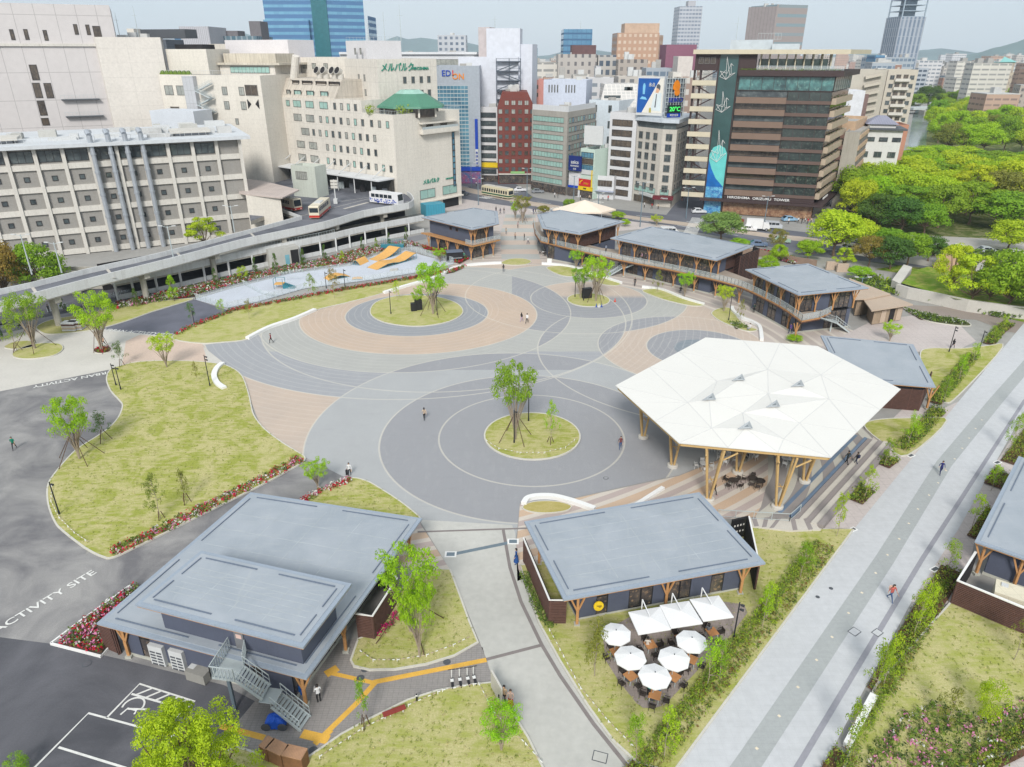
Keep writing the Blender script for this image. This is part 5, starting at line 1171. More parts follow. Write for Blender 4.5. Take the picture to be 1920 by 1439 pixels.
for y in (-.47,.5):b=MB();b.tube((-.03,y,.12),(.03,y,.12),.12,.12,12);b.build('wheel',M_frame,ks,world=False)
b=MB();b.box(-.12,.05,.15,.12,.3,.2);b.build('battery_cover',M_whc,ks,world=False)
for i,(x,y) in enumerate(((848,1283),(863,1281),(878,1279),(890,1277))):
 g=G(x,y);g.z=Z5
 if i==0:ks.location=g;ks.rotation_euler=(0,0,.15)
 else:dup(ks,g,.15+.05*i)
bt=thing('covered_bicycle','bicycle under a bright blue tarpaulin beside the steel stair','bicycle',G(518,1362));g=G(518,1360);f=MB();r=random.Random(4);N=12
gr_=[[Vector((g.x+(i/N-.5)*1.5,g.y+(j/N-.5)*.9,.15+.85*max(0,1-((i/N-.5)*2)**2)**.5*max(0,1-((j/N-.5)*2)**4)**.5+r.uniform(-.05,.05))) for j in range(N+1)] for i in range(N+1)]
for i in range(N):
 for j in range(N):f.face([gr_[i][j],gr_[i+1][j],gr_[i+1][j+1],gr_[i][j+1]])
f.build('tarpaulin',mat('blue_tarp',S(30,96,214),.45,.1,3),bt)
for dx in (-.55,.6):b=MB();b.tube((g.x+dx,g.y-.5,.33),(g.x+dx,g.y-.45,.33),.33,.33,18);b.build('wheel',M_iron,bt)
g=G(560,1302);b=MB();b.box(g.x-.35,g.y-.1,0,g.x+.35,g.y+.5,.8);tag(b.build('blue_crate',mat('blue_bin',S(40,110,200),.5)),'blue bins under the corner of the front building','bin')
g=G(782,1316);b=MB();b.box(g.x-.06,g.y-.06,0,g.x+.06,g.y+.06,.75);b.m(1).box(g.x-.07,g.y-.07,.6,g.x+.07,g.y+.07,.72);tag(b.build('bollard_light',[M_frame,M_whc]),'short black bollard light by the brick path near the bench','bollard')
b=MB();a,c=G(935,1312),G(942,1324);b.bar(G(922,1290)+Vector((0,0,.9)),G(941,1325)+Vector((0,0,.9)),.14,1.8);tag(b.build('information_panel',M_conc2),'pale standing information panel beside two people on the concrete path','panel')
def bx(name,x,y,w_,d,h,m_,lab,cat,rz=0,z=0):
 g=G(x,y);b=MB();b.box(-w_/2,-d/2,0,w_/2,d/2,h);o=b.build(name,m_);o.location=(g.x,g.y,z);o.rotation_euler=(0,0,rz); return tag(o,lab,cat)
for x,y,w_,h,l in ((776,584,1.0,1.5,'taller black speaker box on the far grass circle'),(785,582,1.3,1.9,'black board box behind the shrub on the far grass circle'),(1100,560,1.8,2.0,'large black display board on the small grass circle')):bx('black_box',x,y,w_,.8,h,M_frame,l,'equipment box',.3,.1)
bx('light_display',1030,496,1.0,.2,1.3,M_whc,'white standing sign at the end of the wooden deck terrace','sign')
for i,(x,y) in enumerate(((134,620),(146,618))):
 e=thing('stacked_board_cart',('left','right')[i]+' stack of wrapped boards on a pallet at the lawn edge','pallet',G(x,y));g=G(x,y)
 for k in range(5):b=MB();b.box(g.x-1.1,g.y-.7,.15+k*.3,g.x+1.1,g.y+.7,.4+k*.3);b.build('bundle',[M_acw,M_tan,M_conc2,M_slat,M_acw][k],e)
 b=MB();b.box(g.x-1.2,g.y-.8,0,g.x+1.2,g.y+.8,.15);b.build('pallet_base',M_slat,e)
for x,y,c_,l in ((1153,566,(230,70,30),'orange traffic cone beside the small grass circle'),(1118,576,(30,80,170),'blue cone left of the white one'),(1128,576,(30,80,170),'blue cone right of the white one'),(1123,576,(240,240,240),'white cone between two blue cones')):
 g=G(x,y);b=MB();b.lathe((g.x,g.y,0),[(.25,0),(.25,.04),(.14,.04),(.03,.7),(0,.7)],10);tag(b.build('traffic_cone',mat('cone%d%d'%(x,y),S(*c_),.5)),l,'cone')
def rope(lab,px_,z=.32):
 P=GL(px_);b=MB();b.m(0)
 for p,q in zip(P[:-1],P[1:]):
  n=max(1,int((q-p).length/.35))
  for i in range(n):a,c=p.lerp(q,i/n),p.lerp(q,(i+.55)/n);b.m(i%2).bar(a+Vector((0,0,z)),c+Vector((0,0,z)),.05)
  for i in range(0,n,6):a=p.lerp(q,i/n);b.m(0).bar(a,a+Vector((0,0,z+.08)),.05)
 tag(b.build('rope_barrier',[M_white,M_tan]),lab,'rope barrier')
rope('low white and red rope barrier on the lawn beside the propped tree',[(676,1226),(700,1243),(745,1243),(800,1234),(850,1215),(884,1198)]);rope('low white rope barrier along the upper edge of the lower lawn',[(600,1425),(680,1372),(766,1328),(830,1300),(898,1287)])
rope('low rope barrier running down the lower lawn beside the concrete path',[(898,1287),(925,1340),(985,1400),(1020,1440)]);rope('low white and red rope barrier along the lawn left of the café terrace',[(1030,1186),(1056,1235),(1088,1295),(1140,1358),(1190,1408)])
rope('low rope barrier inside the front edge of the central grass circle',[(912,830),(935,845),(975,853),(1020,853),(1060,843),(1082,825)]);rope('low rope barrier on the west edge of the big lawn',[(98,915),(97,945),(112,975),(140,1003),(168,1022)])
M_lamp=mat('lamp_black',S(46,48,54),.5,.05,1)
def park_lamp(x,y,yt,lab,heads=2):
 H=hgt(x,y,yt);g=G(x,y);e=thing('park_lamp',lab,'lamp post',g);b=MB();b.tube((0,0,0),(0,0,H),.07,.055,8);b.build('pole',M_lamp,e,world=False)
 for k in range(heads):b=MB();b.tube((.12,0,H-.25-.45*k),(.38,-.06,H-.32-.45*k),.09,.11,8);b.bar((0,0,H-.22-.45*k),(.14,0,H-.25-.45*k),.04);b.build('lamp_head',M_lamp,e,world=False)
 b=MB();b.tube((0,0,0),(0,0,.5),.1,.1,8);b.build('base',M_lamp,e,world=False)
for a in ((227,732,688,'black lamp post on the lawn corner, right one of a pair',1),(218,724,682,'black lamp post with loudspeaker at the lawn corner, left one of a pair',2),(394,725,666,'tall black lamp post beside the curved white bench',2),(112,966,904,'leaning-looking black lamp post on the west lawn edge',1),(964,832,769,'black lamp post at the front of the central grass circle',1),(991,791,727,'black lamp post behind the central tree',2),(733,590,545,'black lamp post on the left of the far grass circle',1),(820,592,545,'black lamp post on the right of the far grass circle',1),(612,541,510,'left black lamp post at the skate park fence',1),(647,538,505,'right black lamp post at the skate park fence',1),(1078,558,512,'left black lamp post by the small grass circle',1),(1094,565,520,'right black lamp post by the small grass circle',1),(1366,602,555,'black lamp post on the curled lawn',1),(1375,1200,1130,'black lamp post at the hedge corner of the café terrace',2),(1779,661,612,'black lamp post with angled arms on the mauve square',2),(1832,670,620,'black lamp post at the right lawn top',1),(365,610,582,'black lamp post at the end of the blue lane',1)):park_lamp(*a)
M_stl=mat('lamp_blue_grey',S(118,138,150),.5,.05,1)
def street_lamp(x,y,yt,lab,m_=None,z=0,cat='street lamp'):
 g=G(x,y,z);H=AT(x,yt,g.y).z-z;e=thing('street_lamp',lab,cat,g);m_=m_ or M_stl;b=MB();b.tube((0,0,0),(0,0,H),.14,.08,8);b.build('pole',m_,e,world=False)
 for s in (-1,1):b=MB();b.bar((0,0,H-.3),(s*1.1,0,H),.07);b.build('arm',m_,e,world=False);b=MB();b.bar((s*.9,0,H),(s*1.7,0,H+.05),.25,.14);b.build('lamp_head',M_acw,e,world=False)
for a in ((988,372,316,'blue-grey street lamp in front of the brown brick building'),(897,385,335,'blue-grey pole at the left end of the crossing'),(1075,388,330,'blue-grey pole near the blue billboard'),(1121,400,362,'short blue-grey pole at the avenue edge behind the tent'),(1200,426,342,'tall blue-grey pole by the corner building'),(1286,410,352,'blue-grey pole at the foot of the ramp stair tower'),(1433,420,368,'blue-grey pole in front of the dark glass tower'),(884,352,305,'slim pole beside the grey sign tower'),(1652,420,392,'thin lamp at the edge of the park grove'),(1613,545,520,'blue lamp behind the beige roofs')):street_lamp(*a)
# --- skate park
Q=GL([(365,562),(440,540),(544,514),(656,499),(700,481),(762,470),(790,479),(852,495),(805,508),(700,525),(570,542),(487,566),(427,578),(406,574)])
sheet('skate_floor',Q,.05,mat('skate_floor',S(206,212,222),.8,.06,.3,grid=(2,2,.05,.12)),'structure',.02)
M_or=mat('ramp_board',S(232,178,100),.6,.08,2);M_teal=mat('teal_frame',S(54,132,148),.5,.06,1)
def ramp(lab,a,c,w_,prof,open_=True):
 a,c=G(*a),G(*c);d=(c-a);L=d.length;d.normalize();s=Vector((-d.y,d.x,0))*w_/2;e=thing('skate_ramp',lab,'skate ramp',((a+c)/2));b=MB();P=[(t_*L,h) for t_,h in prof]
 for (u0,h0),(u1,h1) in zip(P[:-1],P[1:]):
  p,q=a+d*u0,a+d*u1;up= lambda v,z:Vector((v.x,v.y,z));b.face([up(p-s,h0),up(q-s,h1),up(q+s,h1),up(p+s,h0)]);b.face([up(p-s,h0-.06),up(q-s,h1-.06),up(q-s,h1),up(p-s,h0)]);b.face([up(q+s,h1-.06),up(p+s,h0-.06),up(p+s,h0),up(q+s,h1)])
 b.build('deck',M_or,e);b=MB()
 for k in (-1,1):
  n=max(4,int(L/.9))
  for i in range(n+1):
   u=L*i/n;j=max(k2 for k2 in range(len(P)) if P[k2][0]<=u+1e-6);j=min(j,len(P)-2);h=P[j][1]+(P[j+1][1]-P[j][1])*(u-P[j][0])/(P[j+1][0]-P[j][0]+1e-9)
   p=a+d*u+s*k*.97;b.bar((p.x,p.y,.05),(p.x,p.y,max(.08,h-.06)),.08)
  for (u0,h0),(u1,h1) in zip(P[:-1],P[1:]):p,q=a+d*u0+s*k*.97,a+d*u1+s*k*.97;b.bar((p.x,p.y,h0-.1),(q.x,q.y,h1-.1),.07,.12)
  b.bar(a+s*k*.97+Vector((0,0,.1)),c+s*k*.97+Vector((0,0,.1)),.07,.1)
 b.build('frame',M_teal,e)
 return e
ramp('hump-shaped orange ramp, leftmost of the three big ones',(667,493),(684,495),3.6,[(0,.08),(.3,.9),(.45,1.15),(.55,1.15),(.7,.9),(1,.08)])
ramp('curved orange quarter-pipe behind the long ramp',(700,489),(742,475),3.2,[(0,.08),(.25,.15),(.5,.45),(.75,1.0),(.92,1.6),(1,1.6)])
ramp('long orange wave ramp with blue frame in the middle of the skate park',(697,505),(772,484),3.2,[(0,.08),(.15,.5),(.27,.8),(.4,.75),(.55,.45),(.7,.5),(.85,1.0),(.95,1.4),(1,1.4)])
ramp('small orange bank ramp left of the lamp pair',(612,525),(652,517),2.6,[(0,.08),(.3,.7),(.5,.75),(.62,.7),(1,.08)])
ramp('tiny orange funbox near the fence posts',(660,524),(680,523),1.6,[(0,.06),(.2,.25),(.8,.25),(1,.06)])
e=thing('skate_ramp','teal framed platform with steps at the left of the skate park','skate ramp',G(530,540));g=G(531,541)
b=MB();b.box(g.x-1.6,g.y-.6,.9,g.x+.2,g.y+1,1.0);b.build('deck',M_or,e);b=MB()
for i in range(7):b.box(g.x+.2+i*.32,g.y-.6,.05,g.x+.5+i*.32,g.y+1,.9-i*.12)
for dx in (-1.6,.2):
 for dy in (-.6,1):b.bar((g.x+dx,g.y+dy,0),(g.x+dx,g.y+dy,2.0),.08)
b.bar((g.x-1.6,g.y+1,2),(g.x+.2,g.y+1,2),.07);b.bar((g.x-1.6,g.y-.6,2),(g.x-1.6,g.y+1,2),.07);b.build('frame',M_teal,e)
e=thing('skate_ramp','teal railed viewing platform behind the quarter-pipe','skate ramp',G(738,472));g=G(738,471);b=MB();b.box(g.x-3,g.y,.6,g.x+2.4,g.y+1.2,1.4);b.build('deck',M_teal,e);b=MB();railing(b,(g.x-3,g.y+1.2,1.4),(g.x+2.4,g.y+1.2,1.4),1.2,.5, False);b.build('railing',[M_teal,M_teal],e)
e=thing('grind_rail','low grey grind rail on the white skate floor','rail');g=G(548,527);e.location=g;b=MB();b.bar((-3,0,.5),(3,1.5,.5),.07)
for t_ in (0,.33,.66,1):b.bar((-3+6*t_,1.5*t_,.05),(-3+6*t_,1.5*t_,.5),.06)
b.build('rail',M_steel,e,world=False)
b=MB();a,c=G(731,510),G(746,508);b.prism([a,c,c+Vector((0,.6,0)),a+Vector((0,.6,0))],.07,.5);tag(b.build('grind_block',M_conc),'low grey grind block in front of the long ramp','block')
def fence(lab,px_,h=1.3,sp=1.6,m_=None):
 P=GL(px_);e=thing('fence',lab,'fence',P[0]);b=MB()
 for p,q in zip(P[:-1],P[1:]):
  n=max(1,int((q-p).length/sp));
  for i in range(n):a=p.lerp(q,i/n);b.bar(a,a+Vector((0,0,h)),.07)
 b.build('posts',m_ or M_steel,e);b=MB()
 for p,q in zip(P[:-1],P[1:]):b.bar(p+Vector((0,0,h*.55)),q+Vector((0,0,h*.55)),.012,h*.85)
 b.build('mesh_panel',M_rglass,e)
fence('low post fence along the near side of the white skate floor',[(427,579),(487,567),(570,543),(700,526),(805,509),(852,497)])
fence('post fence at the left end of the skate floor',[(367,562),(406,574),(427,579)])
fence('rail fence at the far right of the skate floor',[(764,469),(790,478),(850,495)],1.6)
fence('cross fence dividing the skate floor on the left',[(458,536),(490,553),(520,560)],1.1)
fence('fence between the skate floor and the flower verge',[(367,562),(440,541),(544,515),(656,500),(700,482),(762,470)],.9,2.5)
# --- elevated road
M_par_w=mat('parapet',S(222,224,224),.8,.06,.3,streak=.25);M_pc=mat('pier_concrete',S(186,182,172),.85,.12,.4,streak=.5)
ev=thing('elevated_road','elevated road with white parapets rising from the left to the bus deck','elevated road',G(300,560));ZD=6.4
near=smooth(gz([(-160,612),(0,577),(161,534),(326,492),(440,461),(500,447),(607,424),(682,402),(740,392),(766,387)],ZD),3, False);far=smooth(gz([(-200,582),(0,553),(167,513),(300,483),(440,446),(500,430),(566,412)],ZD),3, False)
term=gz([(566,412),(525,395),(470,415),(455,345),(440,300),(600,315),(740,350),(765,368),(775,380)],ZD)
deckp=near+[(p.x,p.y) for p in term[::-1]]+far[::-1]
b=MB();b.prism(deckp,ZD-.9,ZD);b.build('deck_slab',M_pc,ev)
b=MB();b.prism([tuple(p) for p in deckp],ZD,ZD+.01,bot=False,side=False);b.build('road_surface',asphalt('asphalt_deck',S(96,98,106),S(132,134,142),.12),ev)
b=MB();strip(b,near,.25,ZD-.7,ZD+.95,.05);b.build('near_parapet',M_par_w,ev)
b=MB();strip(b,far,.25,ZD-.5,ZD+.95,-.05);b.build('far_parapet',M_par_w,ev)
b=MB();strip(b,smooth([tuple(G(*p,ZD)[:2]) for p in ((766,387),(775,381),(772,372),(764,366))],4, False),.25,ZD-.7,ZD+.95);b.build('end_parapet',M_par_w,ev)
b=MB();strip(b,[tuple(G(*p,ZD)[:2]) for p in ((566,412),(540,402),(528,398),(515,397))],.25,ZD,ZD+.8);b.build('ramp_kerb',M_par_w,ev)
b=MB();nz=ZD+.02
for a,c,w_ in (((607,420),(766,378),.25),((500,440),(607,416),.25),((566,405),(700,371),.2),((645,392),(690,380),.9),((600,360),(640,352),.8),((690,350),(735,365),.6),((640,378),(720,366),.2)):strip(b,gz([a,c],ZD),w_,nz,nz)
for x in (60,200,330,470):strip(b,gz([(x,0.0+553-(x*.245)),(x+14,574-(x*.262))],ZD),.5,nz,nz)
b.build('road_marking',mat('faded_marking',S(206,200,190),.8,.2,1),ev)
NV=[Vector((p[0],p[1],0)) for p in near];acc=9
for p,q in zip(NV[2:-1],NV[3:]):
 acc+=(q-p).length
 if acc>13:
  acc=0;n=Vector((-(q-p).y,(q-p).x,0)).normalized();m_=p+n*2.2;b=MB();b.tube(m_,m_+Vector((0,0,4.6)),.55,.55,12);b.bar(m_-n*1.8+Vector((0,0,5.0)),m_+n*5+Vector((0,0,5.0)),1.1,1.0);b.build('pier',M_pc,ev)
cpk=thing('parking_deck','cream two-level parking structure under the elevated road with dark open bays','parking deck',G(600,500))
base=smooth(GL([(225,566),(346,540),(480,507),(607,480),(690,459),(800,437)]),3, False)
b=MB();strip(b,base,.3,3.1,4.5,1.0);b.build('upper_parapet',M_par_w,cpk);b=MB();strip(b,base,.3,.02,.95,1.2);b.build('lower_parapet',M_par_w,cpk)
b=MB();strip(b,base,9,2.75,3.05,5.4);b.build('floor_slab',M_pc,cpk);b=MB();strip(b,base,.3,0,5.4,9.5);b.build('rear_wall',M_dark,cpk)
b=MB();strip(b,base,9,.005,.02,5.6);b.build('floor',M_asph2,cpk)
BV=[Vector((p[0],p[1],0)) for p in base];acc=0
for p,q in zip(BV[:-1],BV[1:]):
 d=(q-p);n=Vector((-d.y,d.x,0)).normalized();k=0
 m_=p+n*.9;b=MB();b.box(m_.x-.17,m_.y-.17,0,m_.x+.17,m_.y+.17,3.1);b.build('column',M_par_w,cpk)
b=MB();hs2=[(BV[i],BV[i+1]) for i in range(6,10)]
for p,q in hs2:n=Vector((-(q-p).y,(q-p).x,0)).normalized();railing(b,p+n*1.0+Vector((0,0,4.5)),q+n*1.0+Vector((0,0,4.5)),.7,.7, False)
b.build('railing',[M_steel,M_rglass],cpk)
b=MB();a,c=G(507,502),G(563,493);n=Vector((-(c-a).y,(c-a).x,0)).normalized();b.prism([a,c,c+n*4,a+n*4],0,3.9);o=b.build('service_hut',M_conc);tag(o,'pale concrete service hut with blue door under the elevated road','hut')
p=a.lerp(c,.52)-n*.04;q=a.lerp(c,.66)-n*.04;b=MB();b.bar(p+Vector((0,0,1.15)),q+Vector((0,0,1.15)),.06,2.2);b.build('door',mat('pale_blue_door',S(128,184,200),.5),o)
p=a.lerp(c,.72)-n*.03;q=a.lerp(c,.98)-n*.03;b=MB();b.bar(p+Vector((0,0,1.6)),q+Vector((0,0,1.6)),.04,3.1);b.build('opening',M_dark,o)
sheet('underpass_walk',GL([(-160,640),(80,596),(225,568),(346,542),(480,509),(607,482),(690,461),(800,438),(800,448),(766,456),(700,468),(596,492),(500,513),(365,541),(200,575),(70,612),(-160,660)]),Z2,mat('walk_grey',S(142,142,146),.85,.08,.4))
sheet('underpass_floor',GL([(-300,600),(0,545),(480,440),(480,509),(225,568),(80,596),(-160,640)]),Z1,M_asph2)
for k in range(3):
 g=G(60+k*45,560-k*9);b=MB();b.box(g.x-5,g.y,0,g.x+5,g.y+.4,4.5);tag(b.build('abutment',M_pc),('left','middle','right')[k]+' dark concrete wall section in the shade under the elevated road','wall')
fence('white rail at the walkway under the elevated road',[(200,562),(245,552)],1.1,1.2);fence('white rail further left under the elevated road',[(90,586),(130,578)],1.1,1.2)
for a in ((60,515,440,'curved lamp on the elevated road by the grid building, left'),(116,512,455,'pale lamp post on the elevated road near the green tree'),(325,482,424,'pale lamp post in the middle of the elevated road'),(440,436,386,'pale lamp post by the bare grid building corner')):street_lamp(a[0],a[1],a[2],a[3],M_steel,ZD)
# --- vehicles
M_tyre=mat('tyre',S(40,40,42),.85);M_vglass=mat('vehicle_glass',S(44,52,60),.1,.05,1,spec=.6);M_rim=mat('wheel_rim',S(190,192,196),.4,metal=.5)
def vehicle(name,lab,cat,loc,rz,L,W,H,paint,prof,glassband,wheels,stripes=None,group=None,r=.33,extra=None):
 """prof: side outline (x,z); glassband: list of (x0,z0,x1,z1) side windows"""
 e=thing(name,lab,cat,loc,rz,group);b=MB();hw=W/2
 for (xa,za),(xb,zb) in zip(prof,prof[1:]+prof[:1]):b.face([(xa,-hw,za),(xb,-hw,zb),(xb,hw,zb),(xa,hw,za)][::-1])
 b.face([(x,-hw,z) for x,z in prof][::-1]);b.face([(x,hw,z) for x,z in prof])
 b.build('body',paint,e,world=False)
 for q in glassband:
  b=MB()
  if len(q)==4:
   x0,z0,x1,z1=q
   for s in (-1,1):b.box(x0,s*hw-.012 if s>0 else -hw-.012,z0,x1,s*hw+.012 if s>0 else -hw+.012,z1)
   b.build('side_window',M_vglass,e,world=False)
  else:
   (xa,za),(xb,zb)=q[0];d=Vector((xb-xa,0,zb-za)).normalized();nn=Vector((-d.z,0,d.x))*.015*q[1];ii=hw*.88
   b.face([Vector((xa,-ii,za))+nn,Vector((xb,-ii,zb))+nn,Vector((xb,ii,zb))+nn,Vector((xa,ii,za))+nn]);b.build('windscreen',M_vglass,e,world=False)
 for x in wheels:
  for s in (-1,1):
   b=MB();b.tube((x,s*(hw-.12)-.1,r),(x,s*(hw-.12)+.14,r),r,r,14);w_=b.build('wheel',M_tyre,e,world=False);b=MB();b.tube((x,s*(hw-.02)-.06,r),(x,s*(hw-.02)+.06,r),r*.55,r*.55,10);b.build('rim',M_rim,w_,world=False)
 if extra:extra(e,hw)
 return e
def bus_extra(pa):
 def f(e,hw):
  b=MB();b.box(-2.5,-.8,pa['H'],1.0,.8,pa['H']+.18);b.build('roof_unit',M_acw,e,world=False)
  if 'band' in pa:
   for (z0,z1,m_) in pa['band']:b=MB();b.box(-pa['L']/2-.01,-hw-.008,z0,pa['L']/2+.01,hw+.008,z1);b.build('livery_band',m_,e,world=False)
  if 'dots' in pa:
   r=random.Random(3);b=MB()
   for k in range(60):
    x=r.uniform(-pa['L']/2+.2,pa['L']/2-.4);z=r.uniform(.5,1.4)
    for s in (-1,1):b.tube((x,s*(hw+.002),z),(x,s*(hw+.012),z),r.uniform(.08,.22), None,7)
   b.build('livery_dots',mat('bus_blue',S(70,96,190),.5),e,world=False)
  for s in (-1,1):b=MB();b.box(pa['L']/2-.02,s*.8-.18,.55,pa['L']/2+.02,s*.8+.18,.75);b.build('headlight',M_whc,e,world=False)
 return f
def bus(lab,x,y,x2,y2,paint,**pa):
 a,c=G(x,y,ZD),G(x2,y2,ZD);L=(c-a).length;d=(c-a).normalized();m_=(a+c)/2;H=3.1;pa['H']=H;pa['L']=L;h=L/2
 n=5;ws=[(-h+.6+i*(L-2.4)/n,1.75,-h+.5+(i+.93)*(L-2.4)/n,2.65) for i in range(n)]
 return vehicle('bus',lab,'bus',(m_.x,m_.y,ZD+.02),math.atan2(d.y,d.x),L,2.4,H,paint,[(-h,.35),(h,.35),(h,1.3),(h-.15,H-.1),(h-.3,H),(-h+.1,H),(-h,H-.15)],ws+[(((h,1.3),(h-.13,H-.25)),-1),(((-h,1.6),(-h,H-.4)),1)],(-h*.5,h*.6),r=.45,extra=bus_extra(pa))
M_buswh=mat('bus_white',S(236,236,238),.4,.03,1);M_buscr=mat('bus_cream',S(228,218,196),.4,.03,1);M_busrd=mat('bus_red',S(196,52,40),.4,.03,1)
bus('white coach with blue pattern parked at the canopy of the bus deck',699,380,752,386,M_buswh,dots=1)
bus('cream and red bus seen from behind on the ramp, in the open',590,412,612,393,M_buscr,band=[(.4,.95,M_busrd)])
bus('cream and red bus partly under the low roof of the bus deck',535,392,560,397,M_buscr,band=[(.4,.95,M_busrd)])
def car(lab,x,y,rz,col,kind='car',group=None):
 g=G(x,y);pm=mat('car_%s_%d'%(kind,int(sum(col))),S(*col),.3,.02,1,spec=.6);g.z=.02
 if kind=='car': return vehicle('car',lab,'car',g,rz,4.2,1.75,1.45,pm,[(-2.1,.3),(2.1,.3),(2.1,.75),(1.1,.9),(.45,1.4),(-1.2,1.45),(-2,.95)],[(-1.1,.92,-.2,1.34),(-.12,.92,.5,1.3),(((1.1,.9),(.5,1.36)),-1),(((-1.25,1.42),(-1.95,.98)),-1)],(-1.3,1.3),group=group)
 if kind=='van': return vehicle('van',lab,'van',g,rz,4.6,1.8,2,pm,[(-2.3,.3),(2.3,.3),(2.3,1.0),(1.9,1.15),(1.4,1.9),(-2.2,1.98),(-2.3,1.2)],[(-2.0,1.15,-.6,1.75),(-.5,1.15,.4,1.75),(.5,1.15,1.4,1.7),(((1.9,1.15),(1.42,1.85)),-1)],(-1.5,1.5),group=group)
car('white car at the kerb behind the cream tram',975,359,.05,(236,236,240));car('grey car on the avenue near the green fronted building',1008,362,.05,(140,144,150));car('white saloon behind the broad light green tree',1403,433,-.25,(238,238,240));car('silver van ahead of the box truck on the avenue',1449,429,-.25,(206,210,216),'van');car('pale car near the avenue under the long roof',1254,440,.1,(232,234,236),'van');car('small green car half hidden by the thin olive tree',1465,455,-.3,(170,200,180));car('dark car at the left of the bus hotel corner',868,366,.1,(110,116,124))
car('red car behind the garden wall trees',1380,417,-.3,(150,60,50));car('white car parked by the corner building',1275,372,1.2,(220,222,226));car('white car on the side road in front of the timber tower base',1310,400,.0,(226,228,230));car('blue-grey car in the bay under the long roof end',1422,462,-.2,(120,140,170))
for i,(x,y,rz,c_) in enumerate(((1640,478,-.1,(230,230,232)),(1662,484,-.1,(206,210,216)),(1720,462,-.1,(236,236,236)),(1760,466,-.1,(210,214,220)),(1800,470,-.1,(238,238,238)),(1850,474,-.1,(200,206,214)),(1905,480,-.1,(236,238,240)),(1595,470,-.1,(228,232,236)),(1480,415,.1,(150,190,220)))):car('parked car glimpsed between trees on the park lane',x,y,rz,c_,'car','cars parked along the park lane')
g=G(1420,432);g.z=.02
tk=vehicle('box_truck','white box truck on the avenue before the dark glass tower','truck',g,-.3,6,2.1,2.9,mat('truck_white',S(242,242,242),.5,.02,1),[(-3,.6),(1.2,.6),(1.2,2.9),(-3,2.9)],[],(-2,2.2),r=.4)
b=MB();hw=.95
for pr in ([(1.3,.5),(3,.5),(3,1.2),(2.7,2.0),(1.3,2.1)],):
 b.face([(x,-hw,z) for x,z in pr][::-1]);b.face([(x,hw,z) for x,z in pr])
 for (xa,za),(xb,zb) in zip(pr,pr[1:]+pr[:1]):b.face([(xa,-hw,za),(xb,-hw,zb),(xb,hw,zb),(xa,hw,za)][::-1])
b.build('cab',MATS['truck_white'],tk,world=False);b=MB();b.face([(3.01,-.8,1.2),(3.01,.8,1.2),(2.72,.8,1.95),(2.72,-.8,1.95)]);b.build('windscreen',M_vglass,tk,world=False)
a,c=G(908,365),G(958,374);L=(c-a).length;d=(c-a).normalized();m_=(a+c)/2;h=L/2
M_tcr=mat('tram_cream',S(232,222,190),.5,.04,1);M_tgr=mat('tram_green',S(40,98,72),.5,.05,1)
def tram_x(e,hw):
 b=MB();b.box(-h-.01,-hw-.01,.7,h+.01,hw+.01,1.15);b.build('green_band',M_tgr,e,world=False)
 b=MB();b.box(-h*.85,-.8,3.2,h*.85,.8,3.42);b.build('roof_box',M_conc2,e,world=False);b=MB();b.bar((0,-.7,3.4),(0,-.7,4.0),.06);b.bar((0,.7,3.4),(0,.7,4.0),.06);b.bar((0,-.8,4.0),(0,.8,4.0),.06);b.build('pantograph',M_iron,e,world=False)
n=11
vehicle('tram','cream and green tram running on the avenue behind the gate plaza','tram',(m_.x,m_.y,.02),math.atan2(d.y,d.x),L,2.4,3.2,M_tcr,[(-h,.4),(h,.4),(h,2.9),(h-.3,3.2),(-h+.3,3.2),(-h,2.9)],[(-h+.3+i*(L-.6)/n,1.5,-h+.1+(i+.85)*(L-.6)/n,2.5) for i in range(n)]+[(((h,1.4),(h,2.6)),-1)],(-h*.6,-h*.4,h*.4,h*.6),extra=tram_x)
# ================================================================== CITY
M_rf=mat('flat_roof',S(178,176,172),.9,.2,.15);M_rf2=mat('flat_roof_light',S(204,204,202),.85,.15,.2)
G_dark=glass_mat('glass_dark',S(52,60,66),S(96,106,108),S(150,156,150),.25,.08);G_grn=glass_mat('glass_green',S(150,190,180),S(176,210,200),S(110,150,146),.3,.12);G_blue=glass_mat('glass_blue',S(64,110,136),S(110,160,180),S(58,84,110),.12,.06)
G_pale=glass_mat('glass_blind',S(186,188,180),S(150,154,150),S(90,96,100),.4,.2);G_brn=glass_mat('glass_brown',S(66,58,54),S(104,92,80),S(140,128,110),.5,.08);G_tower=glass_mat('glass_tower',S(40,46,46),S(66,76,74),S(130,146,132),.5,.12)
G_top=glass_mat('glass_teal',S(52,74,78),S(96,150,148),S(150,190,180),.35,.08);M_wf=mat('window_frame',S(120,118,114),.6,.05,1);M_wfd=mat('window_frame_dark',S(58,56,58),.6,.05,1)
WM={}
def win_obj(e,P,ang,w,h,gl,fr=None,name='window',prot=.1):
 k=(round(w,1),round(h,1),gl.name,(fr or M_wf).name)
 if k not in WM:
  b=MB();b.m(1).box(-w/2,-.04,-h/2,w/2,.02,h/2);b.m(0)
  for x in (-w/2,w/2):b.box(x-.06,-prot,-h/2-.06,x+.06,.02,h/2+.06)
  for z in (-h/2,h/2):b.box(-w/2-.06,-prot-.02,z-.07,w/2+.06,.02,z+.05)
  if w>1.3:b.box(-.04,-.07,-h/2,.04,.02,h/2)
  o=b.build(name,[fr or M_wf,gl]);WM[k]=o.data;bpy.data.objects.remove(o)
 o=bpy.data.objects.new(name,WM[k]);COL.objects.link(o);o.parent=e;o.location=Vector(P)-parent_origin(e);o.rotation_euler=(0,0,ang); return o
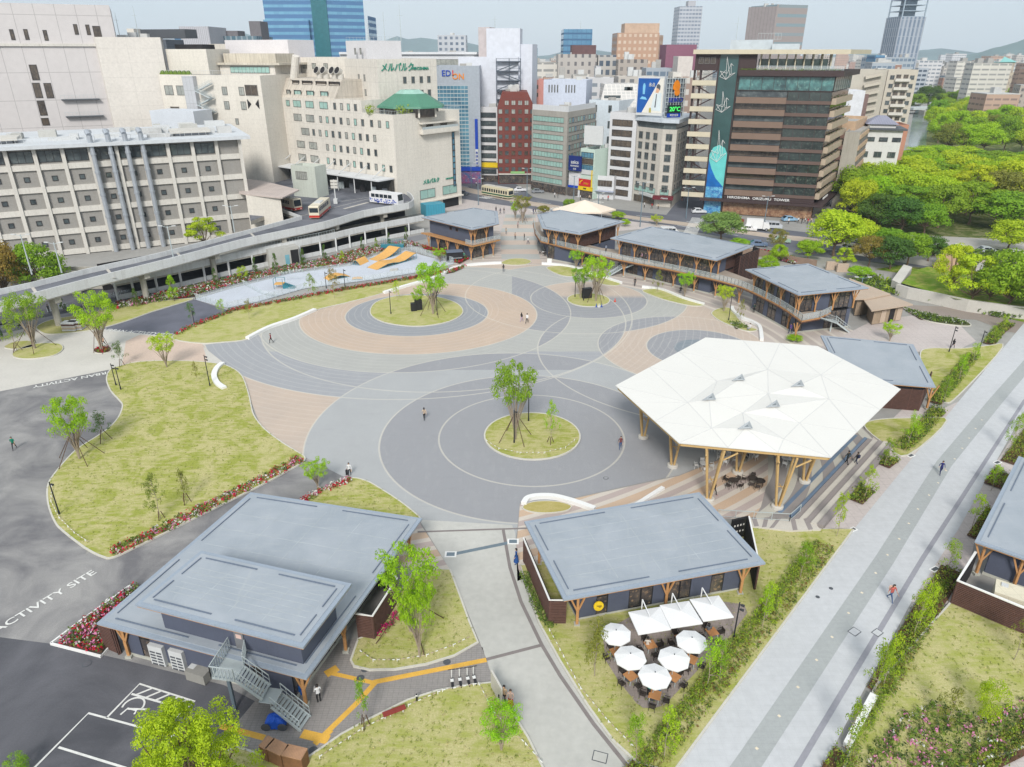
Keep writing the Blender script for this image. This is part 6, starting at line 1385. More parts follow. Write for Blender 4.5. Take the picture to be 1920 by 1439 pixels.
def grid(e,a,c,us,zs,w,h,gl=G_dark,fr=None,skip=None,pick=None):
 a,c=Vector((a[0],a[1],0)),Vector((c[0],c[1],0));d=(c-a).normalized();n=Vector((d.y,-d.x,0))*.02;ang=math.atan2(d.y,d.x)
 for i,u in enumerate(us):
  for j,z in enumerate(zs):
   if skip and skip(i,j): continue
   win_obj(e,a+d*u+n+Vector((0,0,z)),ang,w,h,pick(i,j) if pick else gl,fr)
def ribbon_win(e,a,c,u0,u1,z0,z1,gl=G_dark,fr=None,sp=1.4,name='window',prot=.08):
 a,c=Vector((a[0],a[1],0)),Vector((c[0],c[1],0));d=(c-a).normalized();n=Vector((d.y,-d.x,0));b=MB();p,q=a+d*u0,a+d*u1;zm=Vector((0,0,(z0+z1)/2))
 b.m(1).bar(p+n*.01+zm,q+n*.01+zm,.08,z1-z0);b.m(0)
 k=max(1,round((u1-u0)/sp))
 for i in range(k+1):r=p.lerp(q,i/k)+n*.04;b.bar(r+Vector((0,0,z0)),r+Vector((0,0,z1)),prot,.1)
 for z in (z0,z1):b.bar(p+n*.05+Vector((0,0,z)),q+n*.05+Vector((0,0,z)),prot+.04,.12)
 return b.build(name,[fr or M_wf,gl],e)
def block(e,fp,z0,z1,wm,rm=None,par=.9,name='wall'):
 fp=clean(fp);b=MB();b.prism(fp,z0,z1,bot=False,top=False);b.prism(inset(fp,.3),z1-.01-par,z1,bot=False,top=False) if par else None
 o=b.build(name,wm,e);b=MB()
 if par:
  I=inset(fp,.3)
  for i in range(len(fp)):j=(i+1)%len(fp);b.face([(fp[i].x,fp[i].y,z1),(fp[j].x,fp[j].y,z1),(I[j].x,I[j].y,z1),(I[i].x,I[i].y,z1)])
  b.build('parapet_cap',wm,e);b=MB();b.prism([(p.x,p.y) for p in I],z1-par,z1-par,bot=False,side=False)
 else:b.prism([(p.x,p.y) for p in fp],z1+.005,z1+.005,bot=False,side=False)
 b.build('roof',rm or M_rf,e); return fp
def quad(A,B,depth,skew=0):
 A,B=Vector((A[0],A[1],0)),Vector((B[0],B[1],0));d=(B-A).normalized();n=Vector((-d.y,d.x,0));s=d*skew
 return [A,B,B+n*depth+s,A+n*depth+s]
def city(name,lab,A,cat='building',group=None): return thing(name,lab,cat,(A[0],A[1],0),0,group)
def plant(e,fp,z,n=5,seed=1,m_=None,hmax=2.2):
 """roof machinery: boxes, ducts, rails"""
 r=random.Random(seed);P=inset(clean(fp),1.4)
 for k in range(n):
  s=[r.random() for _ in P];t_=sum(s);c=sum((p*w_/t_ for p,w_ in zip(P,s)),Vector());w_,d_,h=r.uniform(1,3),r.uniform(.8,2),r.uniform(.6,hmax);b=MB();b.box(c.x-w_/2,c.y-d_/2,z,c.x+w_/2,c.y+d_/2,z+h);b.box(c.x-w_/2+.1,c.y-d_/2-.03,z+.2,c.x+w_/2-.1,c.y-d_/2,z+h*.8);b.build('roof_unit',m_ or r.choice([M_acw,M_rf2,M_rf]),e)
def antenna(e,x,y,z,h):
 b=MB();b.tube((x,y,z),(x,y,z+h),.12,.04,5);b.bar((x-.8,y,z+h*.7),(x+.8,y,z+h*.7),.06);b.build('antenna',M_steel,e)
def wallpat(name,wall,gl,gx,gy,wx,wy,hor=False,rough=.2,streak=0):
 """wall with a regular pattern of windows for far buildings"""
 t=NT(name);sp=t.n('ShaderNodeSeparateXYZ');t.put(sp.inputs[0],t.uv());P=t.pos()
 fx=t.math('FRACT',t.math('DIVIDE',sp.outputs[0],gx));fy=t.math('FRACT',t.math('DIVIDE',sp.outputs[1],gy))
 inx=t.math('LESS_THAN',t.math('ABSOLUTE',t.math('SUBTRACT',fx,.5)),wx/2);iny=t.math('LESS_THAN',t.math('ABSOLUTE',t.math('SUBTRACT',fy,.5)),wy/2)
 m_=t.math('MULTIPLY',inx,iny)
 cell=t.n('ShaderNodeCombineXYZ');t.put(cell.inputs[0],t.math('FLOOR',t.math('DIVIDE',sp.outputs[0],gx)));t.put(cell.inputs[1],t.math('FLOOR',t.math('DIVIDE',sp.outputs[1],gy)))
 wn=t.n('ShaderNodeTexWhiteNoise');wn.noise_dimensions='2D';t.put(wn.inputs['Vector'],cell.outputs[0])
 g2=t.mix(t.ramp(wn.outputs['Value'],.3,1,0,.6),gl,t.mix(.5,gl,wall))
 n=t.noise(P,.05,4);w2=t.mix(t.ramp(n,.3,.7,0,.12),wall,(.1,.1,.1,1))
 if streak:w2=t.mix(t.math('MULTIPLY',t.ramp(t.noise(t.scl(t.uv(),(1,.05,1)),1,4,.6),.5,.75),streak),w2,(.2,.17,.14,1))
 t.put(t.b.inputs['Base Color'],t.mix(m_,w2,g2));t.put(t.b.inputs['Roughness'],t.ramp(m_,0,1,.8,rough)); return t.m
M_cream=mat('cream_tile',S(230,224,214),.8,.06,.1,streak=.2,grid=(3.9,3.9,.08,.25));M_creamb=mat('cream_plain',S(232,226,215),.8,.05,.15,streak=.12,grid=(4.2,1.3,.05,.12))
# --- grey grid building
u_=Vector((math.cos(math.radians(207)),math.sin(math.radians(207)),0));A0=Vector((-66.3,182.1,0));A1=A0+u_*80;dN=-u_;nN=Vector((dN.y,-dN.x,0))
nt=city('grid_office','long grey building with a pale grid of pillars, small square windows and flat overhanging roof',A0);back=-nN*34;ZN=24.4
b=MB();b.prism([A1,A0,A0+back,A1+back],0,ZN-.5);b.build('wall',mat('grey_infill',S(160,157,152),.85,.05,.2,streak=.15),nt)
b=MB();b.prism([A1+nN*2.2-dN*1,A0+nN*2.2+dN*2.2,A0+dN*2.2+back,A1+back-dN*1],ZN-.5,ZN+.25);b.build('roof',mat('roof_slab_white',S(214,218,222),.8,.1,.1),nt)
M_pil=mat('pale_pillar',S(222,218,210),.85,.06,.2,streak=.2)
for k in range(16):
 p=A0-dN*(k*5.35+.3);b=MB();b.bar(p+nN*.25,p+nN*.25+Vector((0,0,ZN-.5)),1.05 if False else .9,.75,up=(dN.x,dN.y,0));b.build('pillar',M_pil,nt)
for z in (19.9,15.1,10.3,5.5,.8):b=MB();b.bar(A1+nN*.2+Vector((0,0,z)),A0+nN*.2+Vector((0,0,z)),.5,1.2);b.build('beam',M_pil,nt)
angN=math.atan2(dN.y,dN.x)
for k in range(15):
 c=A0-dN*(k*5.35+3.0)
 if k>0:ribbon_win(nt,A1,A0,(A0-A1).length-k*5.35-5.1,(A0-A1).length-k*5.35-.85,20.9,23.3,G_dark,M_wfd,1.4)
 if k>0:
  for z in (17.4,12.6,7.8,3.0):win_obj(nt,c+nN*.03+Vector((0,0,z)),angN,1.0,1.0,G_dark,M_wfd)
Lf=(A0-A1).length
for s in (21.5,24.8,28.2,31.8):
 p=A0-dN*s+nN*1.3;b=MB();b.tube(p,p+Vector((0,0,ZN+.4)),.5,.5,10)
 for z in (3,8,13,18,22):b.tube(p+Vector((0,0,z)),p+Vector((0,0,z+.5)),.62,.62,10)
 q=p+Vector((0,0,ZN+.2));b.path([q,q+Vector((0,0,1.6)),q+Vector((-.9,1.0,2.3)),q-nN*4+Vector((0,0,2.0))],.55,10);b.build('duct',mat('duct_metal',S(190,196,204),.4,.08,1,metal=.4),nt)
rr=random.Random(8)
for k in range(24):
 p=A0-dN*rr.uniform(3,60)-nN*rr.uniform(4,28);w_,d_,h=rr.uniform(1.5,6),rr.uniform(1,4),rr.uniform(.5,1.8);b=MB();b.prism(quad(p,p+dN*w_,d_),ZN+.25,ZN+.25+h);b.build('roof_unit',rr.choice([M_acw,M_rf2,M_conc]),nt)
for k in range(6):p=A0-dN*(4+k*9)-nN*3;b=MB();railing(b,p+Vector((0,0,ZN+.25)),p-dN*8+Vector((0,0,ZN+.25)),1.0,1.6, False);b.build('railing',[M_acw,M_rglass],nt)
for s,n_ in ((6,4),(46,5)):p=A0-dN*s-nN*4;b=MB();b.prism(quad(p-dN*9,p,7),ZN+.9,ZN+1.5);[b.bar(p-dN*(.5+i*2.6)-nN*2,p-dN*(.5+i*2.6)-nN*2+Vector((0,0,ZN+.9)),.3) for i in range(0)];b.build('roof_platform',M_conc2,nt);b=MB();b.prism(quad(p-dN*8,p-dN*1,5),ZN+.25,ZN+.9);b.build('platform_base',M_iron,nt)
# --- tall blank tower left and department store blocks
t1=city('blank_tower','tall pale windowless tower with a panelled face at the upper left',(-117.8,235));fpT=[(-210,190),(-117.8,235),(-135,270),(-230,230)]
Mt=mat('pale_panel',S(216,211,210),.7,.04,.05,grid=(5.2,7.5,.16,.35),fine=.03);block(t1,fpT,0,55.4,Mt,M_rf2);b=MB();b.prism(quad((-210.5,189.2),(-117.4,234.6),36),44.5,45.2);b.build('ledge',M_pil,t1)
P3=Vector((-210,190,0));Q3=Vector((-117.8,235,0));L3_=(Q3-P3).length
for x,y in ((8,63),(38,63),(78,65),(139,54),(163,55)):
 p=AT(x,y,230-(204-x)*.105);d_=(Q3-P3).normalized();s=(Vector((p.x,p.y,0))-P3).dot(d_);win_obj(t1,P3+d_*s+Vector((0,0,p.z)),math.atan2(d_.y,d_.x),.9,2.6,G_brn,M_wfd)
for x,y,w_,h in ((181,60,1.9,3.2),(197,130,1.8,3.2),(56,138,1.8,4),(63,173,1.8,4),(86,173,1.8,4),(73,207,1.8,4),(80,233,1.8,2)):
 p=AT(x,y,230-(204-x)*.105);d_=(Q3-P3).normalized();s=(Vector((p.x,p.y,0))-P3).dot(d_);win_obj(t1,P3+d_*s+Vector((0,0,p.z)),math.atan2(d_.y,d_.x),w_,h,G_brn,M_wfd)
for x,y in ((150,187),(158,219)):
 p=AT(x,y,226);d_=(Q3-P3).normalized();s=(Vector((p.x,p.y,0))-P3).dot(d_);n_=Vector((d_.y,-d_.x,0));c=P3+d_*s;b=MB();b.prism(quad(c-d_*5+n_*1.3,c+d_*5+n_*1.3,1.3),p.z-.3,p.z);b.build('balcony',M_iron,t1);b=MB();railing(b,c-d_*5+n_*1.25+Vector((0,0,p.z)),c+d_*5+n_*1.25+Vector((0,0,p.z)),1.1,1, False);b.build('railing',[M_steel,M_rglass],t1)
sb_=city('department_store','cream department store with outside stair and roof terrace, behind the grid building',(-100,235))
fA=[(-122,231),(-106,238),(-116,262),(-136,250)];block(sb_,fA,0,47.0,mat('cream_big',S(232,226,218),.8,.04,.1,grid=(8,4,.07,.2),streak=.06),M_rf2)
fB=[(-108,236.5),(-73.3,225),(-66,250),(-100,262)];block(sb_,fB,0,36.8,M_creamb,M_rf2)
a,c=fB[0],fB[1];Lb=math.hypot(c[0]-a[0],c[1]-a[1]);db=Vector((c[0]-a[0],c[1]-a[1],0)).normalized();nb=Vector((db.y,-db.x,0))
grid(sb_,a,c,[23.5,29.5],[32.5,28.5],1.7,2.2,G_pale);grid(sb_,a,c,[26.3],[24.0,20.0],1.0,1.6,G_pale);grid(sb_,a,c,[3.0,7.5],[32.4],4.2 if False else 3.0,2.6,G_pale);grid(sb_,a,c,[4],[27],3.2,1.3,G_brn)
win_obj(sb_,Vector((a[0],a[1],0))+db*33+nb*.02+Vector((0,0,32.8)),math.atan2(db.y,db.x),4.2,2.8,G_brn)
for du,m_ in ((31,1),(35,-1)):
 b=MB();c_=Vector((a[0],a[1],0))+db*du+nb*.08+Vector((0,0,29));b.face([c_+Vector((0,0,1.4)),c_+db*1.3*m_,c_-Vector((0,0,1.4))][::1 if m_<0 else -1]);b.build('shaped_window',M_dark,sb_)
a3=Vector((a[0],a[1],0));b=MB();b.prism([a3+db*10+nb*1.6,a3+db*14+nb*1.6,a3+db*14,a3+db*10],0,36.5);b.build('lift_shaft',mat('shaft_grey',S(196,198,202),.6,.05,.3,grid=(1.3,3.6,.1,.3)),sb_)
for k in range(5):
 z=34.5-k*3.9;p,q=a3+db*15+nb*1.3,a3+db*20+nb*1.3;stair(sb_,q+Vector((0,0,z)),p+Vector((0,0,z-1.95)),1.3, True);stair(sb_,p+nb*1.0+Vector((0,0,z-1.95)),q+nb*1.0+Vector((0,0,z-3.9)),1.3, True)
b=MB();fA2=[(-106,240),(-92,236),(-90,250),(-104,256)];b.prism(fA2,36.8,43.8);b.build('upper_block',M_creamb,sb_)
b=MB();b.prism(quad((-91,242),(-72,236),14),36,39.4);b.build('terrace_house',M_cream,sb_);ribbon_win(sb_,(-91,241.9),(-72,235.9),4,18,37.2,38.9,G_grn)
b=MB();b.prism(quad((-93,241.5),(-70,234.3),16),39.4,40.0);b.prism(quad((-90,244),(-72,238),10),40,42.6);b.build('terrace_roof',mat('rusty_cream',S(214,206,190),.85,.15,.3,streak=.5),sb_)
b=MB();railing(b,a3+db*.5+nb*-.5+Vector((0,0,36.8)),a3+db*35-nb*.5+Vector((0,0,36.8)),1.2,.8, False);b.build('railing',[M_acw,M_rglass],sb_)
for k in range(7):p=a3+db*(1+k*1.6)-nb*1;b=MB();b.lathe((p.x,p.y,36.2),[(.8,0),(1,.7),(.5,1.6),(0,1.8)],7);b.build('roof_shrub',LM['green'],sb_)
fC=quad((-126,236),(-118,239),14);block(sb_,fC,0,45,M_creamb)
b=MB();b.prism(quad((-108,252),(-98,249),6),43.8,45.2);b.build('roof_sign_back',M_dark,sb_);b=MB();b.prism(quad((-120,256),(-104,252),6),47,49.6);b.build('plant_room',M_iron,sb_)
plant(sb_,fA,47,5,3);antenna(sb_,-118,250,47,9);antenna(sb_,-122,246,47,7)
b=MB();b.tube((-97.5,237,22),(-97.5,237,30),1.6,1.2,14);b.path([(-97.5,237,30),(-96.5,236,31.5),(-94.5,235,32)],1.0,12);b.build('exhaust_stack',mat('duct_pale',S(214,222,230),.5,.05,1),sb_);b=MB();b.prism(quad((-106,222),(-92,219),9),0,27.5);b.build('machine_house',mat('pale_blue_panel',S(216,222,230),.7,.05,.3),sb_)
# --- cream hotel with slanted top and green pavilion
PM=Vector((-32.1,204.5,0));dm=Vector((math.cos(math.radians(142)),math.sin(math.radians(142)),0));QM=PM+dm*61;PR_=Vector((-15.6,224.5,0));dr_=(PR_-PM).normalized()
ml=city('cream_hotel','cream tiled hotel with slanted upper storeys, curved balcony and green roofed pavilion',PM)
LM1=12.5;e1_=PM+dm*LM1;e2_=PM+dm*24
block(ml,[e1_,PM,PR_,PR_+dm*LM1],0,27.6,M_creamb,M_rf2,1.2);block(ml,[e2_,e1_,e1_-(PM-PR_),e2_-(PM-PR_)],0,30.8,M_cream,M_rf2)
fpL=[QM,e2_,e2_+(PR_-PM),QM+(PR_-PM)];block(ml,fpL,0,30.4,M_cream,M_rf2,0)
nm=Vector((dm.y,-dm.x,0));nm=nm if nm.y<0 else -nm
b=MB();s0,s1=Vector(fpL[0])+Vector((0,0,30.4)),Vector(fpL[1])+Vector((0,0,30.4));bk=-nm*3.6;t0,t1_=s0+bk+Vector((0,0,5.4)),s1+bk+Vector((0,0,5.4));in_=-nm*20
b.face([s0,s1,t1_,t0]);b.face([t0,t1_,t1_+in_,t0+in_]);b.face([s1,s1-nm*24,t1_+in_,t1_]);b.face([s0-nm*24,s0,t0,t0+in_]);b.build('slanted_wall',mat('stained_cream',S(212,203,190),.85,.15,.15,streak=.45,grid=(3.9,3.9,.08,.3)),ml)
Lw= lambda s:61-s
a,c=QM,PM
zr=[28.9,25.0,21.1,17.2,13.3]
ss_={0:[15,18,21,12.2 if False else 24],1:[2.4,5.6,8.8,12.5,15.6,18.7,21.8,25,28,31],2:[8,11,14,17,20,23,26,29,32,35],3:[8,11,14,17,20,23,26,29.2],4:[2.2,5.2,8.3,11.5,14.6,17.6,20.6,23.6,26.5,29.5]}
for j,us in ss_.items():grid(ml,a,c,[Lw(s) for s in us],[zr[j]],1.0,1.7,G_dark, None, None,(lambda j: lambda i,k:[G_dark,G_dark,G_pale,G_grn][(i*7+j*3)%4])(j))
grid(ml,a,c,[Lw(s) for s in (29,35.5,41.5)],[28.9],3.6,1.8,G_grn);grid(ml,a,c,[Lw(46)],[28.9],1.6,1.6,G_grn)
for z in (25,21.1,17.2,13.3):grid(ml,a,c,[Lw(s) for s in ((36,42) if z!=21.1 else (39,))],[z],3.6,1.9,G_pale,M_wf)
for s,z in ((57,28.9),(54,28.9)):grid(ml,a,c,[Lw(s)],[z],.8,1.7,G_pale)
grid(ml,a,c,[Lw(58)],[21.5],2.6,1.8,G_brn);grid(ml,a,c,[Lw(57)],[17.6],1.4,2.6,G_brn)
for s,w_,g_ in ((29,3.2,G_grn),(35.5,3.2,G_grn),(41.5,3.2,G_grn),(46,1.6,G_pale),(54,.8,G_brn),(57,.8,G_brn)):
 p=QM.lerp(PM,(61-s)/61)+bk*.25+Vector((0,0,31.8));win_obj(ml,p+nm*.15,math.atan2(-dm.y,-dm.x),w_,1.6,g_,M_wfd,prot=.25)
for s,w_ in ((26.5,4.6),(32.5,4.6),(39,4.6),(44.5,3),(52,3)):
 p=QM.lerp(PM,(61-s)/61)+bk*.82+Vector((0,0,34.7));win_obj(ml,p+nm*.2,math.atan2(-dm.y,-dm.x),w_,1.0,G_brn,M_wfd,prot=.3)
for s,h in ((34,2),(37,2),(30,1.8),(27.5,1.8)):
 p=QM.lerp(PM,(61-s)/61)-nm*6;b=MB();b.tube(p+Vector((0,0,35.6)),p+Vector((0,0,37.2)),.9,.9,14);b.tube(p+Vector((0,0,37.6)),p+nm*1.2+Vector((0,0,38.2)),1.0,1.15,14);b.m(1).tube(p+nm*1.2+Vector((0,0,38.2)),p+nm*1.24+Vector((0,0,38.22)),1.0,1.0,14);b.build('roof_fan',[M_conc2,M_dark],ml)
b=MB();p=QM.lerp(PM,14/61)-nm*4;b.tube(p+Vector((0,0,35.5)),p-dm*2.2+Vector((0,0,42)),1.3,1.1,12);b.build('slanted_stack',M_cream,ml)
q0,q1=PM,PR_;LR_=(PR_-PM).length;at_= lambda f:PM.lerp(PR_,f);nr=Vector((dr_.y,-dr_.x,0))
for z0_,z1_ in ((24.6,25.0),(21.9,23.2)):b=MB();b.bar(at_(.36)+nr*.8+Vector((0,0,(z0_+z1_)/2)),at_(.93)+nr*.5+Vector((0,0,(z0_+z1_)/2)),1.4,z1_-z0_);b.build('balcony' if z0_<23 else 'balcony_roof',M_creamb,ml)
b=MB();b.bar(at_(.36)+nr*1.4+Vector((0,0,23.5)),at_(.93)+nr*1.1+Vector((0,0,23.5)),.08,.7);b.build('balcony_rail',M_steel,ml)
grid(ml,q0,q1,[LR_*.52,LR_*.74],[24],2.6,1.2,G_brn)
for k in range(9):grid(ml,q0,q1,[LR_*.885],[20.7-k*1.75],1.0,1.6,G_blue,M_wfd)
grid(ml,q0,q1,[LR_*.44,LR_*.80],[5.2],6.0,2.5,G_grn);b=MB();b.bar(at_(.33)+nr*.5+Vector((0,0,3)),at_(.99)+nr*.5+Vector((0,0,3)),1.2,.3);b.build('porch_roof',M_creamb,ml)
for f0,f1 in ((.36,.62),(.68,.94)):b=MB();b.bar(at_(f0)+nr*.05+Vector((0,0,1.3)),at_(f1)+nr*.05+Vector((0,0,1.3)),.1,2.5);b.build('porch_opening',M_dark,ml)
M_sgn=mat('sign_green',S(30,150,126),.5)
def wtext(body,e,p,d,size,m_,sx=1,sh=0,name='lettering'): return text(body,m_,size,Vector(p),(math.radians(90),0,math.atan2(d.y,d.x)),.06,e,name,'CENTER', None,sh,sx)
wtext('メルパルク',ml,at_(.50)+nr*.15+Vector((0,0,8.6)),dr_,1.5,M_sgn,.9,.2);wtext('HIROSHIMA',ml,at_(.80)+nr*.15+Vector((0,0,8.5)),dr_,.62,M_sgn)
ctr=(e1_+PM+PR_+(PR_+dm*LM1))/4+Vector((0,-1.2,0));gp=thing('green_pavilion','x','pavilion',(ctr.x,ctr.y,26.4));gp.parent=ml; del gp['category']; del gp['label'];gp.location=Vector((ctr.x,ctr.y,26.4))-ml.location;gp.name='roof_pavilion'
M_grf=mat('green_roof',S(84,140,116),.55,.08,.5,grid=(.8,0,.05,.25))
def oct(r0,z0,r1,z1,b):
 for i in range(8):
  a0,a1=i*.7854+.39,(i+1)*.7854+.39;b.face([(r0*math.cos(a0),r0*math.sin(a0)*.9,z0),(r0*math.cos(a1),r0*math.sin(a1)*.9,z0),(r1*math.cos(a1),r1*math.sin(a1)*.9,z1),(r1*math.cos(a0),r1*math.sin(a0)*.9,z1)])
b=MB();oct(10.0,2.4,9.8,2.9,b);oct(9.8,2.9,4.6,6.0,b);b.build('roof',M_grf,gp,world=False);b=MB();oct(4.5,5.98,2.8,7.0,b);oct(2.8,7.0,.01,7.1,b);b.build('skylight',mat('skylight_green',S(160,200,186),.2),gp,world=False)
b=MB();oct(7.6,0,7.6,2.6,b);b.build('glazed_wall',G_brn,gp,world=False)
for i in range(8):a0=i*.7854+.39;b=MB();b.bar((7.8*math.cos(a0),7.8*.9*math.sin(a0),0),(7.8*math.cos(a0),7.8*.9*math.sin(a0),2.6),.5);b.build('pillar',M_creamb,gp,world=False)
for s in ((PM,PR_),(e1_,PM)):b=MB();railing(b,s[0]-nr*-.0+Vector((0,.5,27.6)),s[1]+Vector((0,.5,27.6)),.9,.6, False);b.build('railing',[M_steel,M_rglass],ml)
for k,f in enumerate((.18,.3)):c=at_(f)-nr*1.5+dm*1.5;o=bpy.data.objects.new('roof_tree',bpy.data.meshes['roof_shrub']) if False else None
f=FM();r=random.Random(2)
for cx_ in (PM+dm*1.2+dr_*4,PM+dm*1.0+dr_*6.8,PM+dm*9):
 for k in range(160):v=rvec(r);f.leaf(Vector((cx_.x,cx_.y,28.6))+v*r.uniform(.8,1.7),v,0,.5,r)
f.build('terrace_shrub',LM['bright'],ml,off=parent_origin(ml))
hA,hB,hC=Vector((-50.7,236,0)),Vector((-38.1,219.5,0)),Vector((-22.6,233,0));d1_=(hC-hB).normalized();hD=hA+(hC-hB)
tw=city('cream_hotel_tower','tall cream block with a green katakana sign behind the green roofed pavilion',hB);block(tw,[hA,hB,hC,hD],0,41.2,M_cream,M_rf2)
k1=hB+(hA-hB)*.12+d1_*3;uu=(hA-hB).normalized();block(tw,[hA+d1_*1,hA+d1_*1+(-uu)*13,hA+d1_*13-uu*13,hA+d1_*13],40,46,mat('white_crown',S(228,226,228),.7,.04,.2),M_rf2)
grid(tw,hB,hC,[9,11.9,14.8,17.5],[35.6,31.9,28.2],1.0,1.7,G_dark);grid(tw,hB,hC,[12.3,15.1,18],[],1,1.6)
grid(tw,hA,hB,[8,11.5],[43.2],.8,1.6,G_pale);grid(tw,hA,hB,[9,12.6],[36.2,32.2,28.3],.8,1.6,G_pale);grid(tw,hB,hC,[3.5],[43],.8,1.6,G_pale) if False else None
wtext('メルパルク',tw,hB+d1_*6.6+Vector((.1,-.15,38.9)),d1_,2.5,M_sgn,.9,.25);wtext('HIROSHIMA',tw,hB+d1_*14.6+Vector((.1,-.15,38.6)),d1_,1.15,M_sgn)
for k in range(3):antenna(tw,-44+k*5,242,46,6+2*k)
b=MB();railing(b,hA+d1_*1.2-uu*.2+Vector((0,0,46)),hA+d1_*12+Vector((0,0,46)),1.0,1.2, False);railing(b,hA+d1_*1.2-uu*12.8+Vector((0,0,46)),hA+d1_*12-uu*12.8+Vector((0,0,46)),1.0,1.2, False);b.build('railing',[M_steel,M_rglass],tw)
w3=city('linking_block','stained cream block joining the hotel and the pale roofs behind',(-75,250));block(w3,quad((-88,262),(-50,240),16),0,41.5,M_cream,M_rf2);block(w3,quad((-94,258),(-70,246),12),0,46.5,mat('white_block',S(232,228,230),.7,.04,.2),M_rf2);plant(w3,quad((-100,268),(-72,252),12),43,8,5);block(w3,quad((-104,270),(-80,262),14),0,45.5,M_creamb)
grid(w3,(-88,262),(-50,240),[25,29,34],[39],1.6,1.5,G_pale)
tc=thing('bus_canopy','long white canopy with raking struts along the hotel over the bus stands','canopy',PM);ca,cb=PM+dm*1+nm*.2,PM+dm*66+nm*.2;ZC=11.0
b=MB();b.prism([ca,cb,cb+nm*6,ca+nm*6],ZC-.35,ZC);b.build('canopy_roof',mat('canopy_white',S(226,228,230),.6,.06,.3),tc)
for k in range(9):p=ca.lerp(cb,(k+.5)/9);b=MB();b.bar(p+Vector((0,0,ZC+2.6)),p+nm*4.8+Vector((0,0,ZC+.1)),.22);b.build('strut',M_acw,tc);b=MB();b.bar(p+nm*5.4+Vector((0,0,ZD)),p+nm*5.4+Vector((0,0,ZC)),.25);b.build('column',M_acw,tc)
b=MB();b.prism([ca+nm*.3,cb+nm*.3,cb+nm*.8,ca+nm*.8],ZD,ZC-.4);b.build('dark_bays',mat('bus_bay_dark',S(74,70,66),.8,.5,1.2,fine=.4),tc)
for k in range(14):p=ca.lerp(cb,(k+.3)/14)+nm*2.6;b=MB();b.box(p.x-.7,p.y-.3,ZD,p.x+.7,p.y+.3,ZD+1.9);b.build('waiting_booth',[M_iron,M_steel,M_dark][k%3],tc)
lk=thing('light_green_hall','pale green-grey wall block with shuttered window on the bus deck','building',G(575,370,ZD));a,c=G(552,368,ZD),G(596,372,ZD);a.z=c.z=0;block(lk,quad(a,c,5),ZD,14.8,mat('pale_green_wall',S(208,214,204),.8,.06,.3,streak=.2),M_rf2)
dl=(c-a).normalized();ribbon_win(lk,a,c,1.5,5.2,11.2,13.2,G_pale, None,.6)
sgp=thing('sign_pole','white pole with stacked direction boards on the bus deck island','sign',G(630,382,ZD));g=G(630,382,ZD);b=MB();b.box(g.x-.5,g.y-.5,ZD,g.x+.5,g.y+.5,ZD+1.3);b.bar((g.x,g.y,ZD),(g.x,g.y,ZD+6.2),.25);b.build('pole',M_acw,sgp)
for k in range(3):b=MB();b.box(g.x-.9,g.y-.2,ZD+4+k*.75,g.x+.9,g.y+.2,ZD+4.6+k*.75);b.build('board',M_conc2,sgp)
lr=thing('terminal_annex','low beige building with pinkish flat roof between the grid building and the buses','building',G(500,400));R_=gz([(452,334),(500,341),(561,356),(529,371),(461,364),(448,362)],11.5);M_pkr=mat('pink_roof',S(204,190,182),.85,.12,.3,grid=(1.5,1.5,.05,.3));b=MB();b.prism(R_,11.2,11.5);b.build('roof',M_pkr,lr)
b=MB();b.prism([G(461,368,11),G(458,342,11),G(520,352,11),G(526,373,11)],0,11.2);b.build('wall',M_creamb,lr)
for x,y in ((483,382),(499,383)):p=G(x,y,9.3);b=MB();b.box(p.x-.5,p.y-3.8,8.9,p.x+.5,p.y-3.7,9.7)
bl=bx('blue_awning',812,402,6,4,3.2,mat('blue_awning',S(70,160,186),.5,.05,1,grid=(.8,0,.1,.3)),'light blue awning roof beside the hotel porch','awning',.5)
# --- electronics tower etc
def simple(name,lab,A,B,depth,z,wm,rm=None,cat='building',par=.8,z0=0,pl=3,seed=1,group=None):
 e=city(name,lab,A,cat,group);fp=quad(A,B,depth);block(e,fp,z0,z,wm,rm,par)
 if pl:plant(e,fp,z-par,pl,seed)
 return e,fp
M_mgr=mat('metal_grey_panel',S(176,184,194),.45,.04,.1,grid=(1.6,1.2,.04,.18),metal=.2)
ed,fe_=simple('glass_store_tower','grey metal-clad store tower with blue-green glass curtain and blue orange sign',(-26.4,262),(-11.0,262),16,38.8,M_mgr)
for k in range(24):ribbon_win(ed,fe_[0],fe_[1],.5,11.4,32.6-k*1.25-1.1,32.6-k*1.25,G_blue,M_steel,1.2)
M_blu=mat('sign_blue',S(10,66,178),.5);M_org=mat('sign_orange',S(244,146,34),.5);X=Vector((1,0,0))
wtext('ED',ed,Vector((-22.2,261.8,36.4)),X,2.6,M_blu);wtext('I',ed,Vector((-20.0,261.8,36.4)),X,2.6,mat('sign_red',S(220,50,60),.5));wtext('ON',ed,Vector((-18.2,261.8,35.4)),X,2.6,M_org)
b=MB();b.box(-26.5,261.2,4.6,-11,261.9,6.0);b.build('blue_fascia',M_blu,ed);b=MB();b.box(-12.9,261.4,12,-11.9,261.9,22);b.build('banner',M_blu,ed);b=MB();b.box(-12.9,261.4,6.5,-11.9,261.9,12);b.build('banner',M_acw,ed);b=MB();b.box(-26.4,261.6,.2,-11.2,261.9,4.4);b.build('shopfront',glass_mat('shop_colour',S(60,110,160),S(170,90,130),S(220,220,220),.8),ed)
for k in range(4):wtext('本店'[k%2],ed,Vector((-12.4,261.3,10.8-k*1.2)),X,.9,M_blu)
wt_,fw=simple('white_tower','tall blank white building with dark zigzag fire stairs behind the store tower',(-19,276),(2.2,274),20,41.5,mat('white_blank',S(222,226,236),.7,.04,.05,grid=(6,3.6,.05,.12)),M_rf2,pl=4)
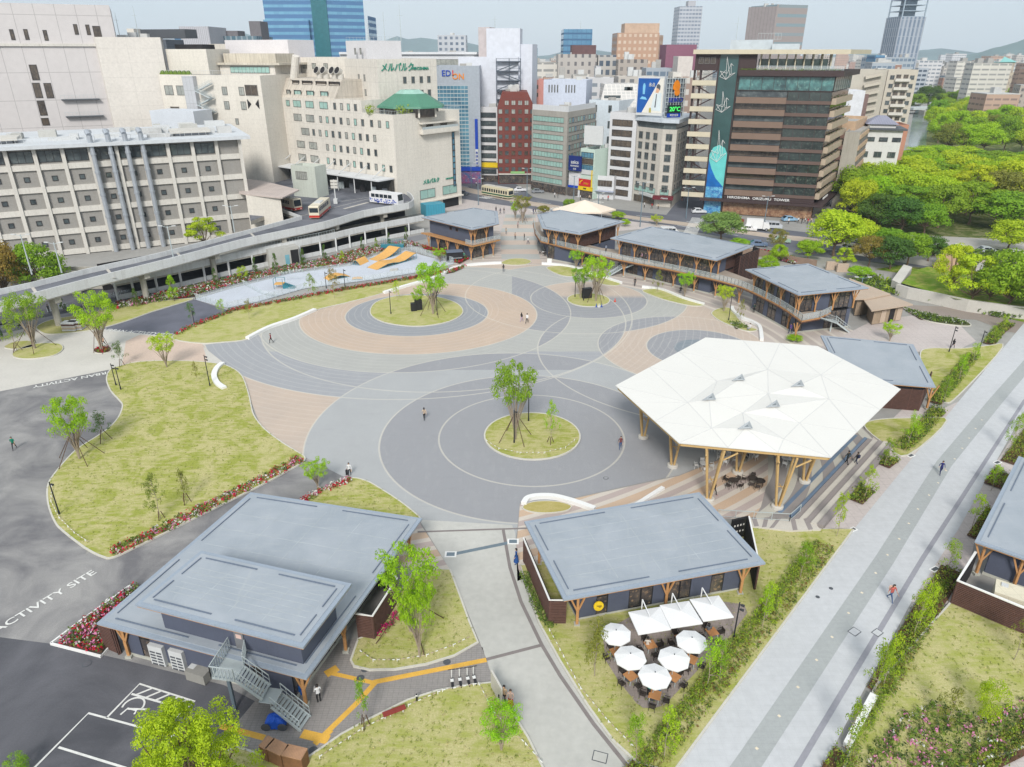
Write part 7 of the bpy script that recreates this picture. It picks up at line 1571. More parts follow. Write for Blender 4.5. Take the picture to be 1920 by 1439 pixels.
block(wt_,quad((-9,277),(2.8,276),12),0,50.5,MATS['white_blank'],M_rf2);block(wt_,quad((2.4,278),(7.2,277),10),0,45.5,MATS['white_blank'],M_rf2);antenna(wt_,-6,280,50.5,4)
block(wt_,quad((-12,282),(-8,281),8),0,51,mat('pinkish_wall',S(206,196,196),.8),M_rf2)
M_dst=mat('dark_stair',S(88,98,110),.6,.05,1)
for k in range(8):
 z=40-k*3.1;b=MB();b.bar((-5.5,273.6,z),(3,273.2,z),1.6,.25);b.bar((-5.5 if k%2 else 3,273,z),(3 if k%2 else -5.5,273,z-3.1),.3,.3);b.bar((-5.5,272.9,z+.9),(3,272.5,z+.9),.1,.1);b.build('stair_flight',M_dst,wt_)
for x in (-5.5,-1,3):b=MB();b.bar((x,273,14),(x,273,41),.25);b.build('stair_post',M_dst,wt_)
wr_,fr_=simple('long_white_roof','long white flat-roofed upper storey behind the store tower',(-66,300),(-14,290),30,42.2,mat('white_band',S(226,228,232),.7,.04,.1),M_rf2,pl=8);b=MB();b.prism(quad((-66,299),(-13,289),32),42.2,43.0);b.build('eaves',MATS['white_band'],wr_);ribbon_win(wr_,(-66,300),(-14,290),32,50,36.5,40.5,G_pale, None,2)
nw,fn=simple('narrow_white_office','narrow white office with dark ribbon windows and yellow shop sign',(-11.3,268),(-5.2,267),14,25.5,mat('white_tile',S(222,222,224),.7,.04,.2),pl=4)
for k in range(8):ribbon_win(nw,fn[0],fn[1],.3,5.7,22-k*2.75,23.6-k*2.75,G_dark,M_wfd,1.9)
b=MB();b.bar(Vector((-11.4,267.5,5.9)),Vector((-5.2,266.4,5.9)),.4,1.7);b.build('yellow_sign',mat('yellow_sign',S(240,206,30),.5),nw);b=MB();b.bar(Vector((-11.3,267.4,1.2)),Vector((-5.2,266.3,1.2)),.3,2.2);b.build('shopfront',MATS['shop_colour'] if 'shop_colour' in MATS else M_shop,nw)
br=city('brown_brick_office','tall red-brown tiled office with rows of square windows and sloping shoulders',(-4.8,262));M_brk=mat('red_brown_tile',S(126,66,58),.75,.08,.3,grid=(2.35,2.85,.12,.35));fb=quad((-5.0,262),(7.6,262),16)
block(br,fb,0,26.0,M_brk,M_rf,0);b=MB()
v0=[(-5,262,26),(7.6,262,26),(7.6,278,26),(-5,278,26)];v1=[(-3.4,262,30.6),(5.3,262,30.6),(5.3,278,30.6),(-3.4,278,30.6)]
for i in range(4):j=(i+1)%4;b.face([v0[i],v0[j],v1[j],v1[i]])
b.face(v1);b.build('sloping_top',M_brk,br);plant(br,quad((-3.4,262.5),(5.3,262.5),15),30.6,6,9)
PB=[G_pale,G_dark,G_pale,G_brn]
grid(br,fb[0],fb[1],[1.0,3.2,5.5,7.8,10.0,11.9],[24.4-k*2.75 for k in range(8)],1.3,1.5, None,M_brk, None, lambda i,j:PB[(i*5+j*3+i*j)%4]);grid(br,fb[0],fb[1],[3.2,5.5,7.8,10.0],[27.2],1.4,1.5,G_pale,M_brk)
b=MB();b.box(-4.8,261.2,3.3,7.4,262,3.7);b.build('shop_canopy',M_conc2,br);b=MB();b.box(-.5,261.1,3.7,4.5,261.3,4.5);b.build('green_sign',mat('green_sign',S(150,200,130),.5),br);b=MB();b.box(-4.6,261.8,.3,7.2,261.95,3.2);b.build('shopfront',M_shop,br)
pk_,fp_=simple('pink_office','salmon pink building behind the red-brown office',(.6,292),(12.5,292),14,33.5,mat('salmon',S(214,152,142),.8,.05,.3),pl=2);grid(pk_,fp_[0],fp_[1],[3.5,8],[31,28.2],2.6,1.3,G_brn);block(pk_,quad((5,280),(14,279),10),0,24,MATS['salmon'])
gn=city('green_window_office','concrete office with bands of pale green windows on the front',(6.6,251));gA,gB,gC=Vector((6.6,251.5,0)),Vector((17.6,239.5,0)),Vector((30.2,263,0));M_cgr=mat('grey_concrete',S(178,174,166),.85,.1,.25,streak=.4);block(gn,[gA,gB,gC,gC+(gA-gB)],0,25.8,M_cgr,M_rf,.6)
Lg=(gB-gA).length;Lg2=(gC-gB).length
for k in range(8):ribbon_win(gn,gA,gB,.7,Lg-1.6,22.4-k*2.75,24.0-k*2.75,G_grn,M_wf,1.45)
for k in range(8):grid(gn,gB,gC,[2+i*2.25 for i in range(11)],[23.2-k*2.75],1.5,1.6,G_grn if k<3 else G_dark,M_wf, None,(lambda k: lambda i,j:[G_grn,G_grn,G_pale,G_blue][(i*3+k)%4])(k)) if k<8 else None
for s in ((gA,gB),(gB,gC)):b=MB();n_=Vector(((s[1]-s[0]).y,-(s[1]-s[0]).x,0)).normalized();b.bar(s[0]-n_*.3+Vector((0,0,26.6)),s[1]-n_*.3+Vector((0,0,26.6)),.08,1.7);b.build('roof_screen',mat('screen_white',S(222,224,226),.6,.03,1,grid=(1.2,0,.06,.25)),gn)
b=MB();b.bar(gA+Vector((0,-.1,1.4)),gB+Vector((0,-.1,1.4)),.2,2.6);b.build('shopfront',M_shop,gn);plant(gn,[gA,gB,gC,gC+(gA-gB)],25.8,8,12)
bb,fbb=simple('pale_blue_office','pale blue-grey blank block with slit windows above the green windowed office',(11.0,268),(25.5,264),12,34.3,mat('pale_blue_wall',S(206,214,230),.75,.03,.1),pl=1);grid(bb,fbb[0],fbb[1],[2,3,4,5,8,9,10,11],[31.5],.3,2.3,G_dark)
sgx=city('blue_billboard_shop','small white shop with a square dark blue billboard on its roof',(18.5,239));block(sgx,quad((18.6,239.5),(22.0,236),9),0,7.6,MATS['white_tile']);b=MB();a,c=Vector((18.4,238.2,0)),Vector((22.2,235.2,0));d_=(c-a).normalized();b.bar(a+Vector((0,0,10.6)),c+Vector((0,0,10.6)),.5,4.6);b.build('billboard',mat('billboard_blue',S(22,44,118),.5),sgx);n_=Vector((d_.y,-d_.x,0))*.28
wtext('asics',sgx,(a+c)/2+n_+Vector((0,0,11.0)),d_,1.6,M_acw);wtext('RUNNING',sgx,(a+c)/2+n_+Vector((0,0,9.8)),d_,.7,M_acw);wtext('広島',sgx,(a+c)/2+n_+Vector((0,0,8.9)),d_,.6,M_acw)
b=MB();b.bar(a+Vector((0,.7,3.2)),c+Vector((0,.7,3.2)),.3,.7);b.build('blue_fascia',M_blu,sgx);b=MB();b.bar(a+Vector((0,.9,1.4)),c+Vector((0,.9,1.4)),.2,2.4);b.build('shopfront',M_shop,sgx)
mt,fmt=simple('mint_shop_building','narrow building with mint green side wall, yellow and red shop signs',(21.9,236.5),(26.0,232.6),18,15.3,mat('mint_wall',S(206,226,214),.75,.04,.2,streak=.1),M_rf2,pl=1)
dmt=(Vector((26.0,232.6,0))-Vector((21.9,236.5,0))).normalized();nmt=Vector((dmt.y,-dmt.x,0));pm_= lambda u,z,o=.15:Vector((21.9,236.5,z))+dmt*u+nmt*o
for k in range(3):ribbon_win(mt,fmt[0],fmt[1],.3,5.2,12.6-k*1.9,14.2-k*1.9,[G_blue,G_brn,G_blue][k],M_wfd,1.2)
b=MB();b.bar(pm_(0,4.9,.3),pm_(4.6,4.9,.3),.3,2.2);b.build('red_sign',mat('red_sign',S(206,36,44),.5),mt);b=MB();b.bar(pm_(-.1,3.1,.4),pm_(5.6,3.1,.4),.4,1.2);b.build('yellow_sign',MATS['yellow_sign'],mt);b=MB();b.bar(pm_(5.2,3.6,.5),pm_(5.2,9,.5),.8,.3);b.build('yellow_banner',MATS['yellow_sign'],mt)
b=MB();b.m(0).bar(pm_(.6,5.0,.5),pm_(1.5,5.6,.5),.06,.3);b.bar(pm_(.5,4.4,.5),pm_(.7,5.3,.5),.06,.3);b.build('sign_emblem',MATS['yellow_sign'],mt);wtext('アウン',mt,pm_(3,4.6,.5),dmt,.7,MATS['yellow_sign']);wtext('1000',mt,pm_(2.6,3.1,.62),dmt,.7,M_frame)
b=MB();b.bar(pm_(0,8.2,.2),pm_(5.4,8.2,.2),.2,1.4);b.build('white_fascia',M_acw,mt);b=MB();b.bar(pm_(0,1.2,.1),pm_(5.4,1.2,.1),.2,2.2);b.build('shopfront',M_shop,mt)
b=MB();b.bar(Vector((23.0,238,19.2)),Vector((28.6,235,19.2)),.4,5.6);b.bar((24,238.3,15),(24,238.3,18),.2);b.bar((28,236,15),(28,236,18),.2);b.build('blank_billboard',M_acw,mt)
b=MB();b.lathe((27.6,243,15.3),[(1.3,0),(1.3,1.8),(.9,2.6),(0,2.9)],14);b.build('water_tank',M_acw,mt)
lw,flw=simple('low_white_shop','low white shop with a wide display window',(27.0,234.5),(32.4,231.8),12,7.2,MATS['white_tile'],pl=0);ribbon_win(lw,flw[0],flw[1],.7,5.4,4.0,5.8,G_brn, None,.9);b=MB();b.bar(Vector((27,233.6,2.6)),Vector((32.4,230.9,2.6)),1.2,.2);b.build('awning',mat('awning_blue',S(186,192,214),.6),lw)
bwn,fbw=simple('brown_window_office','white office with wide brown ribbon windows next to the corner building',(30.6,236.0),(38.0,230.0),16,26.2,MATS['white_tile'],pl=5,seed=4);Lb_=(Vector(fbw[1])-Vector(fbw[0])).length
for k in range(8):ribbon_win(bwn,fbw[0],fbw[1],1.0,Lb_-1.4,22.2-k*3.0,24.0-k*3.0,G_brn,M_wfd,1.9)
bwh,fbh=simple('pale_blue_rear_office','white building with small blue-grey windows rising behind the mint one',(26.5,262),(36,256),14,28.2,mat('white_blue',S(216,226,234),.75,.03,.1),pl=4,seed=6);grid(bwh,fbh[0],fbh[1],[2.5,8.0],[25.5,20.5,15.5],1.1,2.2,G_dark)
cr=city('corner_office','beige corner office of nine storeys carrying two rooftop advertisements',(41,224));c0,c1,c2_,c3=Vector((38.2,230.0,0)),Vector((44.3,221.0,0)),Vector((48.2,219.2,0)),Vector((58.8,242.0,0));M_bei=mat('beige_stone',S(206,200,190),.8,.05,.2,grid=(2.6,3.0,.07,.25),streak=.12);cf=[c0,c1,c2_,c3,c3+Vector((-16,8,0)),c0+Vector((8,16,0))];block(cr,cf,0,22.4,M_bei,M_rf,0)
I=inset(clean(cf),.6);b=MB();b.prism([(p.x,p.y) for p in I],22.4,24.2);b.build('penthouse_glass',G_dark,cr);O_=inset(clean(cf),-.5);b=MB();b.prism([(p.x,p.y) for p in O_],24.2,25.2);b.build('penthouse_roof',mat('pale_roof_band',S(206,214,222),.6),cr)
for k in range(6):
 z=20.2-k*2.95;grid(cr,c0,c1,[2.0,5.0,8.2],[z],1.5,1.9,G_dark);grid(cr,c1,c2_,[2.1],[z],1.8,1.9,G_dark);grid(cr,c2_,c3,[3+i*3.6 for i in range(6)],[z],1.7,1.9,G_dark)
ribbon_win(cr,c0,c1,.8,9.8,3.6,5.2,G_grn, None,1.6);ribbon_win(cr,c1,c2_,.8,3.4,3.6,5.2,G_grn, None,1.4);ribbon_win(cr,c2_,c3,1,24,3.4,5.0,G_grn, None,2.6);ribbon_win(cr,c0,c1,.8,9.8,.3,2.3,G_brn, None,1.6)
b=MB();b.bar(c1+Vector((-1.5,-1.2,3.0)),c2_+Vector((.4,-1.2,3.0)),1.4,1.1);b.build('maroon_awning',mat('maroon_awning',S(110,34,44),.6),cr);wtext('Vivante',cr,(c1+c2_)/2+Vector((-.4,-2.05,3.0)),(c2_-c1).normalized(),.8,M_acw)
b=MB();b.bar(c0+Vector((2,-2.4,3.1)),c1+Vector((-1.5,-.8,3.2)),.8,.8);b.build('white_awning',M_acw,cr)
ad=thing('advert_board','tall rooftop advert, blue on the left with a pale figure on the right','billboard',(44,226,25));a,c=Vector((37.4,229.0,0)),Vector((44.6,225.2,0));d_=(c-a).normalized();n_=Vector((d_.y,-d_.x,0));Lq=(c-a).length
def adp(b,uvs,m_,o=.3):b.m(m_).face([a+d_*u*Lq+n_*o+Vector((0,0,26.0+v*10.3)) for u,v in uvs])
b=MB();b.bar(a+Vector((0,0,31.15)),c+Vector((0,0,31.15)),.5,10.7);b.build('frame',M_acw,ad);b=MB()
adp(b,[(.03,.05),(.22,.05),(.84,.97),(.03,.97)],0);adp(b,[(.22,.05),(.97,.05),(.97,.97),(.84,.97)],1)
adp(b,[(.22,.55),(.30,.55),(.31,.78),(.28,.84),(.24,.84),(.21,.78)],2,.32);adp(b,[(.12,.42),(.4,.4),(.34,.47),(.2,.49)],2,.32)
adp(b,[(.55,.12),(.93,.10),(.93,.58),(.78,.62),(.66,.56)],3,.32);adp(b,[(.70,.60),(.8,.58),(.86,.70),(.82,.79),(.73,.77)],4,.33);adp(b,[(.72,.72),(.8,.7),(.86,.66),(.87,.78),(.8,.83),(.73,.80)],5,.34);adp(b,[(.70,.2),(.74,.2),(.76,.56),(.73,.56)],5,.34)
adp(b,[(.5,.06),(.58,.06),(.58,.17),(.54,.2),(.5,.17)],6,.35)
b.build('poster',[mat('poster_blue',S(22,92,176),.5,.25,.4),mat('poster_cream',S(236,232,222),.5,.03),mat('poster_light',S(130,200,236),.5),mat('poster_white',S(222,234,238),.5,.1,.5),mat('poster_skin',S(226,180,150),.5),mat('poster_dark',S(84,88,96),.5),mat('poster_olive',S(190,176,90),.5)],ad)
wtext('氷点',ad,a+d_*Lq*.55+n_*.36+Vector((0,0,34.2)),d_,1.2,M_acw,.8);wtext('のみもの',ad,a+d_*Lq*.38+n_*.36+Vector((0,0,27.2)),d_,.6,M_frame) if False else None
se=thing('neon_sign','rooftop sign grid with an orange swirl, blue capital letters and green temperature display','billboard',(52,226,25));a2,c2b=Vector((45.2,225.0,0)),Vector((51.2,227.0,0));d2=(c2b-a2).normalized();n2_=Vector((d2.y,-d2.x,0));L2_=(c2b-a2).length;b=MB();sp2= lambda u,z,o=.3:a2+d2*u*L2_+n2_*o+Vector((0,0,z))
for i in range(8):b.bar(sp2(i/7,25.6,0),sp2(i/7,36,0),.16)
for j in range(9):b.bar(sp2(0,25.6+j*1.3,0),sp2(1,25.6+j*1.3,0),.16)
b.build('lattice',M_steel,se);b=MB();b.bar(sp2(.5,30.8,-.5)-d2*3.1,sp2(.5,30.8,-.5)+d2*3.1,.1,10.4);b.build('back_panel',mat('lattice_back',S(120,130,140),.6,.3,1),se)
b=MB();r_=[(.5+.19*math.cos(t_)*(1-.25*math.sin(t_)),34.1+1.5*math.sin(t_)) for t_ in [i*.42 for i in range(15)]];b.face([sp2(u,z) for u,z in r_]);r_=[(.55+.15*math.cos(t_),32.3+1.0*math.sin(t_)) for t_ in [i*.42 for i in range(15)]];b.face([sp2(u,z,.34) for u,z in r_]);b.face([sp2(u,z,.38) for u,z in ((.28,33.2),(.42,33.4),(.66,33.0),(.62,32.7),(.4,32.9))]);b.build('orange_swirl',M_org,se)
wtext('SEIKO',se,sp2(.5,30.1,.4),d2,1.8,mat('neon_blue',S(26,50,170),.5),1.0);b=MB();b.bar(sp2(.12,27.6,.25),sp2(.82,27.6,.25),.3,2.3);b.build('display',mat('display_dark',S(24,46,44),.4),se);b=MB();b.bar(sp2(.12,25.9,.25),sp2(.82,25.9,.25),.3,1.1);b.build('caption_panel',M_blu,se);wtext('20°C',se,sp2(.5,27.6,.45),d2,1.7,emit_like('led_green',(.05,.6,.1,1),.6));wtext('時計宝飾',se,sp2(.48,25.9,.45),d2,.7,M_acw)
# --- dark glass tower with brown bands
oz=city('band_tower','dark glass tower with brown balcony bands, open ramp stair and wide flat roof',(70,208));A=Vector((56.3,211.9,0));Cn=Vector((84.6,202.2,0));Rb=Vector((98.6,224.5,0));do_=(Cn-A).normalized();no_=Vector((do_.y,-do_.x,0));Lo=(Cn-A).length;ds=(Rb-Cn).normalized();nso=Vector((ds.y,-ds.x,0));Ls=(Rb-Cn).length
Bk=A+(Rb-Cn)*.8;M_brn=mat('brown_band',S(134,112,98),.7,.06,.4);M_bbe=mat('beige_band',S(190,172,150),.7,.05,.4);M_flr=mat('bronze_band',S(108,88,80),.6,.05,.5);M_drk=mat('dark_brown_metal',S(70,54,54),.6,.05,.5);M_cbe=mat('pale_slab',S(214,204,180),.8,.06,.4)
b=MB();b.prism([A+do_*.3-no_*.6,Cn-do_*.6-no_*.6,Rb-ds*.5-do_*.6,Bk],0,38.5);b.build('glass_core',G_tower,oz)
pt= lambda u,z,o=0:A+do_*u+no_*o+Vector((0,0,z))
b=MB();b.prism([pt(0,0,.1),pt(5.2,0,.1),pt(5.2,0,-1),pt(0,0,-1)],0,42.5);b.build('stair_core',mat('tower_strip',S(60,92,92),.15,.2,.3,spec=.6),oz)
for u in (0,5.2):b=MB();b.bar(pt(u,0,.15),pt(u,42.4,.15),.35,.3);b.build('mullion',M_drk,oz)
b=MB();b.face([pt(.2,0,.16),pt(5.0,0,.16),pt(5.0,7.6,.16),pt(.2,7.6,.16)]);b.build('mosaic_panel',glass_mat('mosaic',S(30,110,180),S(120,200,230),S(240,250,255),1.2,.3),oz)
b=MB();b.face([pt(.2,7.6,.18),pt(5.0,7.6,.18),pt(2.6,10,.18),pt(1.2,12.5,.18),pt(.2,15,.18)]);b.build('blue_panel',mat('panel_blue',S(20,110,190),.4,.3,.5),oz)
arc_=[pt(.2,15,.17),pt(1.2,12.5,.17),pt(2.6,10,.17),pt(5.0,7.6,.17),pt(5.0,16.8,.17),pt(4.2,18.4,.17),pt(2.6,19.2,.17),pt(1.0,18.4,.17),pt(.2,16.5,.17)];b=MB();b.face(arc_);b.build('teal_panel',mat('panel_teal',S(110,210,206),.4,.1,.5),oz)
crane=[((2,0),(1.7,6)),((1.7,6),(2.9,1.2)),((2,0),(.2,2.2)),((.2,2.2),(2.2,1.6)),((2.2,1.6),(3.0,4.2)),((3.0,4.2),(3.7,3.6)),((3.0,4.2),(3.3,1.6)),((3.3,1.6),(2,0)),((2,0),(4.4,1.8)),((4.4,1.8),(2.9,1.2)),((.2,.8),(2,0)),((.2,.8),(1.7,2.4))]
for k,(z,s) in enumerate(((36.2,.95),(27.8,.9),(14.5,1.15))):
 b=MB()
 for (u0,v0_),(u1,v1_) in crane:b.bar(pt(.35+u0*min(s,1),z+v0_*s*(1 if k<2 else 1.25),.3),pt(.35+u1*min(s,1),z+v1_*s*(1 if k<2 else 1.25),.3),.07,.16,up=tuple(no_))
 b.build('crane_outline',M_white,oz)
NF=9;Z0=5.6;FP=(33.4-Z0)/NF
for k in range(NF):
 z=Z0+k*FP
 for (u0,u1,m_,o,th) in ((5.6,18.6,M_brn,.9,1.55),(18.6,Lo,M_flr,.45,.85)):
  b=MB();b.bar(pt(u0,z+th/2,o/2),pt(u1,z+th/2,o/2),o,th);b.build('balcony_band' if u0<10 else 'floor_edge',m_,oz)
  if u0<10:b=MB();b.bar(pt(u0,z+th+.25,.3),pt(u1,z+th+.25,.3),.06,.08);b.build('handrail',M_iron,oz)
 b=MB();b.bar(pt(5.6,z+2.3,-.45),pt(18.6,z+2.3,-.45),.2,1.5);b.build('recessed_window',G_brn if k%2 else G_dark,oz)
 ribbon_win(oz,pt(0,0),pt(Lo,0),18.8,Lo-.2,z+.65,z+FP-.02,G_tower,M_drk,2.6)
 b=MB();p,q=Cn+ds*.2,Rb;b.bar(p+nso*.6+Vector((0,0,z+.75)),q+nso*.6+Vector((0,0,z+.75)),1.2,1.5);b.build('balcony_band',M_bbe,oz)
 b=MB();b.bar(p-nso*.3+Vector((0,0,z+2.3)),q-nso*.3+Vector((0,0,z+2.3)),.2,1.5);b.build('recessed_window',G_brn,oz)
 f=FM();r=random.Random(k)
 for i in range(60):c_=(Cn+ds*r.uniform(.5,Ls-.5))+nso*.6+Vector((0,0,z+1.65));f.leaf(c_+rvec(r)*.3,rvec(r),0,.35,r)
 f.build('balcony_planting',LM['dark'],oz,off=parent_origin(oz))
ribbon_win(oz,pt(0,0),pt(Lo,0),5.8,Lo-.1,33.6,37.0,G_top,M_drk,3.2);ribbon_win(oz,Cn,Rb,.2,Ls-.3,33.6,37.0,G_top,M_drk,3.2)
oz_deck=[pt(5.4,0,1.3),pt(Lo+1.8,0,1.3),Rb+nso*1.8+ds,Bk+do_*5];b=MB();b.prism(oz_deck,37.2,38.6);b.build('terrace_slab',M_drk,oz)
f=FM();r=random.Random(5)
for i in range(900):t_=r.random();c_=pt(5.6+t_*(Lo-4.6),38.8,r.uniform(.5,1.2));f.leaf(c_+rvec(r)*.25,rvec(r),0,.3,r)
f.build('terrace_planting',LM['green'],oz,off=parent_origin(oz))
b=MB();railing(b,pt(10,38.6,1.1),pt(Lo+1.6,38.6,1.1),1.1,1.6);b.build('railing',[M_steel,M_rglass],oz)
b=MB();b.prism([pt(-7.0,0,1.5),pt(Lo+2.4,0,1.8),Rb+nso*3.5+ds*3,Bk+ds*3,A+(Rb-Cn)*.8-do_*7],42.5,43.6);b.build('roof',M_cbe,oz)
b=MB();b.prism([pt(5.3,0,.1),pt(9.6,0,.1),pt(9.6,0,-6),pt(5.3,0,-6)],38.6,42.5);b.prism([pt(-6.4,0,.1),pt(-.1,0,.1),pt(-.1,0,-8),pt(-6.4,0,-8)],38.4,42.5);b.build('upper_wall',M_drk,oz)
grid(oz,pt(-6.4,0,.1),pt(-.1,0,.1),[1.6,3.2,4.8],[40.9],1.2,1.5,G_brn)
for i in range(9):u=10.6+i*2.2;b=MB();b.bar(pt(u,38.6,-.6),pt(u,42.5,-.6),.25,.25);b.bar(pt(u,38.6,-7),pt(u,42.5,-7),.3,.3);b.build('roof_column',M_cbe,oz)
b=MB();b.bar(pt(10,40,-9),pt(Lo-2,40,-9),.1,2.6);b.build('rear_glazing',G_grn,oz);b=MB();b.prism([pt(10,0,-3),pt(20,0,-3),pt(20,0,-8),pt(10,0,-8)],38.6,39.4);b.build('timber_mound',M_wood,oz)
for k in range(10):
 z=5.0+k*3.35-.6;s_=-6.6-.0*k;b=MB();b.prism([pt(s_,0,.6),pt(-.2,0,.6),pt(-.2,0,-9),pt(s_,0,-9)],z,z+.35);b.bar(pt(s_,z+.75,.65),pt(-.2,z+.75,.65),.2,1.3);b.build('ramp_slab',M_cbe,oz)
 b=MB();b.bar(pt(s_+.4 if k%2 else -.3,z+.6,-.2),pt(-.3 if k%2 else s_+.4,z+3.8,-.2),.7,.3);b.build('ramp',M_drk,oz)
for u in (-6.3,-4.6):b=MB();b.bar(pt(u,3,-.6),pt(u,38.5,-.6),.5,.5);b.build('ramp_column',M_drk,oz)
b=MB();b.prism([pt(-6.6,0,-6),pt(-.2,0,-6),pt(-.2,0,-6.4),pt(-6.6,0,-6.4)],4,38);b.build('ramp_rear_screen',M_rglass,oz)
b=MB();b.prism([pt(-1,0,2.6),pt(Lo+2.4,0,2.6),Rb+nso*2.4,Rb-do_*3,pt(-1,0,-3)],3.9,4.5);b.build('shop_canopy',M_drk,oz)
b=MB();b.bar(pt(5.6,4.95,.4),pt(Lo,4.95,.4),.4,1.1);b.build('fascia',M_drk,oz);wtext('HIROSHIMA  ORIZURU  TOWER',oz,pt(15,5.0,.75),do_,.95,M_white,1.25);wtext('ORIZURU TOWER',oz,Cn+ds*9+nso*1.4+Vector((0,0,5.0)),ds,.9,M_white)
b=MB();b.bar(pt(5.6,2,.3),pt(Lo,2,.3),.2,3.6);b.build('shopfront',glass_mat('warm_shop',S(120,82,62),S(176,140,110),S(226,210,180),.9,.3),oz);b=MB();b.bar(Cn+nso*.3+Vector((0,0,2)),Rb+nso*.3+Vector((0,0,2)),.2,3.6);b.build('shopfront',M_shop,oz)
b=MB();b.prism([pt(2,0,-6),pt(13,0,-6),pt(13,0,-14),pt(2,0,-14)],43.6,46);b.prism([pt(13,0,-4),pt(20,0,-4),pt(20,0,-14),pt(13,0,-14)],43.6,45);b.build('plant_room',mat('plant_blue_grey',S(196,206,214),.6),oz);b=MB();railing(b,pt(9,46,-7),pt(15,46,-7),1.6,.8, False);b.build('roof_frame',[M_steel,M_rglass],oz);antenna(oz,63,222,46,6)
rt=city('tan_office','tan and concrete office beside the dark glass tower',(98,220));ra,rb,rc_=Vector((97.6,219.8,0)),Vector((101.6,218.6,0)),Vector((117.5,246,0));block(rt,[ra,rb,rc_,rc_-Vector((4,-2,0))],0,21.8,mat('raw_concrete',S(176,170,160),.85,.08,.3,streak=.4),M_rf,.4)
for k in range(6):
 z=19.2-k*3.1;b=MB();b.bar(rb+Vector((.1,-.1,z+1.2)),rc_+Vector((.1,-.1,z+1.2)),.3,1.2);b.build('tan_band',mat('tan_band',S(206,176,146),.8),rt);grid(rt,rb,rc_,[3+i*4.2 for i in range(7)],[z-.2],2.0,1.5,G_dark)
block(rt,quad((104,228),(116,247),8),21,24,MATS['tan_band'],M_rf)
jp=city('white_japanese_building','white building with tiled hip roof and arched windows near the park',(118,232));ja,jb=Vector((111.5,239.5,0)),Vector((123,236,0));fj=quad(ja,jb,12);block(jp,fj,0,20.6,mat('white_plaster',S(226,226,224),.8,.04,.3,streak=.1),M_rf,0)
b=MB();b.prism([(p.x,p.y) for p in inset(clean(fj),-1.0)],20.6,21.1);b.build('eaves',M_iron,jp);b=MB();I=inset(clean(fj),2.5);c_=sum(I,Vector())/4;zt=24.5;b2_=inset(clean(fj),1.2)
for i in range(4):j=(i+1)%4;b.face([(b2_[i].x,b2_[i].y,22.2),(b2_[j].x,b2_[j].y,22.2),(c_.x+(I[j].x-c_.x)*.35,c_.y+(I[j].y-c_.y)*.35,zt),(c_.x+(I[i].x-c_.x)*.35,c_.y+(I[i].y-c_.y)*.35,zt)])
b.face([(c_.x+(q.x-c_.x)*.35,c_.y+(q.y-c_.y)*.35,zt) for q in I]);b.build('tiled_roof',mat('blue_tile',S(150,152,170),.6,.08,.3,grid=(.7,0,.1,.3)),jp);b=MB();b.prism([(p.x,p.y) for p in inset(clean(fj),2)],21.1,22.2);b.build('upper_wall',MATS['white_plaster'],jp)
grid(jp,ja,jb,[3,6.8,10.6],[17.8],2.4,1.2,G_dark,M_wfd);grid(jp,ja,jb,[2,6,10],[13.2,9],2.2,1.7,G_dark)
bk2,fk2=simple('brick_side_block','low brick-red and white block by the river behind the tiled roof',(117,262),(136,258),12,20.4,mat('brick_orange',S(196,142,118),.8,.06,.3),pl=5,seed=9)
ap=city('balcony_apartments','tall beige apartment block with balconies and stair openings near the river',(150,332));aa,ab=Vector((160,330,0)),Vector((171,326.5,0));fap=quad(aa,ab,16);M_ab=mat('apartment_beige',S(206,198,184),.8,.05,.2);block(ap,fap,0,36.2,M_ab,M_rf2,.6)
for k in range(9):
 z=33.2-k*3.35;grid(ap,aa,ab,[2,9.6],[z],1.6,1.6,G_dark);b=MB();p_=aa+(ab-aa)*.28;q_=aa+(ab-aa)*.78;n_=Vector(((ab-aa).y,-(ab-aa).x,0)).normalized();b.bar(p_+n_*.7+Vector((0,0,z-1.0)),q_+n_*.7+Vector((0,0,z-1.0)),1.4,1.1);b.build('balcony',M_pil,ap);grid(ap,aa,ab,[4.4,7.2],[z+.4],1.8,1.4,G_brn)
block(ap,quad((142,333),(160,330.5),16),0,36.2,mat('apartment_grey',S(196,190,178),.8,.05,.2),M_rf2)
for k in range(9):b=MB();z=33-k*3.35;b.bar(Vector((151,330.6,z)),Vector((157.5,329.8,z+1.4)),1.4,1.1);b.build('stair_balcony',M_ab,ap)
b=MB();b.prism(quad((139,318),(146,317),14),0,28.5);b.build('white_wing',mat('white_wing',S(228,230,236),.7),ap);b=MB();b.prism(quad((146.2,320),(149,319.7),12),0,27);b.build('dark_wing',mat('dark_wing',S(134,110,106),.8),ap)
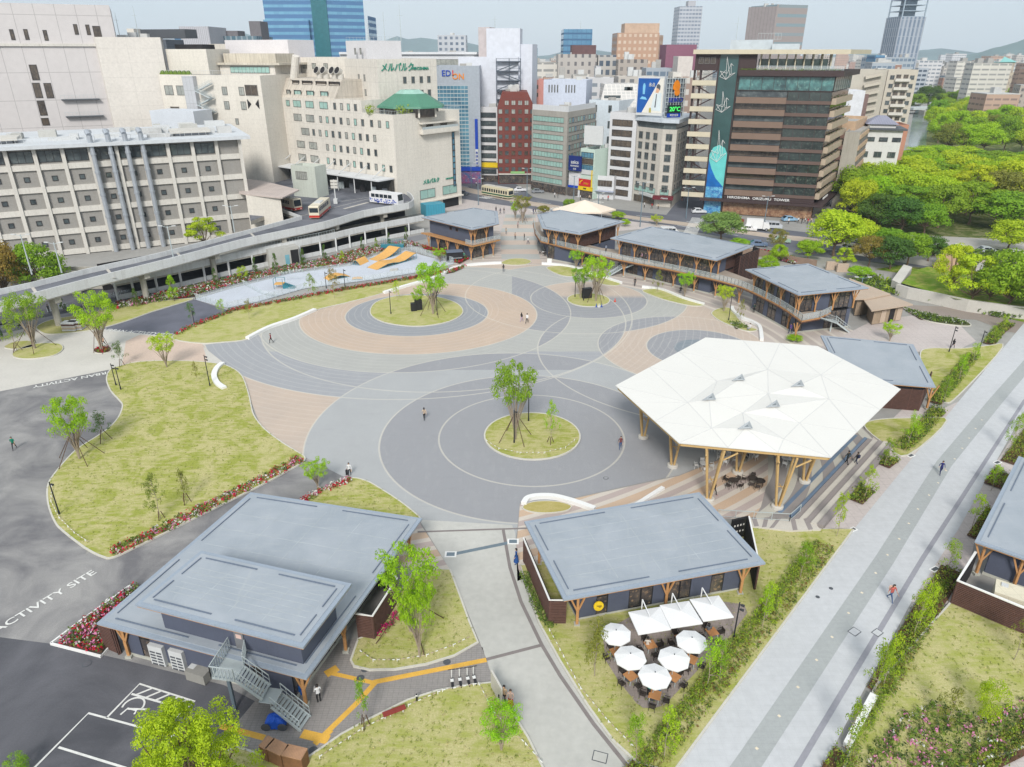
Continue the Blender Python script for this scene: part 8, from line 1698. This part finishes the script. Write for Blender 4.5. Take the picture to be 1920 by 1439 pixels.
# --- far named towers
def far(name,lab,x0,x1,yt,Y,depth,m_,z0=0,Y1=None,group=None,rm=None,extra=0):
 a=AT(x0,yt,Y);c=AT(x1,yt,Y1 or Y);zt=a.z;e=city(name,lab,a,group=group);fp=quad(a,c,depth);block(e,fp,z0,zt,m_,rm or M_rf2,.5)
 if extra:plant(e,fp,zt,extra,int(x0),hmax=4)
 return e,fp,zt
W_glass=wallpat('curtain_blue',S(86,130,176),S(120,176,206),3.2,4.0,.98,.42,rough=.1);W_glassd=wallpat('curtain_dark',S(70,112,150),S(100,150,184),3,3.6,.92,.7,rough=.1)
e,fp,zt=far('blue_glass_tower','large blue glass tower cut by the top edge of the view',492,600,0,520,40,W_glass);block(e,quad((fp[0].x,516),(fp[1].x-8,516),30),0,zt-22 if False else 62,W_glass,M_rf2);block(e,quad((fp[1].x-6,519),(fp[1].x+4,519),30),0,zt+20,mat('teal_fin',S(60,120,130),.2),M_rf2);c=AT(676,0,524);block(e,quad((fp[1].x+4,520),(c.x,532),40),0,zt+22,W_glass,M_rf2);c2__=AT(690,30,545);block(e,quad((c.x,545),(c2__.x,545),30),0,c2__.z,W_glass,M_rf2)
block(e,quad((fp[0].x,520.5),(fp[1].x,520.5),38),zt-2,zt+22,W_glass,M_rf2)
W_grey=wallpat('hotel_grey',S(206,210,216),S(110,124,142),4.2,3.9,.5,.5);far('grey_far_hotel','grey gridded hotel block on the skyline left of the white tower',820,873,66,600,22,W_grey,extra=3)
e,fp,zt=far('ribbed_round_tower','ribbed grey cylinder-like tower on the skyline at left',335,390,50,420,26,mat('ribbed_grey',S(196,196,202),.7,.06,.1,grid=(1.0,0,.28,.35)))
far('dark_glass_hall','long dark glass hall on the skyline behind the cream roofs',392,480,68,440,30,wallpat('hall_glass',S(150,164,172),S(90,120,134),3,12,.7,.9));far('brown_plant_block','brown box on the glass hall roof',420,445,58,445,12,mat('brown_plant',S(120,116,120),.8));far('grey_plant_tower','dark grey shaft next to the blue glass tower',466,487,40,450,14,MATS['brown_plant'])
far('dark_louvre_block','dark louvred block beyond the tall blank tower',252,310,74,330,18,mat('dark_louvre',S(96,102,112),.7,.1,.2,grid=(2,1,.2,.4)),extra=3);far('pale_chimney_block','slim pale block beside the dark louvred one',237,250,54,300,6,M_creamb)
far('round_corner_office','small dark office with roof garden beyond the cream store',325,345,62,470,20,W_glassd)
W_tan=wallpat('tan_hotel',S(196,160,136),S(224,204,184),2.8,3.3,.5,.45);e,fp,zt=far('tan_hotel','big tan hotel tower with rows of small windows and a penthouse',1158,1237,62,430,22,W_tan);a=AT(1172,44,434);c=AT(1237,44,434);block(e,quad(a,c,14),40,a.z,mat('tan_penthouse',S(206,178,156),.8),M_rf2);a=AT(1237,64,430);block(e,quad((fp[1].x,432),(fp[1].x+4,440),16),0,zt-1,W_tan,M_rf2)
e,fp,zt=far('blue_glass_office','blue glass office on the skyline with a small mast',1057,1111,55,520,26,W_glassd);antenna(e,(fp[0].x+fp[1].x)/2+2,525,zt,5)
W_con=wallpat('concrete_block',S(196,190,184),S(120,118,120),3.4,3.6,.35,.5);e,fp,zt=far('brown_topped_office','concrete office with a brown top floor in mid distance',1047,1120,102,380,20,W_con,extra=4);a=AT(1073,85,384);c=AT(1118,85,384);block(e,quad(a,c,12),30,a.z,mat('brown_top',S(112,84,84),.8),M_rf2);far('window_grid_office','grey office with a close window grid right of the brown-topped one',1122,1156,104,378,18,wallpat('window_grid',S(196,192,186),S(84,98,114),3.2,4,.6,.6))
far('green_stepped_house','green stepped building between white and concrete blocks',1011,1043,128,400,14,wallpat('green_pattern',S(118,196,152),S(80,110,96),4,3.8,.55,.4));far('teal_glass_strip','narrow teal glass building right of the white tower',998,1008,90,330,14,mat('teal_glass',S(46,120,136),.2,.1,.2,grid=(0,3,.3,.3)))
far('maroon_hotel','maroon windowless hotel behind the neon sign',1250,1307,84,360,16,mat('maroon_wall',S(144,96,116),.8,.05,.1));far('pale_front_block','pale block in front of the maroon hotel',1272,1300,106,330,10,mat('pale_front',S(222,214,208),.8))
e,fp,zt=far('slim_condo_tower','slim grey condominium tower on the skyline',1275,1318,12,1000,34,wallpat('condo',S(196,200,208),S(130,140,156),4,4.2,.8,.5));a=AT(1291,2,1005);c=AT(1305,2,1005);block(e,quad(a,c,14),80,a.z,MATS['ribbed_grey'],M_rf2)
W_rh=wallpat('stripe_tower',S(168,158,156),S(140,160,168),60,5,.96,.35);e,fp,zt=far('banded_hotel_tower','tall grey-brown hotel tower rising behind the flat roof of the dark tower',1404,1457,14,480,24,mat('grey_brown_fin',S(158,150,150),.7,.04,.05,grid=(2,0,.3,.25)),Y1=470);block(e,quad((fp[1].x,470),(fp[1].x+21,478),24),0,zt+1,W_rh,M_rf2);plant(e,fp,zt,6,4)
e,fp,zt=far('crown_tower','tall grey-blue tower with an open lattice crown on the right skyline',1690,1737,32,620,24,wallpat('fin_tower',S(176,184,196),S(118,134,154),3.2,6,.5,.95));b=MB()
for k in range(5):z=zt+k*4;b.prism([(p.x,p.y) for p in inset(clean(fp),1)],z,z+.5)
for p in inset(clean(fp),1):b.bar(p+Vector((0,0,zt)),p+Vector((0,0,zt+20)),.8)
c_=sum(fp,Vector())/4;b.box(c_.x-4,c_.y-5,zt,c_.x+4,c_.y+5,zt+24);b.build('lattice_crown',mat('lattice_blue',S(168,184,198),.6),e)
e,fp,zt=far('long_tan_hospital','long tan institutional building with turquoise roofs at the right',1828,1990,135,700,24,wallpat('hospital',S(198,184,168),S(150,140,136),4,6.5,.8,.4),rm=mat('turquoise_roof',S(140,200,196),.6));a=AT(1875,118,690);c=AT(1904,118,690);block(e,quad(a,c,14),0,a.z,wallpat('hosp_tower',S(204,188,170),S(150,140,136),5,5,.2,.5),MATS['turquoise_roof'])
b=MB();b.prism(clean([a+Vector((0,0,0)),c,c+Vector((0,14,0)),a+Vector((0,14,0))]),a.z,a.z+.5);m_=(a+c)/2;b.face([(a.x-1,a.y-1,a.z+.5),(c.x+1,a.y-1,a.z+.5),(m_.x,a.y+7,a.z+5)]);b.build('tower_cap',MATS['turquoise_roof'],e)
W_set=[wallpat('far_%d'%i,*p) for i,p in enumerate(((S(206,200,192),S(130,132,136),3.6,3.4,.5,.5),(S(222,222,224),S(140,150,160),4.2,3.3,.75,.4),(S(190,180,170),S(116,112,112),3.2,3.4,.45,.5),(S(200,168,150),S(150,130,124),4.6,3.2,.8,.35),(S(176,186,196),S(110,130,150),3,3.6,.8,.5),(S(226,222,214),S(160,160,158),6,3.3,.85,.35),(S(168,128,112),S(206,200,190),3.6,3.5,.4,.4)))]
W_slp=wallpat('white_grid_slope',S(226,222,216),S(206,204,200),1.6,1.6,.8,.8)
e=city('sloped_white_office','white building with a sloping tiled roof face above the corner office',(38,270));b=MB();a=AT(1122,205,262);c=AT(1200,205,262);at1=AT(1134,158,274);ct1=AT(1196,158,274);b.face([a,c,ct1,at1]);b.face([at1,ct1,ct1+Vector((0,12,0)),at1+Vector((0,12,0))]);b.face([(a.x,a.y,0),(c.x,c.y,0),tuple(c),tuple(a)]);b.face([tuple(a),tuple(at1),(at1.x,at1.y+12,at1.z),(a.x,at1.y+12,0),(a.x,a.y,0)][::-1]);b.face([tuple(c),(c.x,c.y,0),(c.x,ct1.y+12,0),(ct1.x,ct1.y+12,ct1.z),tuple(ct1)]);b.build('sloping_wall',W_slp,e)
for x,y in ((1138,183),(1148,183),(1158,183),(1176,168),(1181,168),(1143,197),(1160,197)):p=AT(x,y,262+(205-y)*.25-.3);b=MB();b.bar(p-Vector((1,0,0)),p+Vector((1,0,0)),.2,1.3 if y!=168 else 1.6);b.build('window',G_dark,e)
for n_,x0,x1,yt,Y,dp,m_,ex in (('white_long_block',1103,1151,146,300,10,W_set[1],2),('pale_grey_block',1160,1240,144,310,14,W_set[0],3),('white_box_block',1075,1105,140,315,10,W_set[5],2),('tan_low_office',1160,1215,112,370,14,W_set[2],3),('white_vertical_block',1118,1127,124,340,8,W_set[1],0),('bluish_low_office',1212,1262,128,345,12,W_set[4],2),('brown_window_flats',1276,1320,146,262,12,wallpat('brown_flats',S(172,150,138),S(224,220,214),4.4,3.6,.5,.5),1),('cream_narrow_flats',1262,1278,136,268,8,W_set[5],0),('small_brick_house',1019,1040,146,330,8,W_set[3],1),('white_penthouse',1038,1075,148,290,9,W_set[5],2),('dark_apartment',1722,1742,128,640,20,wallpat('dark_apartment',S(196,204,214),S(84,98,116),4,3.4,.8,.5),1),('silver_hotel',1640,1716,108,560,20,W_set[4],4),('glassy_low_block',1642,1660,104,500,12,W_glassd,0)):
 far(n_,'mid-distance building: '+n_.replace('_',' ')+' between nearer roofs',x0,x1,yt,Y,dp,m_,extra=ex)
rr=random.Random(99);k=0
for (x0,x1,Y0,Y1_,n_,zmin,zmax) in ((1730,1990,430,900,34,16,36),(1600,1740,420,900,16,24,38),(1000,1300,400,1400,40,22,40),(250,1000,360,1400,60,24,41),(1300,1990,1000,2600,60,18,42),(-60,1000,1400,2600,30,20,42)):
 for _ in range(n_):
  x=rr.uniform(x0,x1);Y=rr.uniform(Y0,Y1_);z=rr.uniform(zmin,zmax);X_=(x-960)/FOC*Y*1.0/(cc+.21);
  if 1690<x<1840 and Y<620: continue
  w_=rr.uniform(12,30);d_=rr.uniform(10,20);an=rr.uniform(-.3,.3);e=city('distant_building','distant city block among the rooftops of the skyline',(X_,Y),group='distant city blocks');A_=Vector((X_,Y,0));fp=quad(A_,A_+Vector((w_*math.cos(an),w_*math.sin(an),0)),d_);b=MB();b.prism(fp,0,z,bot=False,top=False);b.build('wall',rr.choice(W_set),e);b=MB();b.prism(fp,z,z+.4,bot=False);c_=sum(fp,Vector())/4;b.box(c_.x-2.5,c_.y-2,z+.4,c_.x+2,c_.y+2,z+rr.uniform(1.5,4));b.build('roof',rr.choice([M_rf2,M_rf]),e);k+=1
brg=thing('river_bridge','pale girder bridge crossing the river beyond the park','bridge',G(1740,212));a,c=G(1700,214),G(1800,212);b=MB();b.bar(a+Vector((0,0,4)),c+Vector((0,0,4)),12,1.6);b.build('deck',mat('bridge_pale',S(206,214,214),.7),brg)
b=MB();g=G(1737,217);b.box(g.x-2,g.y,0,g.x+2,g.y+8,3.4);b.build('pier',M_pc,brg);b=MB();railing(b,a+Vector((0,-6,4.8)),c+Vector((0,-6,4.8)),1.4,3, False);b.build('railing',[M_acw,M_rglass],brg)
for x in (1718,1745,1752):car('small vehicle crossing the far bridge',x,209,0,(226,230,234),'van','vehicles on the far bridge');
for o in list(bpy.data.objects):
 if o.get('group')=='vehicles on the far bridge':o.location.z=4.9
 # ================================================================== PEOPLE
HAIRS={'black':S(44,38,38),'brown':S(86,62,50),'grey':S(150,148,146)}
def cloth(c): return mat('cloth_%d_%d_%d'%c,S(*c),.85,.08,6)
def figure(name,pose):
 """one continuous skinned body: face towards +y"""
 V=[];E=[];Rr=[]
 def j(p,r,parent=None):
  V.append(p);Rr.append(r);i=len(V)-1
  if parent is not None:E.append((parent,i))
  return i
 hz,st,sit,lean=.92,0,0,0
 if pose=='walk':st=.26
 if pose=='stride':st=.34;lean=.06
 if pose=='sit':sit=1;hz=.46
 pel=j((0,0,hz),(.15,.11));ab=j((0,lean*.4,hz+.2),(.125,.095),pel);ch=j((0,lean,hz+.42),(.165,.11),ab);sh=j((0,lean,hz+.53),(.10,.075),ch);nk=j((0,lean+.01,hz+.6),(.052,.055),sh)
 hd=j((0,lean+.02,hz+.7),(.078,.095),nk);tp=j((0,lean+.01,hz+.785),(.06,.075),hd);j((0,lean+.125,hz+.685),(.014,.02),hd)
 for s in (-1,1):
  j((s*.085,lean,hz+.69),(.012,.02),hd)
  k=s*st
  if sit:kn,an,to=(s*.11,.44,.47),(s*.12,.42,.09),(s*.13,.56,.04)
  else:kn,an,to=(s*.10,k*.55+.03,.5),(s*.10,k-(.1 if k<0 else 0),.09 if k>=0 else .14),(s*.11,k+.14,.04)
  hp=j((s*.09,0,hz-.05),(.09,.095),pel);kn=j(kn,(.058,.06),hp);an=j(an,(.038,.042),kn);j(to,(.035,.028),an)
  so_=j((s*.19,lean,hz+.48),(.055,.055),ch)
  if sit or pose=='hold':el,wr=(s*.24,lean+.06,hz+.2),(s*.15,lean+.3,hz+.26)
  else:el,wr=(s*.25,lean-k*.4-.02,hz+.2),(s*.24,lean-k*.8+.08,hz-.02)
  e_=j(el,(.038,.038),so_);w_=j(wr,(.024,.026),e_);d=(Vector(wr)-Vector(el)).normalized();pm_=j(tuple(Vector(wr)+d*.07),(.03,.018),w_)
  for f in range(4):
   o=Vector(((f-1.5)*.016*(1 if abs(d.y)>.5 else .3),(0 if abs(d.y)>.5 else (f-1.5)*.018),0));q=j(tuple(Vector(wr)+d*.12+o),(.009,.009),pm_);j(tuple(Vector(wr)+d*(.165-.006*abs(f-1))+o+Vector((-s*.012,.008,-.008))),(.007,.007),q)
  j(tuple(Vector(wr)+d*.08+Vector((-s*.03,.03,0))),(.009,.009),w_)
 me=bpy.data.meshes.new(name);me.from_pydata(V,E,[]);o=bpy.data.objects.new(name,me);COL.objects.link(o);o.modifiers.new('s','SKIN');sm=o.modifiers.new('d','SUBSURF');sm.levels=1;sm.render_levels=1
 for i,r in enumerate(Rr):me.skin_vertices[0].data[i].radius=r
 me.skin_vertices[0].data[0].use_root= True
 bpy.context.view_layer.update();n=bpy.data.meshes.new_from_object(o.evaluated_get(bpy.context.evaluated_depsgraph_get()));bpy.data.objects.remove(o);n.name=name
 for m_ in range(4):n.materials.append(None)
 for p in n.polygons:
  c=p.center;p.use_smooth= True
  if c.z>hz+.59:p.material_index=0
  elif abs(c.x)>.2 or (sit and abs(c.x)>.13 and c.z>hz+.12 and c.y>.12):p.material_index=0 if (c.z<hz+.06 or (c.y>.2 and c.z>hz+.1)) else 1
  elif c.z<.075:p.material_index=3
  elif c.z<hz+.02:p.material_index=2
  else:p.material_index=1
 return n,hz,lean
POSE={k:figure('person',k) for k in ('stand','walk','stride','sit','hold')}
M_skin=mat('skin',S(222,180,150),.6,.04,8)
def hair_mesh(long_):
 b=MB();n=12
 prof=[(.075,-.09 if not long_ else -.22),(.098,-.02),(.1,.03),(.085,.08),(.05,.112),(0,.122)]
 for (r0,z0),(r1,z1) in zip(prof[:-1],prof[1:]):
  for i in range(n):
   a0,a1=[math.pi*1.02+i_*math.pi*2.0/n for i_ in (i,i+1)];yy= lambda a,z:(-.025 if z<.04 else 0)
   if z0<.03 and math.sin((a0+a1)/2)>.3: continue
   q=[(r*math.cos(a),r*math.sin(a)*1.1+yy(a,z),z) for r,a,z in ((r0,a0,z0),(r0,a1,z0),(r1,a1,z1),(r1,a0,z1))]
   b.face(q if r1>0 else q[:3],smooth=True)
 o=b.build('hair',M_frame);d=o.data;bpy.data.objects.remove(o); return d
HM=[hair_mesh(False),hair_mesh(True)];PR2=random.Random(3)
def person(x,y,pose,rz,top,leg,label,hair='black',bag=None,z=0.0,group=None,shoe=(60,58,60),skirt=None,h=None,pos=None):
 me,hz,lean=POSE[pose];g=pos or G(x,y,z);o=bpy.data.objects.new('person',me);COL.objects.link(o);o.location=(g[0],g[1],z+.02);o.rotation_euler=(0,0,math.radians(rz));s=h or PR2.uniform(.97,1.05);o.scale=(s,s,s);tag(o,label,'person',group)
 for i,m_ in enumerate((M_skin,cloth(top),cloth(leg),cloth(shoe))):o.material_slots[i].link='OBJECT';o.material_slots[i].material=m_
 hr=bpy.data.objects.new('hair',HM[PR2.random()<.4]);COL.objects.link(hr);hr.parent=o;hr.location=(0,lean+.015,hz+.72);hr.material_slots[0].link='OBJECT';hr.material_slots[0].material=mat('hair_'+hair,HAIRS[hair],.6,.1,5)
 if bag:
  b=MB()
  if bag[0]=='back':b.box(-.14,-.27,hz+.15,.14,-.11,hz+.5);nm_='backpack'
  elif bag[0]=='case':b.box(.22,-.42,.06,.45,-.16,.62);b.bar((.33,-.3,.62),(.28,-.05,.95),.03);nm_='suitcase'
  elif bag[0]=='tote':b.box(.25,-.05,hz-.35,.33,.25,hz-.05);nm_='bag'
  k=b.build(nm_,cloth(bag[1]),o,world=False)
 if skirt:b=MB();b.lathe((0,0,0),[(.24,hz-.62),(.19,hz-.2),(.15,hz+.05)],12);b.build('skirt',cloth(skirt),o,world=False)
 return o
BK,WH,NV,GY,BE,JN=(38,38,42),(236,236,238),(40,48,92),(130,132,138),(206,184,160),(70,96,140)
P_=person
P_(28,843,'stride',200,(16,130,104),BK,'person in a green top running across the asphalt yard');P_(509,644,'walk',130,(130,40,52),BK,'person in a dark red top walking near the lower white bench')
P_(796,788,'walk',20,(222,200,176),BK,'person in a beige coat walking alone on the grey plaza',bag=('back',(190,170,150)));P_(1163,842,'walk',175,(120,60,60),JN,'person in maroon jacket and jeans near the canopy edge','brown')
P_(656,893,'walk',190,WH,BK,'person in white shirt pulling a black case beside the asphalt lane',bag=('case',BK));P_(968,1059,'stand',80,(40,84,150),(40,84,150),'person in a long blue dress by the slatted café wall',skirt=(40,84,150))
P_(599,1318,'hold',30,WH,BK,'person in white shirt looking down beside the corner timber post');P_(945,1319,'stand',150,(196,168,138),BK,'person in a tan coat standing on the concrete path',bag=('tote',BK));P_(957,1327,'hold',170,(222,190,176),(200,40,44),'person in pale top and red skirt beside the tan-coated one','brown',skirt=(200,40,44))
P_(1215,1307,'hold',-60,(70,196,196),BK,'person in a turquoise jacket standing at the terrace point table',z=.13);P_(1236,1303,'sit',60,(30,140,196),BK,'person in a blue jacket sitting at the terrace point table',z=.13)
P_(1213,1219,'sit',-10,(214,206,196),GY,'person in pale clothes seated under the left square parasol',z=.13);P_(1327,1192,'sit',-10,(110,116,124),BK,'person in grey seated under the right square parasol',z=.13);P_(1311,1226,'sit',100,(190,50,60),JN,'person in red seated under the parasol nearest the hedge',z=.13)
P_(1338,930,'walk',-70,BK,BK,'person in black with red shoes under the canopy front',shoe=(214,40,50));P_(1587,871,'walk',20,(36,44,44),BK,'left one of two people in black on the canopy steps');P_(1604,873,'walk',30,BK,(50,56,80),'right one of two people on the canopy steps, with a backpack',bag=('back',(40,50,80)))
P_(1762,890,'walk',170,(44,48,110),NV,'person in navy walking on the middle of the promenade');P_(1668,1127,'stride',200,(214,110,100),JN,'person in a pink-red jacket and jeans on the lower promenade',shoe=WH,bag=('back',(240,200,180)))
P_(978,604,'walk',-30,BK,(190,170,200),'left one of two people on the peach rings, dark top');P_(988,607,'stride',-20,WH,BK,'right one of two people on the peach rings, white top');P_(944,511,'stand',0,BK,GY,'person standing alone inside the far rim of the plaza');P_(1190,537,'walk',180,BK,BK,'person in dark suit on the striped terrace before the stair')
P_(196,650,'walk',160,(200,160,130),BK,'person behind the round tree on the pale concourse');P_(93,588,'stand',0,BK,BK,'person in black under the elevated road');P_(40,615,'sit',90,BK,BK,'dark person crouching behind the open multi-stem tree')
P_(1413,587,'stand',10,(50,70,64),BK,'person in dark green at the shops under the deck');P_(1428,588,'stand',-40,(206,44,56),(206,44,56),'person in red at the shops under the deck',skirt=(206,44,56));P_(1473,612,'stand',0,(170,160,176),GY,'person in grey by the last timber posts');P_(1481,626,'walk',120,(120,90,160),NV,'person in violet by the deck end pillar')
P_(1405,620,'sit',120,WH,GY,'person in white sitting on the curled white bench');P_(1276,549,'sit',150,BK,GY,'person in black sitting on the bench wall of the narrow lawn',z=0);P_(1785,655,'stride',-60,BK,(80,70,90),'person in black stepping across the mauve square')
for i,(x,y,c_) in enumerate(((923,468,BK),(1198,488,BK),(1203,489,(190,150,170)),(1210,490,(60,54,66)),(1219,491,WH),(1240,495,BK),(1274,500,WH),(1341,510,(150,170,210)),(1136,474,(150,160,180)),(1027,449,WH),(1330,508,GY))):P_(x,y,('stand','walk')[i%2],i*50,c_,BK,'visitor standing on the upper timber deck' if i else 'visitor on the gate plaza edge by the pale stair',z=3.66 if i else 0,group='visitors on the upper deck' if i else None)
for i,(x,y,c_) in enumerate(((966,449,(200,170,150)),(983,452,BK),(990,458,WH),(971,428,(190,160,160)),(982,412,BK),(930,399,BK),(938,402,NV),(945,401,BK),(1000,402,NV),(1004,401,(60,60,60)),(949,440,BE),(1010,458,BK),(909,455,(120,130,160)),(870,487,(120,200,170)),(868,484,BK))):P_(x,y,('walk','stand','stride')[i%3],i*70,c_,(BK,GY,NV)[i%3],'pedestrian crossing the gate plaza',group='pedestrians on the gate plaza')
for i,(x,y) in enumerate(((1022,481),(1032,483),(1046,486),(1066,489),(1080,495),(1092,510),(1207,517),(1296,540),(1303,536),(1315,543),(1085,500))):P_(x,y,'sit' if i%3 else 'stand',i*80,(BK,WH,(60,90,160),GY)[i%4],BK,'guest at the outdoor tables below the deck',group='guests at the outdoor tables')
for i,(x,y) in enumerate(((1496,419),(1503,420),(1509,419),(1514,421),(1520,420),(1478,421),(1530,418),(1208,390),(1222,392),(1234,393),(1040,371),(1046,372),(1130,376),(1140,377),(1105,376),(1088,376),(905,352),(893,350))):P_(x,y,('walk','stand')[i%2],i*40,(WH,BK,WH,(200,60,60),BE)[i%5],BK,'pedestrian on the far pavement of the avenue',group='pedestrians on the far pavement')
for i,(x,y) in enumerate(((1355,866),(1410,858),(1396,862),(1478,870))):P_(x,y,'sit',i*90,(BK,WH)[i%2],BK,'guest seated at a white table beneath the canopy',group='guests beneath the canopy')
# ================================================================== HILLS AND AIR
def hills(name,Y,prof,dep,col,seed):
 r=random.Random(seed);P=[AT(x,y,Y) for x,y in prof];xs=[]
 for p,q in zip(P[:-1],P[1:]):
  n=max(2,int((q.x-p.x)/60));xs+=[p.lerp(q,i/n) for i in range(n)]
 xs.append(P[-1]);b=MB();rows=9;gr=[]
 for j in range(rows):
  t_=j/(rows-1);row=[]
  for i,p in enumerate(xs):
   k=math.sin(t_*math.pi)**.8 if t_<.5 else math.sin(t_*math.pi)
   nz=1 if j==rows//2 else 1-.28*(.5+.5*math.sin(i*.9+j*2.1+seed))*(1-abs(t_-.5))
   row.append((p.x,Y+(t_-.5)*dep,max(0,p.z)*k*nz*(1 if j==rows//2 else .96)-1*(j in (0,rows-1))))
  gr.append(row)
 for j in range(rows-1):
  for i in range(len(xs)-1):b.face([gr[j][i],gr[j][i+1],gr[j+1][i+1],gr[j+1][i]],smooth=True)
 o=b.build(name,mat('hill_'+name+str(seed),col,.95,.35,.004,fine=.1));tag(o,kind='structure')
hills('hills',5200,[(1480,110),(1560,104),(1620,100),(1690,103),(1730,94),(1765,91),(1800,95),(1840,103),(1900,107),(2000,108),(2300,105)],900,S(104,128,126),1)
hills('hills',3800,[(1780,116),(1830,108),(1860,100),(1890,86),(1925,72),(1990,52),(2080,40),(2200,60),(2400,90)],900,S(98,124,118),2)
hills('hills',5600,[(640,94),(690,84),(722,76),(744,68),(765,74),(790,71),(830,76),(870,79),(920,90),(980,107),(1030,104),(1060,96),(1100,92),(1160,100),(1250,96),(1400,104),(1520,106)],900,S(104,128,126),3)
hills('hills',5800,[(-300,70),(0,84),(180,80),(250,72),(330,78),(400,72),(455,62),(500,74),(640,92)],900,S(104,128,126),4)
b=MB();b.box(-7200,-350,-1.5,7200,6900,420);o=b.build('haze', None);o.data.materials.clear();hm=bpy.data.materials.new('haze');hm.use_nodes= True;ht=hm.node_tree;ht.nodes.clear();ho=ht.nodes.new('ShaderNodeOutputMaterial');hv=ht.nodes.new('ShaderNodeVolumePrincipled');hv.inputs['Color'].default_value=(.74,.88,1.0,1);hv.inputs['Density'].default_value=.00013;hv.inputs['Anisotropy'].default_value=0.0;ht.links.new(hv.outputs[0],ho.inputs['Volume']);o.data.materials.append(hm);tag(o,kind='stuff')
